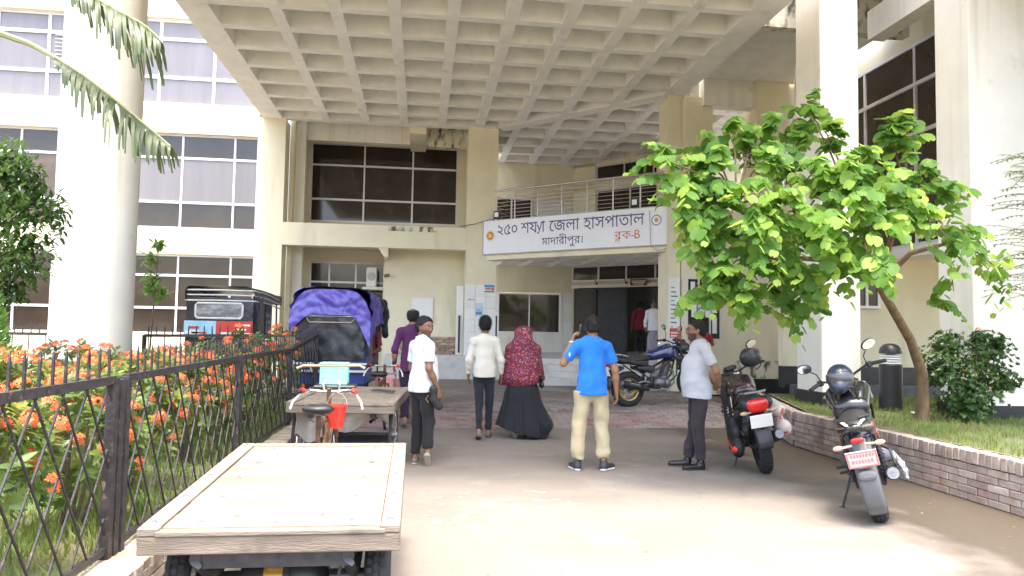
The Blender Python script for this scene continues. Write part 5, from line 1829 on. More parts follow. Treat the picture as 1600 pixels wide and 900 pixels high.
def motorcycle(label, loc, heading, lean, paint, rim_m, steer=0.0, tail='wide', guard='short', twin=False, rack=False, plate_m=None, bar_w=.37, mirror_up=.20, paint2=None):
    """heading: angle of travel from +y, clockwise positive; lean: to the left positive"""
    b = thing('motorcycle', label, 'motorcycle', loc)
    b.rotation_mode = 'ZYX'
    b.rotation_euler = (0, -lean, -heading)
    WB, r = 1.33, .305
    paint2 = paint2 or paint
    moto_wheel(b, 'rear_wheel', 0, r, .14, rim_m, True)
    st = thing_part = bpy.data.objects.new('steering', None)
    COL.objects.link(st)
    st.parent = b
    head = Vector((0, WB - .27, .92))
    st.matrix_local = T(*head) @ Matrix.Rotation(-steer, 4, Vector((0, -.36, .93)))
    hv = T(*head).inverted()
    def fr(name, mb, m, smooth=True):
        return obj(name, mb, m, st, smooth, hv)
    fwb = moto_wheel(b, 'front_wheel', WB, r, .105, rim_m, False)
    for o in (fwb,):
        o.parent = st
        o.matrix_local = hv
    for sx in (-1, 1):
        fr('fork_leg', MB().tube([(sx * .09, WB - .27, .95), (sx * .09, WB - .14, .60)], .024, 10).tube([(sx * .09, WB - .14, .60), (sx * .085, WB, .30)], .030, 10), M_['dark_metal'])
    fr('triple_clamp', MB().cbox(-.12, .12, WB - .31, WB - .22, .93, .96, .01).cbox(-.12, .12, WB - .26, WB - .17, .75, .78, .01), M_['dark_metal'])
    s = SDF(.03)
    for a in np.linspace(.45, 2.35, 9):
        s.cone((-.04, WB + .345 * math.cos(a), r + .345 * math.sin(a)), (.04, WB + .345 * math.cos(a), r + .345 * math.sin(a)), .028)
    o = link('front_fender', s.mesh(.012, 'front_fender'), paint2, st, hv)
    hb = fr('handlebar', MB().tube([(-bar_w, WB - .45, 1.05), (-bar_w * .62, WB - .36, 1.06), (-.10, WB - .27, 1.0), (.10, WB - .27, 1.0), (bar_w * .62, WB - .36, 1.06), (bar_w, WB - .45, 1.05)], .012, 8), M_['dark_metal'])
    for sx in (-1, 1):
        obj('grip', MB().cyl((sx * bar_w * .72, WB - .385, 1.058), (sx * bar_w * 1.02, WB - .455, 1.05), .018, n=10), M_['black_plastic'], hb, True)
        obj('switch_block', MB().cbox(sx * bar_w * .66 - .025, sx * bar_w * .66 + .025, WB - .40, WB - .345, 1.03, 1.085, .01), M_['black_plastic'], hb)
        obj('lever', MB().tube([(sx * bar_w * .66, WB - .35, 1.06), (sx * bar_w * .8, WB - .34, 1.055), (sx * bar_w * 1.03, WB - .40, 1.045)], .007, 6), M_['grey_metal'], hb, True)
        mx, my, mz = sx * (bar_w * .66 + .06), WB - .33, 1.07 + mirror_up
        obj('mirror_stem', MB().tube([(sx * bar_w * .62, WB - .36, 1.07), (sx * bar_w * .64, WB - .34, 1.07 + mirror_up * .5), (mx, my, mz)], .006, 6), M_['black_plastic'], hb, True)
        mir = obj('mirror', MB().ell((0, 0, 0), (.075, .022, .047), 18, 10), M_['black_plastic'], hb, True, M=T(mx + sx * .02, my, mz + .02) @ Matrix.Rotation(sx * -.25, 4, 'Y'))
        obj('mirror_glass', MB().lathe([(0, 0), (.066, .0), (.066, .003), (0, .003)], 18, 'y', (0, -.023, 0)).xf(Matrix.Diagonal((1, 1, .6, 1))), m_mirror, mir, True)
    s = SDF(.02).ball((0, WB - .10, .90), .105, flat=((0, 1, 0), .9)).cone((0, WB - .18, .90), (0, WB - .1, .90), .09, .10)
    s.cone((0, WB - .20, 1.0), (0, WB - .13, 1.02), .07, .05)
    link('headlight', s.mesh(.012, 'headlight'), M_['black_plastic'], st, hv)
    fr('headlight_lens', MB().ell((0, WB - .005, .895), (.075, .02, .06), 18, 10), m_mirror)
    fr('instrument', MB().cbox(-.08, .08, WB - .30, WB - .22, 1.04, 1.09, .015), M_['black_plastic'])
    for sx in (-1, 1):
        fr('indicator', MB().ell((sx * .17, WB - .14, .86), (.05, .022, .022), 12, 8), m_amber)
    # tank
    s = SDF(.05)
    s.cone((-.07, .52, .84), (-.10, .86, .885), .085, .105).cone((.07, .52, .84), (.10, .86, .885), .085, .105).cone((0, .50, .86), (0, .88, .94), .07, .085)
    s.cone((-.15, .80, .82), (-.14, 1.02, .76), .045, .035).cone((.15, .80, .82), (.14, 1.02, .76), .045, .035)
    sdf_obj('fuel_tank', s, paint, b, .012)
    obj('fuel_cap', MB().lathe([(0, .012), (.035, .01), (.038, 0)], 16, c=(0, .72, 1.035)), M_['chrome'], b, True)
    # shrouds beside the tank
    for sx in (-1, 1):
        s = SDF(.02).cone((sx * .17, .85, .80), (sx * .17, 1.06, .70), .04, .03, flat=((1, 0, 0), .45)).cone((sx * .17, .95, .76), (sx * .155, 1.0, .60), .045, .03, flat=((1, 0, 0), .4))
        sdf_obj('tank_shroud', s, paint2, b, .011)
    # seat and tail
    s = SDF(.04).cone((0, .46, .80), (0, .20, .795), .10, .13, flat=((0, 0, 1), .45)).cone((0, .20, .80), (0, -.18, .87), .125, .085, flat=((0, 0, 1), .5))
    sdf_obj('seat', s, m_seatv, b, .012)
    s = SDF(.03)
    for sx in (-1, 1):
        s.cone((sx * .11, .35, .72), (sx * .10, -.05, .80), .05, .045, flat=((1, 0, 0), .6)).cone((sx * .10, -.05, .80), (sx * .045, -.30, .87), .05, .028, flat=((1, 0, 0), .8))
    s.cone((0, -.05, .80), (0, -.30, .87), .06, .035)
    sdf_obj('tail_cowl', s, paint2, b, .011)
    if tail == 'wide':
        lamp = SDF(.02).cone((-.065, -.335, .815), (.065, -.335, .815), .058, flat=((0, 1, 0), .6)).cone((-.045, -.335, .77), (.045, -.335, .77), .045, flat=((0, 1, 0), .6))
        hous = SDF(.02).cone((-.10, -.285, .82), (.10, -.285, .82), .072).cone((-.03, -.27, .74), (.03, -.27, .74), .05)
        sdf_obj('tail_light_housing', hous, M_['black_plastic'], b, .011)
    else:
        lamp = SDF(.01).cone((-.03, -.325, .775), (.03, -.325, .775), .022, flat=((0, 1, 0), .7))
        for sx in (-1, 1):
            obj('tail_strip', MB().tube([(sx * .035, -.315, .885), (sx * .06, -.27, .90), (sx * .085, -.16, .895)], .011, 6), M_['white'], b, True)
    sdf_obj('tail_light', lamp, m_tail, b, .008)
    # grab rail
    if tail == 'wide':
        obj('grab_rail', MB().tube([(-.13, .0, .87), (-.135, -.15, .92), (-.10, -.30, .94), (.10, -.30, .94), (.135, -.15, .92), (.13, .0, .87)], .013, 8), M_['grey_metal'], b, True)
    else:
        for sx in (-1, 1):
            obj('grab_rail', MB().tube([(sx * .12, .05, .86), (sx * .135, -.15, .92), (sx * .12, -.30, .95), (sx * .05, -.33, .95)], .015, 8, flat=.7), M_['black_plastic'], b, True)
    # rear fender and plate
    s = SDF(.02)
    n = 26
    a0, a1 = (1.8, 3.0) if guard == 'short' else (1.6, 3.42)
    for k in range(n):
        a = a0 + (a1 - a0) * k / (n - 1)
        rr = r + .055 + (.02 if guard == 'long' else .03)
        wd = .055 if guard == 'short' else .062 - .012 * k / n
        y, z = rr * math.cos(a), r + rr * math.sin(a)
        s.cone((-wd, y, z), (wd, y, z), .026 if k < n - 2 else .02)
    s.cone((-.04, -.20, .74), (-.04, -.345, .60), .02).cone((.04, -.20, .74), (.04, -.345, .60), .02).cone((0, -.20, .74), (0, -.345, .58), .03)
    sdf_obj('rear_fender', s, m_plastic_grey if guard == 'long' else M_['black_plastic'], b, .011)
    if guard == 'long':
        sdf_obj('fender_cap', SDF(.02).cone((-.035, -.365, .60), (.035, -.365, .60), .045, flat=((0, 1, 0), .5)).cone((-.03, -.375, .50), (.03, -.375, .50), .04, flat=((0, 1, 0), .5)), mat('pale_grey_plastic', (0.15, 0.153, 0.16), 0.45, var=.1), b, .010)
    pl = obj('number_plate', MB().cbox(-.115, .115, -.006, .006, -.075, .075, .004), plate_m or M_['white'], b, M=T(0, -.40, .645) @ Matrix.Rotation(.32, 4, 'X'))
    obj('plate_bracket', MB().box(-.02, .02, -.385, -.30, .63, .66), M_['black_plastic'], b)
    for sx in (-1, 1):
        obj('indicator', MB().ell((sx * .155, -.33, .735), (.042, .022, .022), 14, 8).cyl((sx * .05, -.31, .735), (sx * .12, -.33, .735), .011, n=8), m_amber, b, True)
    # frame, swingarm, shocks, engine
    f = MB()
    for sx in (-1, 1):
        f.tube([(sx * .05, WB - .27, .88), (sx * .12, .80, .70), (sx * .13, .42, .55), (sx * .12, .40, .36)], .02, 8)
        f.tube([(sx * .13, .45, .66), (sx * .12, .05, .76), (sx * .07, -.25, .84)], .014, 8)
        f.tube([(sx * .13, .42, .42), (sx * .12, .02, .72)], .013, 8)
        f.tube([(sx * .04, WB - .28, .80), (sx * .09, WB - .38, .45), (sx * .09, .70, .28)], .016, 8)
    obj('frame', f, M_['dark_metal'], b, True)
    sw = MB()
    for sx in (-1, 1):
        sw.tube([(sx * .10, .42, .37), (sx * .105, .2, .33), (sx * .10, -.03, r)], [.024, .024, .020], 8)
    obj('swingarm', sw, M_['dark_metal'], b, True)
    for sx in ((-1, 1) if twin else (0,)):
        p0, p1 = ((sx * .135, .03, .33), (sx * .125, .14, .74)) if twin else ((0, .30, .40), (0, .38, .68))
        sh = MB().cyl(p0, p1, .016, n=10)
        P0, P1 = Vector(p0), Vector(p1)
        sh.tube([P0.lerp(P1, .12 + .62 * t / 60) + Vector((.030 * math.cos(t * .82), .030 * math.sin(t * .82), 0)) for t in range(61)], .006, 5)
        obj('shock_absorber', sh, M_['dark_metal'], b, True)
    e = SDF(.02).cone((-.10, .55, .36), (.10, .55, .36), .11).cone((-.09, .72, .34), (.09, .72, .34), .09).cone((0, .70, .42), (0, .82, .66), .085, .08).cone((.10, .60, .36), (.15, .60, .36), .085, .07).cone((-.10, .58, .36), (-.15, .58, .36), .085, .07)
    en = sdf_obj('engine', e, m_engine, b, .013)
    fins = MB()
    for k in range(7):
        z = .47 + k * .03
        y = .725 + k * .014
        fins.cbox(-.10, .10, y - .085, y + .085, z, z + .008, .003)
    obj('cooling_fins', fins, M_['dark_metal'], en)
    for sx in (-1, 1):
        s = SDF(.03).cone((sx * .125, .44, .60), (sx * .125, .18, .66), .075, .03, flat=((1, 0, 0), .35))
        sdf_obj('side_cover', s, paint2, b, .011)
        obj('footpeg', MB().cyl((sx * .12, .48, .33), (sx * .26, .48, .33), .014, n=8).cyl((sx * .12, .12, .40), (sx * .22, .10, .40), .012, n=8), M_['rubber'], b, True)
        obj('peg_bracket', MB().tube([(sx * .12, .42, .38), (sx * .135, .25, .42), (sx * .13, .12, .40)], .013, 6), M_['grey_metal'], b, True)
    obj('header_pipe', MB().tube([(.0, .80, .60), (.03, .93, .52), (.05, .92, .32), (.10, .75, .235), (.13, .45, .24), (.15, .30, .27)], .02, 8), M_['grey_metal'], b, True)
    ex = obj('muffler', MB().tube([(.155, .32, .275), (.165, .18, .315), (.18, -.05, .39), (.185, -.20, .435)], [.03, .052, .060, .055], 16), M_['black_plastic'], b, True)
    obj('heat_shield', MB().tube([(.215, .12, .36), (.235, -.08, .42)], [.028, .028], 10, flat=.6), M_['grey_metal'], ex, True)
    obj('muffler_tip', MB().tube([(.185, -.195, .433), (.186, -.23, .443)], [.047, .045], 16).tube([(.186, -.231, .444), (.186, -.236, .445)], [.022, .022], 12), M_['grey_metal'], ex, True)
    obj('chain_guard', MB().cbox(-.125, -.105, .02, .42, .37, .42, .008), M_['black_plastic'], b)
    obj('side_stand', MB().tube([(-.13, .42, .32), (-.22, .34, .16), (-.29, .30, .035)], .011, 8).cbox(-.33, -.27, .28, .33, .02, .035, .004), M_['dark_metal'], b, True)
    return b, st

# --- blue-tanked roadster, side on, in front of the steps
m_blue = mat('blue_tank_paint', (0.010, 0.022, 0.10), 0.25, var=0.1, coat=0.6)
gzb = gz(0, 12.6)
h1 = math.radians(76)
fzb, fzs = motorcycle('black motorcycle with blue tank and gold wheels, side on before the steps', (3.62, 12.50, gz(0, 12.5)), h1, rad(6), m_blue, m_goldrim, steer=rad(8), paint2=M_['black_plastic'], mirror_up=.20)
# --- motorcycle behind the man in the grey shirt
m_maroon = mat('dark_tank_paint', (0.035, 0.022, 0.024), 0.25, var=0.2, coat=0.6)
b2, s2 = motorcycle('motorcycle with big red tail light and white plate, beside the man in grey', (3.84, 7.86, 0), rad(15), rad(12), m_maroon, M_['black_plastic'], steer=rad(-16), tail='wide', guard='short', paint2=M_['black_plastic'])
# --- motorcycle nearest the right wall
m_blackp = mat('black_gloss_paint', (0.012, 0.012, 0.013), 0.22, var=0.2, coat=0.7)
m_redp2 = mat('red_gloss_paint', (0.50, 0.03, 0.015), 0.25, var=0.1, coat=0.6)
plate3 = mat('pinkish_plate', (0.66, 0.60, 0.58), 0.5, var=0.1, scale=30)
b3, s3 = motorcycle('black and red motorcycle with long grey mudguard, nearest the brick wall', (3.86, 5.82, 0), rad(31), rad(17), m_blackp, M_['black_plastic'], steer=rad(-20), tail='narrow', guard='long', twin=True, plate_m=plate3, paint2=m_blackp, mirror_up=.14)
for sx in (-1, 1):
    s = SDF(.01).cone((sx * .142, .30, .70), (sx * .135, .02, .80), .028, .022, flat=((1, 0, 0), .5)).cone((sx * .152, .34, .60), (sx * .145, .2, .67), .03, .02, flat=((1, 0, 0), .4))
    sdf_obj('red_side_flash', s, m_redp2, b3, .010)
obj('plate_border', MB().box(-.113, .113, -.0075, -.0065, .060, .073).box(-.113, .113, -.0075, -.0065, -.073, -.060).box(-.113, -.10, -.0075, -.0066, -.06, .06).box(.10, .113, -.0075, -.0066, -.06, .06), mat('plate_edge', (0.60, 0.22, 0.20), .6), b3, M=T(0, -.40, .645) @ Matrix.Rotation(.32, 4, 'X'))
pc_ = MB()
for row, z in enumerate((.022, -.032)):
    x = -.08
    while x < .08:
        w = R_.uniform(.010, .018)
        pc_.box(x, x + w, -.0078, -.0066, z, z + .030)
        x += w + .008
obj('plate_lettering', pc_, mat('faded_red_print', (0.55, 0.28, 0.26), .6), b3, M=T(0, -.40, .645) @ Matrix.Rotation(.32, 4, 'X'))
obj('saree_guard', MB().tube([(.16, .02, .60), (.21, -.10, .60), (.22, -.16, .50), (.21, -.12, .38), (.17, .0, .36)], .010, 8), M_['black_plastic'], b3, True)

# --- helmets, bags and the rest that hangs on them
def helmet(name, label, Mw, shell_m, visor_m, cat='helmet'):
    t = thing(name, label, cat)
    t.matrix_world = Mw
    s = SDF(.03).ball((0, 0, .0), .125, flat=((1, 0, 0), .92)).ball((0, .04, -.05), .10).cone((0, .08, -.09), (0, .10, -.09), .065)
    s.ball((0, .0, -.17), .10, sub=True, k=.01)
    sdf_obj('shell', s, shell_m, t, .010)
    v = SDF(.01).ball((0, .035, -.005), .118, flat=((1, 0, 0), .98))
    v.cut((0, .04, 0), (0, -1, .1)).cut((0, 0, .045), (0, 0, 1)).cut((0, 0, -.05), (0, 0, -1))
    sdf_obj('visor', v, visor_m, t, .009)
    obj('trim', MB().tube([(.118 * math.cos(a), .01 + .10 * math.sin(a), -.115 + .02 * math.sin(a)) for a in np.linspace(-.6, 3.74, 20)], .008, 6), M_['black_plastic'], t, True)
    return t
m_helm = mat('matte_black_shell', (0.03, 0.031, 0.033), 0.4, var=0.2)
m_helm2 = mat('dark_blue_shell', (0.02, 0.03, 0.05), 0.3, var=0.4, scale=6, coat=0.4)
m_visor = mat('smoke_visor', (0.05, 0.05, 0.055), 0.08, var=0.1, spec=0.8)
bpy.context.view_layer.update()
def on(bike, x, y, z, ry=0, rx=0, rzz=0):
    return bike.matrix_world @ T(x, y, z) @ Euler((rx, ry, rzz)).to_matrix().to_4x4()
helmet('motorcycle_helmet', 'matte black helmet hung on the mirror beside the man in grey', on(s2, .23, -.12, .22, ry=.35, rx=.3, rzz=-1.3), m_helm, m_visor)
helmet('motorcycle_helmet', 'dark blue black helmet resting on the tank of the bike by the wall', on(b3, -.02, .63, 1.10, rx=.25, rzz=2.9), m_helm2, m_visor)
# side bag with a red stripe on the left of the second motorcycle
bag = thing('saddle_bag', 'black saddle bag with a red stripe hanging on the motorcycle', 'bag')
bag.matrix_world = on(b2, -.24, .10, .40)
s = SDF(.03).cone((0, -.16, -.06), (0, .14, -.06), .095, flat=((1, 0, 0), .7)).cone((0, -.13, .10), (0, .11, .10), .085, flat=((1, 0, 0), .7)).cone((0, -.02, -.1), (0, -.02, .16), .11, flat=((1, 0, 0), .65))
s.disp = folds(2, .006, 24)
sdf_obj('body', s, mat('bag_fabric', (0.022, 0.022, 0.024), 0.7, var=.2), bag, .012)
s = SDF(.015).cone((-.062, -.17, -.10), (-.07, .06, -.045), .030, flat=((1, 0, 0), .4))
s.cone((-.045, -.215, -.07), (-.062, -.16, -.09), .035, .03)
sdf_obj('stripe', s, mat('orange_red_fabric', (0.70, 0.055, 0.02), 0.7), bag, .009)
obj('strap', MB().tube([(-.05, -.12, .14), (-.02, -.08, .26), (.10, -.02, .40)], .012, 6, flat=.3).tube([(-.05, .08, .14), (-.02, .06, .26), (.10, .02, .40)], .012, 6, flat=.3), M_['black_plastic'], bag, True)
# long upright accessory pouch with lettering at the leg guard
pch = thing('leg_guard_pouch', 'long black leg guard cover with a white script mark on the motorcycle', 'pouch')
pch.matrix_world = on(b2, -.20, .70, .55, ry=.04)
obj('cover', MB().cbox(-.045, .045, -.03, .05, -.42, .40, .02), m_canv, pch)
sq = MB()
pts = []
for k in range(46):
    t_ = k / 45
    pts.append((.008 * math.sin(t_ * 48) * (1.3 if k < 9 else 1), -.0325, .10 - .25 * t_ + .010 * math.cos(t_ * 48)))
sq.tube(pts, .0055, 5)
obj('script_print', sq, M_['white'], pch, True)
obj('guard_rod', MB().tube([(.06, -.05, .40), (.05, -.06, .0), (.055, -.05, -.35)], .008, 6), M_['chrome'], pch, True)
# white sack on the right flank
sk = thing('plastic_sack', 'white printed plastic sack strapped to the right of the motorcycle', 'sack')
sk.matrix_world = on(b2, .25, .0, .56)
s = SDF(.04).cone((0, -.10, -.08), (0, .12, -.08), .10, flat=((1, 0, 0), .8)).cone((0, -.06, .10), (0, .08, .10), .075).ball((0, .0, .16), .04)
s.disp = folds(9, .012, 26)
m_sack = mat('printed_sack', (0.66, 0.58, 0.52), 0.6, var=0.1, scale=8)
overlay(m_sack, noise_fac(m_sack, 9, 0.56, 0.60, world_co=False), (0.55, 0.12, 0.10))
sdf_obj('body', s, m_sack, sk, .012)
rg = thing('rolled_rag', 'grey striped cloth tied over the exhaust of the bike by the wall', 'cloth')
rg.matrix_world = on(b3, .245, -.02, .47)
s = SDF(.02).cone((-.02, .06, .03), (.02, -.12, .0), .035, .03, flat=((1, 0, 0), .7)).cone((.02, -.12, .0), (.03, -.16, -.10), .028, .02)
s.disp = folds(5, .008, 60)
sdf_obj('body', s, mat('striped_rag', (0.10, 0.10, 0.11), 0.9, col2=(0.36, 0.36, 0.35), mix=(.48, .52), scale=26, stretch=(3, .3, 1)), rg, .008)

# ================================================================== people
def skin_mat(name, c):
    m = mat(name, c, 0.5, var=0.08, scale=9, spec=0.4)
    nt = m.node_tree
    b = base_of(m)
    at = _n(nt, 'ShaderNodeAttribute', attribute_name='paint')
    src = b.inputs['Base Color'].links[0].from_socket
    mx = _n(nt, 'ShaderNodeMix', data_type='RGBA')
    nt.links.new(at.outputs['Alpha'], mx.inputs[0])
    nt.links.new(src, mx.inputs[6])
    nt.links.new(at.outputs['Color'], mx.inputs[7])
    nt.links.new(mx.outputs[2], b.inputs['Base Color'])
    b.inputs['Subsurface Weight'].default_value = 0.08
    b.inputs['Subsurface Radius'].default_value = (.01, .004, .002)
    return m
def cloth(name, c, rough=0.85, bump=0.5, bscale=13, var=0.12, **kw):
    return mat(name, c, rough, var=var, scale=5, stretch=(1, 1, .6), bump=bump, bscale=bscale, spec=0.25, sheen=0.1, **kw)
m_skin = skin_mat('brown_skin', (0.27, 0.145, 0.085))
m_skin2 = skin_mat('deep_brown_skin', (0.20, 0.105, 0.062))
m_hair = mat('black_hair', (0.007, 0.006, 0.006), 0.6, var=0.4, scale=60, bump=0.6, bscale=160, stretch=(1, 1, .3))
m_hairg = mat('greying_hair', (0.025, 0.024, 0.024), 0.55, col2=(0.12, 0.12, 0.12), mix=(.5, .75), scale=70, bump=0.6, bscale=160)

def V3(*a):
    return np.array(a, float)

def hand(s, w, d, across, n, curl=0.5, sc=1.0, k=.006, curls=None):
    """w wrist, d finger direction, across towards the thumb, n the way the palm faces"""
    d, across, n = [np.array(v, float) / np.linalg.norm(v) for v in (d, across, n)]
    lens = (.068, .076, .071, .055)
    offs = (.028, .0095, -.0095, -.027)
    s.cone(w, w + d * .05 * sc, .023 * sc, .025 * sc, flat=(n, .62), k=.012)
    for i in range(4):
        kn = w + (d * (.088 - .006 * (i == 3) - .003 * (i == 0)) + across * offs[i]) * sc
        s.cone(w + across * offs[i] * .5 * sc + d * .02 * sc, kn, .0135 * sc, .0105 * sc, k=.010)
        c = (curls[i] if curls else curl * (1 + .12 * i))
        p, a = kn, 0.0
        for j, f in enumerate((.45, .31, .24)):
            a += c * (.75, 1.0, .7)[j]
            q = p + (d * math.cos(a) + n * math.sin(a)) * lens[i] * f * sc
            s.cone(p, q, (.0092, .0083, .0075)[j] * sc, (.0083, .0075, .0066)[j] * sc, k=.004)
            p = q
    t0 = w + (d * .022 + across * .020) * sc
    t1 = t0 + (d * .030 + across * .026 + n * .012) * sc
    t2 = t1 + (d * .030 + across * .010 + n * (.010 + .015 * curl)) * sc
    t3 = t2 + (d * .024 - across * .002 + n * (.006 + .012 * curl)) * sc
    s.cone(t0, t1, .0145 * sc, .0115 * sc, k=.010).cone(t1, t2, .0110 * sc, .0095 * sc, k=.004).cone(t2, t3, .0095 * sc, .0075 * sc, k=.004)

def person(label, loc, rz, h, J=None, head_yaw=0.0, head_pitch=0.0, shirt=None, trousers=None, shoes=None, hair=None, skin=None,
           sleeve='short', hem=.86, belly=0.0, hands=None, vox=.0075, face=None, collar=True, wr=.005, leg_w=1.0, group=None, extra=None, hairstyle='short', feet=None, seed=1, lungi=None):
    J0 = dict(hipL=(-.085, 0, .90), hipR=(.085, 0, .90), kneeL=(-.095, .02, .49), kneeR=(.095, .02, .49), ankL=(-.10, -.02, .085), ankR=(.10, -.02, .085),
              shL=(-.168, -.012, 1.362), shR=(.168, -.012, 1.362), elL=(-.232, -.03, 1.09), elR=(.232, -.03, 1.09), wrL=(-.245, .05, .855), wrR=(.245, .05, .855),
              neck=(0, -.02, 1.42), head=(0, .012, 1.572), chest=(0, -.005, 1.27), pelvis=(0, 0, .95))
    J0.update(J or {})
    j = {k: V3(*v) for k, v in J0.items()}
    root = thing('person', label, 'person', loc, rz, group)
    root.scale = (h / 1.70,) * 3
    skin = skin or m_skin
    HR = np.array(Euler((head_pitch, 0, head_yaw)).to_matrix())
    hc = j['head']
    def Hd(x, y, z):
        return hc + HR @ V3(x, y, z)
    # ---- body: one continuous surface from head to feet
    s = SDF(.022)
    fx = HR @ V3(1, 0, 0)
    s.ball(Hd(0, -.018, .030), .094, flat=(fx, .84)).ball(Hd(0, .018, .012), .082, flat=(fx, .84))
    s.cone(Hd(0, .030, -.030), Hd(0, .052, -.082), .058, .036, flat=(fx, .95), k=.03)
    s.cone(Hd(-.03, .065, -.01), Hd(.03, .065, -.01), .024, k=.02).cone(Hd(-.035, .070, .030), Hd(.035, .070, .030), .014, k=.015)
    s.cone(Hd(0, .088, .018), Hd(0, .106, -.022), .008, .013, k=.010).cone(Hd(-.012, .098, -.026), Hd(.012, .098, -.026), .008, k=.008)
    s.cone(Hd(-.018, .084, -.050), Hd(.018, .084, -.050), .010, k=.010)
    for sx in (-1, 1):
        s.cone(Hd(sx * .079, -.010, .012), Hd(sx * .077, -.004, -.022), .020, .014, flat=(fx, .45), k=.006)
    s.cone(j['neck'] - V3(0, 0, .03), Hd(0, -.020, -.055), .060, .054, k=.02)
    s.cone(j['chest'] + V3(0, 0, .05), j['chest'] - V3(0, 0, .14), .120, .105, flat=((0, 1, 0), .70), k=.04)
    s.cone(j['chest'] - V3(0, 0, .14), j['pelvis'], .105, .115, flat=((0, 1, 0), .75), k=.04)
    s.cone(j['shL'], j['shR'], .050, k=.03).cone(j['neck'] - V3(0, 0, .02), (j['shL'] + j['shR']) / 2, .06, .06)
    for sd in 'LR':
        sh, el, wr_ = j['sh' + sd], j['el' + sd], j['wr' + sd]
        s.cone(sh, el, .047, .038).cone(el, el + (wr_ - el) * .35, .038, .039).cone(el + (wr_ - el) * .35, wr_, .039, .0245)
        hd = (hands or {}).get(sd)
        d = (wr_ - el) / np.linalg.norm(wr_ - el)
        sg = -1 if sd == 'L' else 1
        if hd is None:
            # relaxed: palm towards the thigh, thumb forward
            n = V3(-sg, 0, 0) - d * (V3(-sg, 0, 0) @ d)
            hand(s, wr_, d + V3(0, .12, 0), V3(0, 1, .1), n, .42)
        else:
            hand(s, wr_, *hd)
        hp, kn, an = j['hip' + sd], j['knee' + sd], j['ank' + sd]
        q_ = .74 if trousers is not None else 1.0
        s.cone(hp, kn, .080 * q_, .052 * q_).cone(kn, kn + (an - kn) * .4, .050 * q_, .050 * q_).cone(kn + (an - kn) * .4, an, .050 * q_, .031)
        toe = V3(*(feet or {}).get(sd, an + V3(.03 * sg, .155, -.055)))
        heel = an + (an - kn) / np.linalg.norm(an - kn) * .045
        s.cone(heel, toe, .030, .022, k=.02).cone(an, heel, .036, .034)
    body = sdf_obj('body', s, skin, root, vox)
    me = body.data
    n = len(me.vertices)
    co = np.empty(n * 3, np.float32)
    me.vertices.foreach_get('co', co)
    L = (co.reshape(-1, 3) - hc) @ HR           # head-local coordinates
    P = np.zeros((n, 4), np.float32)
    f = dict(beard=0.0, brow=1.0)
    f.update(face or {})
    x, y, z = L.T
    front = (y > .035) & (np.abs(z) < .12)
    def put(mask, c, a):
        P[mask] = (*c, a)
    put(front & (np.abs(x) > .014) & (np.abs(x) < .050) & (z > .028) & (z < .041), (.02, .016, .014), .85 * f['brow'])
    put(front & (np.abs(x) > .018) & (np.abs(x) < .044) & (z > .008) & (z < .021), (.35, .30, .27), .6)
    put(front & (np.abs(np.abs(x) - .031) < .007) & (z > .007) & (z < .022), (.012, .01, .01), .95)
    put(front & (np.abs(x) < .024) & (z > -.060) & (z < -.046), (.20, .075, .060), .6)
    if f['beard'] > 0:
        bd = (y > .0) & (z < -.030) & (z > -.13) & ((np.abs(x) > .030) | (z < -.064) | ((z > -.046) & (z < -.033)))
        put(bd & (y + .6 * (-.03 - z) > .02), f.get('beard_col', (.03, .026, .024)), f['beard'])
    at = me.attributes.new('paint', 'FLOAT_COLOR', 'POINT')
    at.data.foreach_set('color', P.ravel())
    # ---- hair
    if hair is not None:
        s = SDF(.012)
        s.ball(Hd(0, -.022, .036), .101, flat=(fx, .865)).ball(Hd(0, .012, .040), .086, flat=(fx, .88))
        s.cone(Hd(-.04, -.075, -.02), Hd(.04, -.075, -.02), .032, k=.03)
        if hairstyle == 'thick':
            s.ball(Hd(0, -.02, .055), .102, flat=(fx, .90)).ball(Hd(0, .03, .07), .07)
        if hairstyle == 'bald':
            s.ball(Hd(0, -.025, .125), .074, sub=True, k=.01)
        s.disp = folds(seed + 50, .003, 120)
        s.cut(Hd(0, .052, .062), HR @ V3(0, .80, -.60)).cut(Hd(0, -.05, -.062), HR @ V3(0, -.15, -1))
        ho = sdf_obj('hair', s, hair, root, min(vox, .008))
        me = ho.data
        nv = len(me.vertices)
        co, no = np.empty(nv * 3, np.float32), np.empty(nv * 3, np.float32)
        me.vertices.foreach_get('co', co)
        me.vertices.foreach_get('normal', no)
        co, no = co.reshape(-1, 3), no.reshape(-1, 3)
        rs = np.random.RandomState(seed)
        sel = rs.choice(nv, min(nv, 2600), replace=False)
        a, nn = co[sel], no[sel]
        down = HR @ V3(0, -.5, -.6)
        d = nn * .55 + down * .6 + rs.normal(size=a.shape) * .35
        d /= np.linalg.norm(d, axis=1)[:, None]
        sd_ = np.cross(d, rs.normal(size=a.shape))
        sd_ /= np.linalg.norm(sd_, axis=1)[:, None]
        ln = rs.uniform(.010, .024, (len(a), 1)) * (1.5 if hairstyle == 'thick' else 1)
        V = np.concatenate([a - sd_ * .0016 - nn * .003, a + sd_ * .0016 - nn * .003, a + d * ln], 0)
        k_ = len(a)
        hm = MB()
        hm.v = [tuple(p) for p in V]
        hm.f = [(i, k_ + i, 2 * k_ + i) for i in range(k_)]
        tag(fast_obj('hair_strands', hm, hair, ho, smooth=False), kind='stuff')
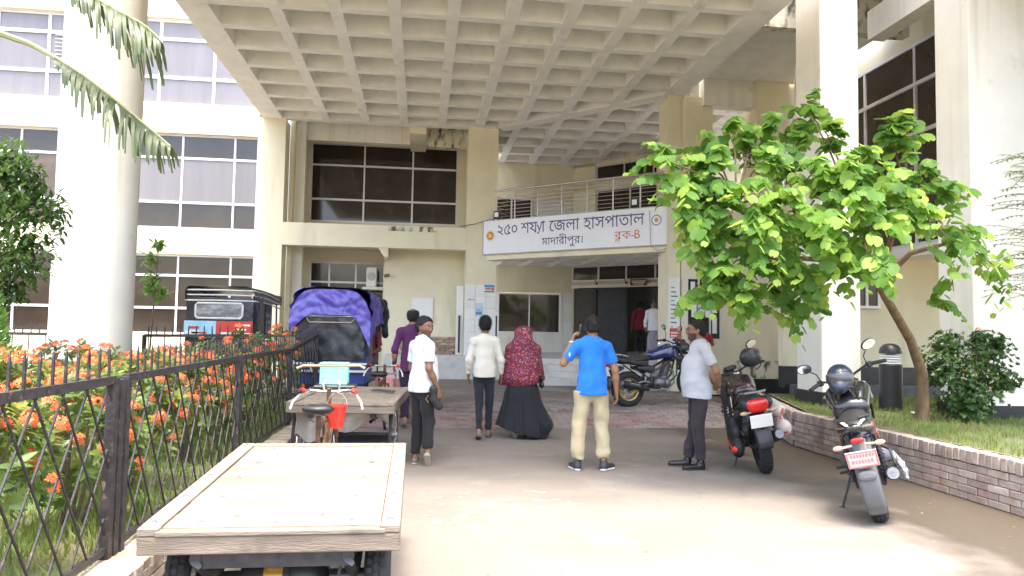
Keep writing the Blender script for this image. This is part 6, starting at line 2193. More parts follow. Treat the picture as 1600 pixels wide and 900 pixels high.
    # ---- shirt
    if shirt is not None:
        s = SDF(.035)
        ch, pv = j['chest'], j['pelvis']
        s.cone(ch + V3(0, 0, .06), ch - V3(0, 0, .12), .150, .138 + belly * .35, flat=((0, 1, 0), .70))
        s.cone(ch - V3(0, 0, .12) + V3(0, belly * .9, 0), pv + V3(0, belly * .75, .03), .142 + belly * .35, .156 + belly * .3, flat=((0, 1, 0), .82))
        s.cone(pv + V3(0, belly * .5, .03), V3(pv[0], pv[1] + belly * .3, hem - .05), .162 + belly * .3, .186, flat=((0, 1, 0), .84))
        for sx_ in (-1, 1):
            s.cone(pv + V3(sx_ * .05, -.035, .02), V3(pv[0] + sx_ * .06, pv[1] - .03, hem - .05), .095, .105)
        s.cone(j['shL'] + V3(.02, 0, -.005), j['shR'] - V3(.02, 0, .005), .056)
        for sd in 'LR':
            s.cone(j['neck'] + V3(0, -.005, -.012), j['sh' + sd] + V3(0, 0, -.01), .058, .052, k=.05)
        for sd in 'LR':
            sh, el, wr_ = j['sh' + sd], j['el' + sd], j['wr' + sd]
            if sleeve == 'short':
                s.cone(sh, sh + (el - sh) * .72, .056, .060, cap=True)
            else:
                s.cone(sh, el, .054, .047)
                fr = .86 if sleeve == 'long' else .45
                s.cone(el, el + (wr_ - el) * fr, .047, .040 if sleeve == 'long' else .046, cap=True)
        f1, f2 = folds(seed, wr, 24, .8), folds(seed + 70, wr * .8, 55, .9)
        s.disp = lambda P: f1(P) + f2(P) * np.clip(.25 + np.abs(P[..., 2] - 1.25) * 2.5, 0, 1)
        s.cut((0, 0, hem), (0, .06, -1))
        s.ball(Hd(0, .0, -.02), .062, sub=True, k=.01)
        so = sdf_obj('shirt', s, shirt, root, .0095)
        if collar:
            nk = j['neck'] + V3(0, 0, .022)
            mb = MB()
            pts = []
            for a in np.linspace(-2.6, 2.6, 22):
                pts.append((nk[0] + .068 * math.sin(a), nk[1] + .008 - .068 * math.cos(a), nk[2] + .010 * math.cos(a)))
            mb.tube(pts, .018, 8, flat=.55)
            obj('collar', mb, shirt, so, True)
    # ---- trousers
    if trousers is not None:
        s = SDF(.03)
        pv = j['pelvis']
        s.cone(pv + V3(0, 0, .07), pv - V3(0, 0, .06), .132 + belly * .2, .142, flat=((0, 1, 0), .80))
        for sd in 'LR':
            hp, kn, an = j['hip' + sd], j['knee' + sd], j['ank' + sd]
            s.cone(hp, kn, .098 * (.5 + .5 * leg_w), .070 * leg_w).cone(kn, kn + (an - kn) * .92, .070 * leg_w, .060 * leg_w, cap=True)
            s.ball(hp + V3(0, -.035, -.02), .080)
        f1 = folds(seed + 9, wr * 1.2, 30, 1.6)
        f2 = folds(seed + 19, wr * 1.5, 44, 3.0)
        s.disp = lambda P: f1(P) + f2(P) * np.clip((.42 - P[..., 2]) * 3, 0, 1)
        if shirt is not None:
            s.cut((0, 0, hem + .035), (0, 0, 1))
        sdf_obj('trousers', s, trousers, root, .0095)
    if lungi is not None:
        s = SDF(.05)
        pv = j['pelvis']
        s.cone(pv + V3(0, 0, .06), (0, 0, .55), .140, .175, flat=((0, 1, 0), .8)).cone((0, 0, .55), (0, .02, .10), .175, .20, flat=((0, 1, 0), .8))
        g = folds(seed + 3, .010, 50, .05)
        s.disp = g
        s.cut((0, 0, .10), (0, 0, -1))
        sdf_obj('sarong', s, lungi, root, .011)
    # ---- shoes
    if shoes is not None:
        for sd in 'LR':
            sg = -1 if sd == 'L' else 1
            kn, an = j['knee' + sd], j['ank' + sd]
            toe = V3(*(feet or {}).get(sd, an + V3(.03 * sg, .155, -.055)))
            heel = an + (an - kn) / np.linalg.norm(an - kn) * .045
            up = np.cross(np.cross(toe - heel, kn - an), toe - heel)
            up = up / np.linalg.norm(up)
            dirf = (toe - heel) / np.linalg.norm(toe - heel)
            s = SDF(.02)
            s.cone(heel - dirf * .012, toe + dirf * .03, .040, .036, flat=(up, .85))
            if shoes.get('low') is None:
                s.cone(an + up * .0, heel, .045, .042)
            so = sdf_obj('shoe', s, shoes['m'], root, .009)
            if shoes.get('sole'):
                s = SDF(.012)
                b0 = heel - dirf * .014 - up * .030
                b1 = toe + dirf * .034 - up * .026
                s.cone(b0, b1, .040, .037, flat=(up, .40))
                sdf_obj('sole', s, shoes['sole'], so, .009)
    if extra:
        extra(root, j, Hd, HR)
    return root

m_sole_w = mat('white_sole', (0.70, 0.69, 0.66), 0.6)
m_sole_g = mat('tan_sole', (0.36, 0.31, 0.25), 0.7, var=.15)
m_shoe_d = mat('dark_shoe', (0.035, 0.034, 0.036), 0.6, var=.2)
m_shoe_b = mat('black_leather', (0.015, 0.014, 0.014), 0.35, var=.2)
m_sandal = mat('grey_sandal', (0.16, 0.14, 0.12), 0.7, var=.2)

# --- man in blue with a phone, seen from behind
def x_blue(root, j, Hd, HR):
    c = Hd(-.098, .012, -.022)
    obj('wrist_band', MB().tube([tuple(j['wrL'] + V3(.026 * math.cos(a), .026 * math.sin(a), 0)) for a in np.linspace(0, 6.29, 16)], .008, 6), M_['white'], root, True)
    obj('sleeve_badge', MB().tube([(-.262 + .004 * math.cos(a), -.062 + .012 * math.sin(a * 2) * 0 - .002, 1.265 + .020 * math.sin(a)) for a in np.linspace(0, 6.29, 14)], .004, 5), M_['white'], root, True)
blue = person('man in a bright blue t-shirt and khaki trousers holding a phone to his ear', (1.90, 8.05, 0), rad(-3), 1.70,
       dict(elL=(-.315, .035, 1.165), wrL=(-.225, .03, 1.405), elR=(.255, -.02, 1.10), wrR=(.285, .03, .845), ankL=(-.155, -.02, .085), ankR=(.135, -.03, .085), kneeL=(-.135, .03, .49), kneeR=(.120, .03, .49)),
       shirt=cloth('blue_cotton', (0.018, 0.16, 0.56)), trousers=cloth('khaki_twill', (0.40, 0.34, 0.215)), shoes=dict(m=m_shoe_d, sole=m_sole_w), hair=m_hair, hem=.835,
       hands=dict(L=(V3(.30, .05, .95), V3(.05, 1, .1), V3(1, -.1, -.25), .75)), collar=False, leg_w=1.15, wr=.007, vox=.0065, feet=dict(R=(.235, .08, .03), L=(-.185, .13, .03)), extra=x_blue, seed=3, head_yaw=rad(6))
ph = thing('mobile_phone', 'black phone held to the ear of the man in blue', 'phone', tuple(blue.matrix_basis @ Vector((0, 0, 0))))
ph.location = (1.90 - .132, 8.05 + .045, 1.535)
ph.rotation_euler = (rad(-12), rad(10), rad(0))
obj('case', MB().cbox(-.006, .006, -.037, .037, -.075, .075, .005), M_['black_plastic'], ph)
obj('camera_bump', MB().cbox(-.009, -.006, -.03, -.005, .035, .065, .002), M_['grey_metal'], ph)
obj('screen', MB().cbox(.006, .0068, -.033, .033, -.07, .07, .0003), m_visor, ph)

# --- man in white turning his head, walking off
def x_white(root, j, Hd, HR):
    pass
white = person('man in a white polo shirt looking back over his shoulder with a helmet strap bag in hand', (.03, 8.40, 0), rad(-58), 1.66,
       dict(elR=(.225, -.055, 1.11), wrR=(.215, .085, .865), elL=(-.235, .0, 1.10), wrL=(-.235, .10, .87),
            kneeR=(.085, .05, .50), ankR=(.135, .01, .175), kneeL=(-.085, .01, .49), ankL=(-.085, -.02, .085), chest=(0, .0, 1.27), head=(.005, .02, 1.572)),
       head_yaw=rad(-80), head_pitch=rad(-5), shirt=cloth('white_pique', (0.62, 0.635, 0.62), var=.03), trousers=cloth('black_twill', (0.016, 0.016, 0.018)), shoes=dict(m=m_sandal, sole=m_sole_g, low=True),
       hair=m_hair, hem=.84, belly=.05, vox=.0065, face=dict(beard=.6), skin=m_skin2, wr=.006, feet=dict(R=(.095, .045, .035), L=(-.19, .07, .03)), hands=dict(R=(V3(0, .12, -1), V3(0, 1, .1), V3(-1, .1, 0), .85)), seed=5)
tag(white, 'man in a white polo shirt and black trousers looking back over his shoulder', 'person')
bg = thing('hand_pouch', 'black pouch with a round flap in the hand of the man in white', 'pouch')
bpy.context.view_layer.update()
bg.matrix_world = white.matrix_world @ T(.235, .06, .79) @ RZ(rad(58))
s = SDF(.02).cone((-.05, -.03, .09), (-.045, -.02, -.02), .045, .038, flat=((0, 1, 0), .6)).cone((-.045, -.02, -.03), (.02, .0, -.10), .045, .05, flat=((0, 1, 0), .55))
s.disp = folds(3, .004, 40)
sdf_obj('body', s, mat('worn_black_nylon', (0.014, 0.014, 0.015), 0.6, var=.3), bg, .009)
obj('strap', MB().tube([(-.10, -.02, .02), (-.13, -.03, -.02), (-.10, -.02, -.06)], .010, 6, flat=.4), mat('brown_strap', (0.16, 0.08, 0.03), .6), bg, True)

# --- boy in cream, walking to the steps
boy = person('young man in a cream shirt and dark jeans walking beside the veiled woman', (.90, 10.36, 0), rad(0), 1.70,
       dict(elR=(.250, -.03, 1.10), wrR=(.265, .055, .865), elL=(-.235, -.03, 1.10), wrL=(-.235, .06, .87), kneeL=(-.07, -.01, .48), ankL=(-.075, -.145, .115), kneeR=(.09, .07, .49), ankR=(.085, .11, .085)),
       shirt=cloth('cream_cotton', (0.60, 0.565, 0.47), var=.03), trousers=cloth('dark_denim', (0.022, 0.024, 0.030)), shoes=dict(m=m_sandal, sole=m_shoe_d, low=True), hair=m_hair, hairstyle='thick',
       sleeve='long', hem=.87, leg_w=.84, wr=.006, feet=dict(L=(-.08, -.02, .03)), seed=8)
boy.scale.x *= .93

# --- woman in patterned veil and black skirt
m_veil = mat('printed_veil', (0.15, 0.012, 0.028), 0.7, var=.1)
def _print(m):
    nt = m.node_tree
    tc = _n(nt, 'ShaderNodeTexCoord').outputs['Object']
    for sc, col, th, of in ((26, (.55, .24, .03), .27, 0), (30, (.50, .035, .04), .33, 3), (34, (.04, .03, .09), .36, 7), (44, (.55, .42, .36), .20, 5), (28, (.22, .04, .17), .30, 11)):
        mp = _n(nt, 'ShaderNodeMapping')
        mp.inputs['Location'].default_value = (of, of * 2, of * .7)
        mp.inputs['Scale'].default_value = (1, 1, .8)
        nt.links.new(tc, mp.inputs[0])
        v = _n(nt, 'ShaderNodeTexVoronoi')
        v.inputs['Scale'].default_value = sc
        nt.links.new(mp.outputs[0], v.inputs['Vector'])
        mr = _n(nt, 'ShaderNodeMapRange')
        mr.inputs['From Min'].default_value = th
        mr.inputs['From Max'].default_value = th - .06
        nt.links.new(v.outputs['Distance'], mr.inputs['Value'])
        overlay(m, mr.outputs[0], col)
_print(m_veil)
m_abaya = cloth('black_abaya', (0.018, 0.018, 0.021), 0.75)
wom = thing('person', 'woman in a long flowered veil and wide black skirt walking to the steps', 'person', (1.46, 10.46, 0), rad(-4))
wom.scale = (1.10, 1.02, .965)
s = SDF(.02)
s.ball((0, 0, 1.53), .094).ball((0, .03, 1.50), .078).cone((0, .05, 1.47), (0, .06, 1.43), .05, .04).cone((0, .10, 1.52), (0, .112, 1.48), .01, .013, k=.01)
s.cone((0, 0, 1.47), (0, -.01, 1.38), .055, .06).cone((-.15, 0, 1.32), (.15, 0, 1.32), .06).cone((0, 0, 1.30), (0, 0, .95), .12, .14, flat=((0, 1, 0), .75))
for sx in (-1, 1):
    el, wr_ = V3(sx * .22, .06, 1.05), V3(sx * .15, .22, .98)
    s.cone((sx * .15, 0, 1.32), el, .048, .04).cone(el, wr_, .038, .026)
    hand(s, wr_, V3(-sx * .6, .6, -.1), V3(0, .2, 1), V3(-sx, -.3, 0), .5)
    s.cone((sx * .09, 0, .92), (sx * .09, .02, .48), .08, .055).cone((sx * .09, .02, .48), (sx * .085, -.02 if sx > 0 else -.10, .10 if sx > 0 else .15), .052, .036)
    hl = V3(sx * .085, -.03 if sx > 0 else -.125, .045 if sx > 0 else .12)
    s.cone(hl, hl + (V3(.02 * sx, .17, -.02) if sx > 0 else V3(-.01, .10, -.10)), .032, .024)
sdf_obj('body', s, m_skin2, wom, .008)
s = SDF(.05)
s.ball((0, -.005, 1.54), .108).cone((0, -.01, 1.52), (0, -.03, 1.38), .105, .125, flat=((0, 1, 0), .95)).cone((-.13, -.01, 1.31), (.13, -.01, 1.31), .085).cone((0, -.02, 1.36), (0, -.02, .88), .15, .225, flat=((0, 1, 0), .75))
s.cone((-.14, .0, 1.28), (-.235, .05, .80), .085, .075).cone((.14, .0, 1.28), (.225, .05, .85), .085, .08)
s.ball((0, .10, 1.50), .06, sub=True, k=.02)
_f = folds(12, .006, 26, .25)
_g = folds(31, .008, 34, .06)
s.disp = lambda P: _f(P) + _g(P) * np.clip((1.3 - P[..., 2]) * 2, 0, 1)
s.cut((0, 0, .80), (.12, .22, -1))
sdf_obj('veil', s, m_veil, wom, .010)
s = SDF(.05)
s.cone((0, 0, .98), (0, 0, .62), .15, .22, flat=((0, 1, 0), .8)).cone((0, 0, .62), (.0, -.02, .08), .22, .33, flat=((0, 1, 0), .75))
s.cone((.10, -.03, .55), (.26, -.08, .20), .12, .13).cone((-.10, 0, .5), (-.20, .0, .12), .12, .13)
def _skirt(P):
    a = np.arctan2(P[..., 1], P[..., 0])
    k = np.clip((.85 - P[..., 2]) * 1.4, 0, 1)
    return .016 * k * (np.sin(a * 9 + 1 + P[..., 2] * 2) + .6 * np.sin(a * 17 + P[..., 2] * 5))
s.disp = _skirt
s.cut((.0, 0, .09), (-.30, .05, -1))
sdf_obj('skirt', s, m_abaya, wom, .011)
for sx, c, t_ in ((1, (.088, -.03, .025), (.10, .15, .02)), (-1, (-.085, -.135, .115), (-.09, -.06, .02))):
    s = SDF(.012).cone(c, t_, .036, .032, flat=((0, 0, 1) if sx > 0 else (0, .8, .6), .45))
    sdf_obj('shoe', s, m_sole_g, wom, .008)
s = SDF(.02).cone((-.085, -.09, .30), (-.085, -.10, .17), .058, .05, cap=True)
sdf_obj('trouser_cuff', s, cloth('magenta_cuff', (.16, .01, .07)), wom, .009)
hbg = thing('handbag', 'small black handbag at the right side of the veiled woman', 'bag', (1.72, 10.38, .80))
s = SDF(.02).cone((0, -.05, -.04), (0, .06, -.04), .05, flat=((1, 0, 0), .6)).cone((0, -.04, .05), (0, .05, .05), .04, flat=((1, 0, 0), .6))
sdf_obj('body', s, m_shoe_b, hbg, .009)
obj('strap', MB().tube([(0, -.05, .06), (-.02, -.02, .25), (-.02, .03, .25), (0, .06, .06)], .007, 6), m_shoe_b, hbg, True)

# --- man in grey, in profile, hands behind his back
def x_grey(root, j, Hd, HR):
    g = MB()
    for sx in (-1, 1):
        pts = [tuple(Hd(sx * .031 + .023 * math.cos(a), .100, .012 + .016 * math.sin(a))) for a in np.linspace(0, 6.29, 18)]
        g.tube(pts, .0028, 5)
        g.tube([tuple(Hd(sx * .054, .098, .016)), tuple(Hd(sx * .082, .04, .018)), tuple(Hd(sx * .084, -.012, .012))], .0028, 5)
    g.tube([tuple(Hd(-.008, .104, .014)), tuple(Hd(.008, .104, .014))], .0025, 5)
    obj('glasses', g, M_['black_plastic'], root, True)
    obj('bracelet', MB().tube([tuple(j['wrL'] + V3(.027 * math.cos(a), .010 * math.sin(a), .027 * math.sin(a))) for a in np.linspace(0, 6.29, 16)], .006, 6), m_rust, root, True)
person('man in a light grey polo standing in profile with hands behind his back', (3.16, 8.12, 0), rad(84), 1.68,
       dict(shL=(-.175, -.02, 1.38), elL=(-.215, -.14, 1.12), wrL=(-.075, -.215, .955), elR=(.215, -.14, 1.12), wrR=(.055, -.225, .93), kneeL=(-.09, .03, .49), kneeR=(.08, .02, .49), ankL=(-.10, -.0, .085), ankR=(.09, .10, .085), head=(0, .035, 1.57), chest=(0, .0, 1.27)),
       shirt=cloth('pale_grey_jersey', (0.44, 0.455, 0.48), var=.03), trousers=cloth('dark_brown_twill', (0.040, 0.030, 0.034)), shoes=dict(m=m_shoe_b, sole=m_shoe_b), hair=m_hair, hem=.80, belly=.065,
       vox=.0065, face=dict(beard=.85), hands=dict(L=(V3(.85, -.12, -.35), V3(.35, 0, .9), V3(0, 1, 0), .55), R=(V3(-.80, -.15, -.40), V3(-.3, 0, .9), V3(0, 1, 0), .6)), extra=x_grey, wr=.006, seed=13)

# --- man in purple beyond the carts
person('man in a dark purple shirt walking away past the second cart', (-.12, 11.15, gz(0, 11.15)), rad(4), 1.76,
       dict(elL=(-.245, -.04, 1.10), wrL=(-.25, .03, .86), kneeR=(.09, .05, .49), ankR=(.09, .04, .085), kneeL=(-.09, -.02, .49), ankL=(-.09, -.13, .11)),
       shirt=cloth('purple_shirting', (0.085, 0.022, 0.075)), trousers=cloth('dark_purple_twill', (0.035, 0.018, 0.038)), shoes=dict(m=m_sandal, low=True), hair=m_hair, hairstyle='bald', sleeve='long', hem=.80, vox=.008, wr=.007, feet=dict(L=(-.09, -.0, .03)), seed=17)

# --- two men in the doorway
pd = px(1021, 500, 19.7)
m_lungi = mat('checked_sarong', (0.36, 0.33, 0.37), 0.85, col2=(0.24, 0.22, 0.26), mix=(.45, .55), scale=14, stretch=(3, 3, .3), bump=.2)
person('elderly man in a white shirt and grey sarong standing in the entrance', (pd.x, 19.7, .84), rad(172), 1.57, dict(wrL=(-.25, .06, .86), wrR=(.25, .06, .86)),
       shirt=cloth('white_shirting', (0.80, 0.78, 0.82), var=.03), lungi=m_lungi, shoes=dict(m=m_sandal, low=True), hair=m_hairg, sleeve='long', hem=.80, vox=.009, face=dict(beard=.5, beard_col=(.25, .24, .23)), skin=m_skin2, head_pitch=rad(-8), hairstyle='bald', seed=19)
pd = px(1000, 500, 21.35)
person('man in a maroon shirt half hidden in the dark entrance', (pd.x, 21.35, .84), rad(-12), 1.60, None,
       shirt=cloth('maroon_shirting', (0.16, 0.015, 0.03)), trousers=cloth('black_cloth', (0.015, 0.015, 0.016)), shoes=dict(m=m_sandal, low=True), hair=m_hair, sleeve='long', hem=.82, vox=.010, skin=m_skin2, seed=23)
# --- person at the counter window, mostly behind the man in grey
pd = px(1096, 560, 14.9)
person('person in a red shirt at the notice window, mostly hidden by the man in grey', (pd.x, 14.9, gz(0, 15)), rad(-10), 1.52, dict(elR=(.26, .02, 1.18), wrR=(.17, .10, 1.40)),
       shirt=cloth('red_cotton', (0.32, 0.03, 0.03)), trousers=cloth('brown_cloth', (0.10, 0.06, 0.04)), shoes=dict(m=m_sandal, low=True), hair=m_hair, hem=.84, vox=.010, skin=m_skin2, seed=29)
# --- driver leaning out at the front of the covered rickshaw
person('man in a maroon shirt seated at the front of the purple covered rickshaw', (-.93, 13.72, gz(0, 13.7) + .24), rad(160), 1.60,
       dict(hipL=(-.09, 0, .47), hipR=(.09, 0, .47), pelvis=(0, 0, .52), kneeL=(-.11, .40, .50), kneeR=(.11, .40, .50), ankL=(-.11, .42, .09), ankR=(.11, .42, .09), chest=(0, .0, .84), neck=(0, -.02, .99), head=(0, .012, 1.142),
            shL=(-.178, -.01, .955), shR=(.178, -.01, .955), elL=(-.235, .04, .68), elR=(.235, .04, .68), wrL=(-.16, .27, .62), wrR=(.16, .27, .62)),
       shirt=cloth('maroon_check', (0.22, 0.05, 0.06)), trousers=cloth('grey_cloth', (0.10, 0.10, 0.11)), shoes=dict(m=m_sandal, low=True), hair=m_hair, hem=.46, vox=.010, skin=m_skin2, seed=31)

# ================================================================== sign board with its lettering
def text_loops(body, size=1.0, bold=.012):
    """outline polygons of a text, left end at x=0, baseline at y=0"""
    cu = bpy.data.curves.new('text', 'FONT')
    cu.body = body
    cu.size = size
    cu.offset = bold
    o = bpy.data.objects.new('text', cu)
    COL.objects.link(o)
    bpy.context.view_layer.update()
    dg = bpy.context.evaluated_depsgraph_get()
    c2 = o.evaluated_get(dg).to_curve(dg)
    loops = []
    for sp in c2.splines:
        pts = []
        if sp.type == 'BEZIER':
            bp = sp.bezier_points
            n = len(bp)
            for i in range(n):
                a, b = bp[i], bp[(i + 1) % n]
                for t in (0, .25, .5, .75):
                    u = 1 - t
                    p = a.co * u ** 3 + a.handle_right * (3 * u * u * t) + b.handle_left * (3 * u * t * t) + b.co * t ** 3
                    pts.append((p.x, p.y))
        else:
            pts = [(p.co.x, p.co.y) for p in sp.points]
        loops.append(pts)
    o.to_curve_clear() if hasattr(o, 'to_curve_clear') else None
    bpy.data.objects.remove(o)
    return loops

def fill_loops(loops, depth, step):
    """non-zero winding fill by scanlines; a solid of thin rows facing -y"""
    E = []
    for lp in loops:
        for i in range(len(lp)):
            (x0, y0), (x1, y1) = lp[i], lp[(i + 1) % len(lp)]
            if y0 != y1:
                E.append((x0, y0, x1, y1))
    mb = MB()
    if not E:
        return mb
    lo = min(min(e[1], e[3]) for e in E)
    hi = max(max(e[1], e[3]) for e in E)
    y = lo
    while y < hi:
        ym = y + step / 2
        cr = []
        for (x0, y0, x1, y1) in E:
            if (y0 <= ym < y1) or (y1 <= ym < y0):
                cr.append((x0 + (x1 - x0) * (ym - y0) / (y1 - y0), 1 if y1 > y0 else -1))
        cr.sort()
        w = 0
        for k, (x, s_) in enumerate(cr):
            if w == 0:
                xs = x
            w += s_
            if w == 0 and x - xs > 1e-4:
                mb.add([(xs, -depth, y), (x, -depth, y), (x, -depth, y + step), (xs, -depth, y + step)], [(0, 1, 2, 3)])
        y += step
    return mb

def stroke(pts, w):
    """closed outline of a thick polyline"""
    P = [Vector((a, b)) for a, b in pts]
    L, R2 = [], []
    for i, p in enumerate(P):
        d = (P[min(i + 1, len(P) - 1)] - P[max(i - 1, 0)]).normalized()
        nn = Vector((-d.y, d.x)) * w / 2
        L.append(tuple(p + nn)); R2.append(tuple(p - nn))
    return L + R2[::-1]

def width(loops):
    xs = [p[0] for l in loops for p in l]
    return min(xs), max(xs)

def line_of(words, size, space):
    """words: list of loop sets; returns joined loops and the width"""
    out, x = [], 0
    for w in words:
        a, b = width(w)
        out += [[(p[0] - a + x, p[1]) for p in l] for l in w]
        x += (b - a) + space
    return out, x - space

def place(loops, x0, z0, sx=1.0, sz=1.0):
    return [[(p[0] * sx + x0, p[1] * sz + z0) for p in l] for l in loops]

sgn = thing('hospital_sign', 'long white sign board with blue lettering on the balcony front', 'sign board')
sgn.matrix_world = SG
SH0, SH1 = 3.50, 4.385
m_sgn = mat('sign_panel', (0.80, 0.80, 0.83), 0.45, var=0.03, scale=1.5)
pan = obj('panel', MB().cbox(.0, SL - .02, -.035, .055, SH0, SH1, .006), m_sgn, sgn)
obj('border', MB().box(-.012, SL - .008, -.042, -.0355, SH1 - .012, SH1 + .006).box(-.012, SL - .008, -.042, -.0355, SH0 - .006, SH0 + .012).box(-.012, .006, -.0415, -.0356, SH0 + .012, SH1 - .012).box(SL - .026, SL - .008, -.0415, -.0356, SH0 + .012, SH1 - .012), M_['grey_metal'], sgn)
m_ink = mat('violet_ink', (0.055, 0.040, 0.20), 0.5, var=.1)
m_inkd = mat('dark_ink', (0.045, 0.035, 0.10), 0.5, var=.1)
m_inko = mat('orange_ink', (0.62, 0.14, 0.05), 0.5, var=.1)
ya = [stroke([(.02, .44), (.10, .38), (.17, .26), (.20, .12), (.17, -.02), (.10, -.06), (.05, -.01)], .075), stroke([(.19, .10), (.26, .22), (.33, .40), (.36, .62)], .065)]
def attach(base, extra, gap):
    a, b = width(base)
    return base + [[(p[0] + b + gap, p[1]) for p in l] for l in extra]
w_sh = text_loops('শয')
w_sh = attach(w_sh, ya, -.06)
w_sh = attach(w_sh, [[(p[0] - width(text_loops('া'))[0], p[1]) for p in l] for l in text_loops('া')], -.03)
words = [text_loops('২৫০'), w_sh, text_loops('েজলা'), text_loops('হাসপাতাল')]
lp, wd = line_of(words, 1, .30)
tw = SL * .80
sc_ = tw / wd
obj('title_lettering', fill_loops(place(lp, SL * .088, 3.985, sc_, sc_ * 1.12), .0375, .006), m_ink, sgn)
lp, wd = line_of([text_loops('মাদারীপুর'), text_loops('।')], 1, .16)
k_ = SL * .225 / wd
obj('town_lettering', fill_loops(place(lp, SL * .352, 3.655, k_, k_), .0375, .005), m_inkd, sgn)
bo = text_loops('ব')
la = text_loops('ল')
a, b = width(bo)
sub = [[((p[0] - width(la)[0]) * .62 + a + .05, p[1] * .62 - .30) for p in l] for l in la]
lp, wd = line_of([bo + sub, text_loops('ক-'), text_loops('B')], 1, .04)
k_ = SL * .125 / wd
obj('block_lettering', fill_loops(place(lp, SL * .742, 3.685, k_, k_), .0375, .004), m_inko, sgn)
def disc(r, y, x, z, n=32, sq=1.0):
    return MB().add([(x + r * math.cos(2 * math.pi * i / n), -y, z + r * sq * math.sin(2 * math.pi * i / n)) for i in range(n)], [tuple(range(n))])
em = obj('emblem', disc(.150, .037, .225, 3.985), mat('emblem_ring', (0.62, 0.72, 0.66), .5), sgn)
obj('emblem_disc', disc(.112, .0385, .225, 3.985), mat('emblem_red', (0.66, 0.16, 0.04), .5), em)
obj('emblem_map', MB().add([(.225 + dx * 1.2, -.040, 3.985 + dz * 1.2) for dx, dz in ((-.05, .045), (-.02, .035), (.005, .05), (.03, .02), (.05, .03), (.045, -.01), (.055, -.05), (.03, -.03), (.01, -.05), (-.025, -.055), (-.05, -.02), (-.03, .005))], [tuple(range(12))]), mat('emblem_yellow', (0.80, 0.60, 0.10), .5), em)
em2 = obj('emblem', disc(.125, .037, SL * .945, 4.07), mat('emblem_blue_ring', (0.16, 0.22, 0.50), .5), sgn)
obj('emblem_disc', disc(.098, .0385, SL * .945, 4.07), mat('emblem_white', (0.80, 0.80, 0.80), .5), em2)
obj('emblem_mark', disc(.05, .040, SL * .945, 4.07), mat('emblem_orange', (0.70, 0.24, 0.06), .5), em2)
# flood lamps on top of the board
for lx, lab in ((.42, 'left'), (SL * .84, 'right')):
    fl = thing('flood_lamp', 'small black flood lamp with pale lens at the %s end of the sign board' % lab, 'lamp', tuple(SG @ Vector((lx, -.02, SH1 + .02))), math.atan2(15.86 - 19.26, 5.47 - 1.60))
    obj('housing', MB().cbox(-.10, .10, -.03, .03, .02, .22, .012), M_['black_plastic'], fl)
    obj('lens', MB().cbox(-.06, .06, -.036, -.028, .06, .18, .004), M_['white'], fl)
    obj('bracket', MB().box(-.11, -.10, -.01, .01, -.02, .12).box(.10, .11, -.01, .01, -.02, .12).box(-.11, .11, -.01, .01, -.022, -.01), M_['black_plastic'], fl)
tag(obj('drooping_wire', MB().tube([tuple(SG @ Vector(p)) for p in ((SL - .45, -.05, 4.3), (SL - .42, -.07, 3.9), (SL - .40, -.07, 3.5), (SL - .25, -.06, 3.36), (SL - .02, -.03, 3.42))], .007, 5), M_['grey_metal'], smooth=True), 'thin wire drooping across the right end of the sign board', 'wire')
tag(obj('sagging_wire', MB().tube([(.95, 19.24, 4.22), (1.35, 19.22, 4.30), (1.7, 19.2, 4.42), (2.0, 19.0, 4.44)], .008, 5), M_['dark_metal'], smooth=True), 'dark wire running from the wall to the left end of the sign', 'wire')

# ================================================================== notices, board, fittings
def sheet(name, label, cat, M, w, h, m, marks=(), t=.006):
    o = thing(name, label, cat)
    o.matrix_world = M
    obj('sheet', MB().box(0, w, -t, 0, 0, h), m, o)
    for (a, b, c, d, mm) in marks:
        obj('print', MB().box(a * w, b * w, -t - .002, -t - .0005, c * h, d * h), mm, o)
    return o
m_blu = mat('blue_print', (0.10, 0.28, 0.60), .6); m_red = mat('red_ink', (0.62, 0.10, 0.07), .6); m_grn = mat('green_ink', (0.07, 0.34, 0.16), .6); m_blk = mat('black_ink', (0.04, 0.05, 0.05), .7)
bd = thing('notice_board', 'blank white board on the cream wall left of the tiled pillar', 'board', (0.02, 20.27, 2.02))
obj('panel', MB().cbox(-.28, .28, -.03, 0, -.34, .34, .006), M_['white'], bd)
obj('frame', MB().box(-.295, .295, -.034, -.0, .34, .355).box(-.295, .295, -.034, 0, -.355, -.34).box(-.295, -.28, -.033, 0, -.34, .34).box(.28, .295, -.033, 0, -.34, .34), M_['alu'], bd)
sheet('wall_poster', 'blue and red poster high on the tiled pillar', 'poster', T(1.62, FY - .026, 2.50), .30, .22, M_['paper'], ((.05, .95, .62, .95, m_blu), (.1, .6, .36, .56, m_red), (.05, .95, .04, .24, m_grn), (.65, .92, .3, .58, m_red)))
sheet('wall_poster', 'pale blue sheet pasted on the tiled pillar at head height', 'poster', T(1.40, FY - .026, 1.88), .20, .34, mat('pale_blue_paper', (0.55, 0.66, 0.76), .7, var=.1, scale=9), ((.1, .9, .1, .35, m_blu), (.15, .7, .45, .5, m_blk)))
sheet('wall_scrawl', 'short dark scrawl painted on the tiled pillar', 'graffiti', T(1.20, FY - .026, 2.28), .17, .06, M_['tile'], ((.05, .25, .2, .5, m_blk), (.3, .42, .3, .9, m_blk), (.5, .7, .2, .45, m_blk), (.74, .95, .35, .6, m_blk)))
NS = T(5.43, 15.668, .95)
rows = [(.12, .35 + .53 * ((k * 37) % 10) / 10, .40 + k * .055, .413 + k * .055, m_blk if k % 3 else m_grn) for k in range(10)]
sheet('charter_board', 'tall white list board with dark lines on the right porch pillar', 'board', NS @ T(0, 0, .0), .22, 1.75, M_['paper'], rows)
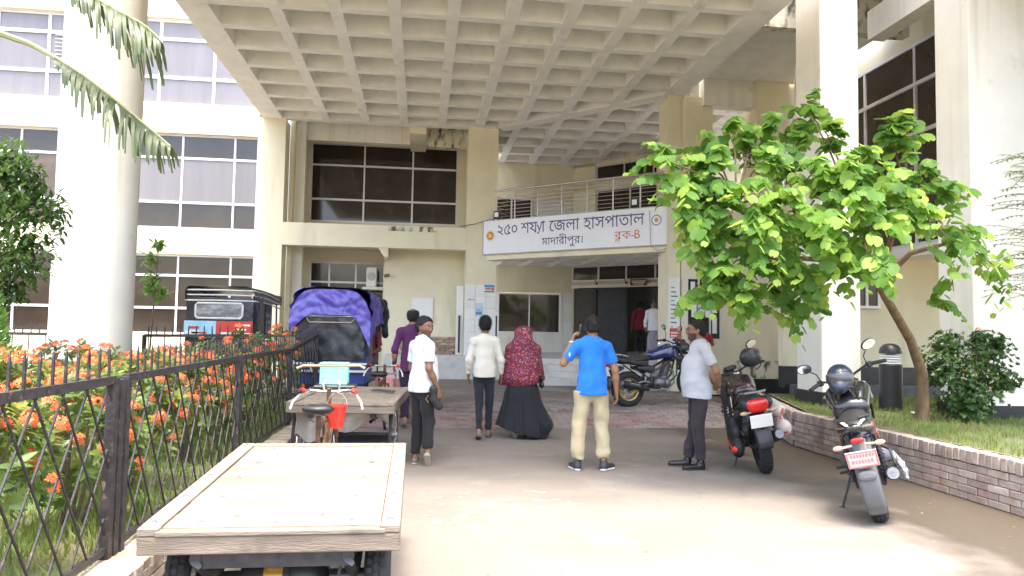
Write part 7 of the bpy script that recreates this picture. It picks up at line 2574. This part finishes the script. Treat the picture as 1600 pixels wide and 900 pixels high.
sheet('wall_poster', 'red and white poster low on the right porch pillar', 'poster', NS @ T(.0, -.012, .42), .24, .26, m_red, ((.1, .9, .55, .68, M_['paper']), (.1, .8, .3, .42, M_['paper']), (0, .45, 0, .2, M_['paper'])))
sheet('wall_poster', 'small blue sticker below the red poster', 'sticker', NS @ T(.06, -.012, .22), .12, .13, m_blu, ((.1, .9, .5, .8, M_['paper']),))
sheet('door_plate', 'small maroon name plate over the entrance doors', 'sign', DG @ T(2.25, -.13, 2.93), .55, .20, mat('maroon_plate', (0.16, 0.04, 0.06), .5), ((.08, .92, .60, .72, M_['paper']), (.12, .88, .36, .48, M_['paper']), (.2, .8, .14, .24, M_['paper'])), .02)
for k in range(3):
    hk = thing('door_lamp', ['small dark fitting at the left of the door header', 'small dark fitting in the middle of the door header', 'small dark fitting at the right of the door header'][k], 'fitting', tuple(DG @ Vector((1.05 + 1.05 * k + (.05 if k == 2 else 0), -.12, 3.02))), rad(-45))
    obj('base', MB().cbox(-.03, .03, -.02, .02, -.03, .04, .005), M_['dark_metal'], hk)
    obj('hook', MB().tube([(0, -.02, .03), (0, -.06, .06), (0, -.06, .12)], .015, 6), m_rust, hk, True)
ac = thing('air_conditioner', 'white air conditioner outdoor unit on a ledge by the recessed window', 'air conditioner', (-1.42, 21.15, 2.62))
obj('casing', MB().cbox(-.13, .15, -.25, .25, .05, .60, .015), M_['white'], ac)
obj('fan_grille', MB().torus((.02, -.256, .34), .10, .006, 'y', 28, 5).torus((.02, -.256, .34), .06, .005, 'y', 24, 5).torus((.02, -.256, .34), .02, .005, 'y', 16, 5), M_['dark_metal'], ac, True)
obj('ledge', MB().cbox(-.22, .36, -.34, .40, -.03, .045, .01), M_['white_paint'], ac)
cv = thing('security_camera', 'small wall camera beside the air conditioner', 'camera', (-.93, 20.27, 2.98))
obj('mount', MB().cyl((0, 0, 0), (0, -.08, -.02), .02, n=8), M_['dark_metal'], cv, True)
obj('body', MB().cyl((.05, -.12, -.02), (-.08, -.15, -.05), .045, .04, 12), mat('brown_housing', (0.16, 0.10, 0.07), .5), cv, True)
# litter on the lawn and along the wall
sheet('litter_packet', 'crumpled blue and white packet on the lawn by the bollard', 'litter', T(6.72, 9.3, .475) @ RZ(.3) @ Matrix.Rotation(rad(-80), 4, 'X'), .26, .12, M_['paper'], ((.1, .6, .2, .8, m_blu),))
lt = []
for k in range(260):
    x = R_.uniform(3.9, 5.1) if R_.random() < .7 else R_.uniform(-1.3, 4.5)
    y = R_.uniform(4.6, 10.5)
    lt.append(T(x, y, gz(x, y) + .004) @ RZ(R_.uniform(0, 6.28)) @ Matrix.Rotation(R_.uniform(-.2, .2), 4, 'X') @ Matrix.Scale(R_.uniform(.012, .045), 4))
tag(fast_obj('leaf_litter', scatter(LEAF, lt), leaf_mat('dry_leaf', (0.20, 0.13, 0.06), (0.32, 0.25, 0.12), .8, .1), smooth=False), 'scattered dry leaf crumbs on the drive by the brick wall', 'litter', kind='stuff')
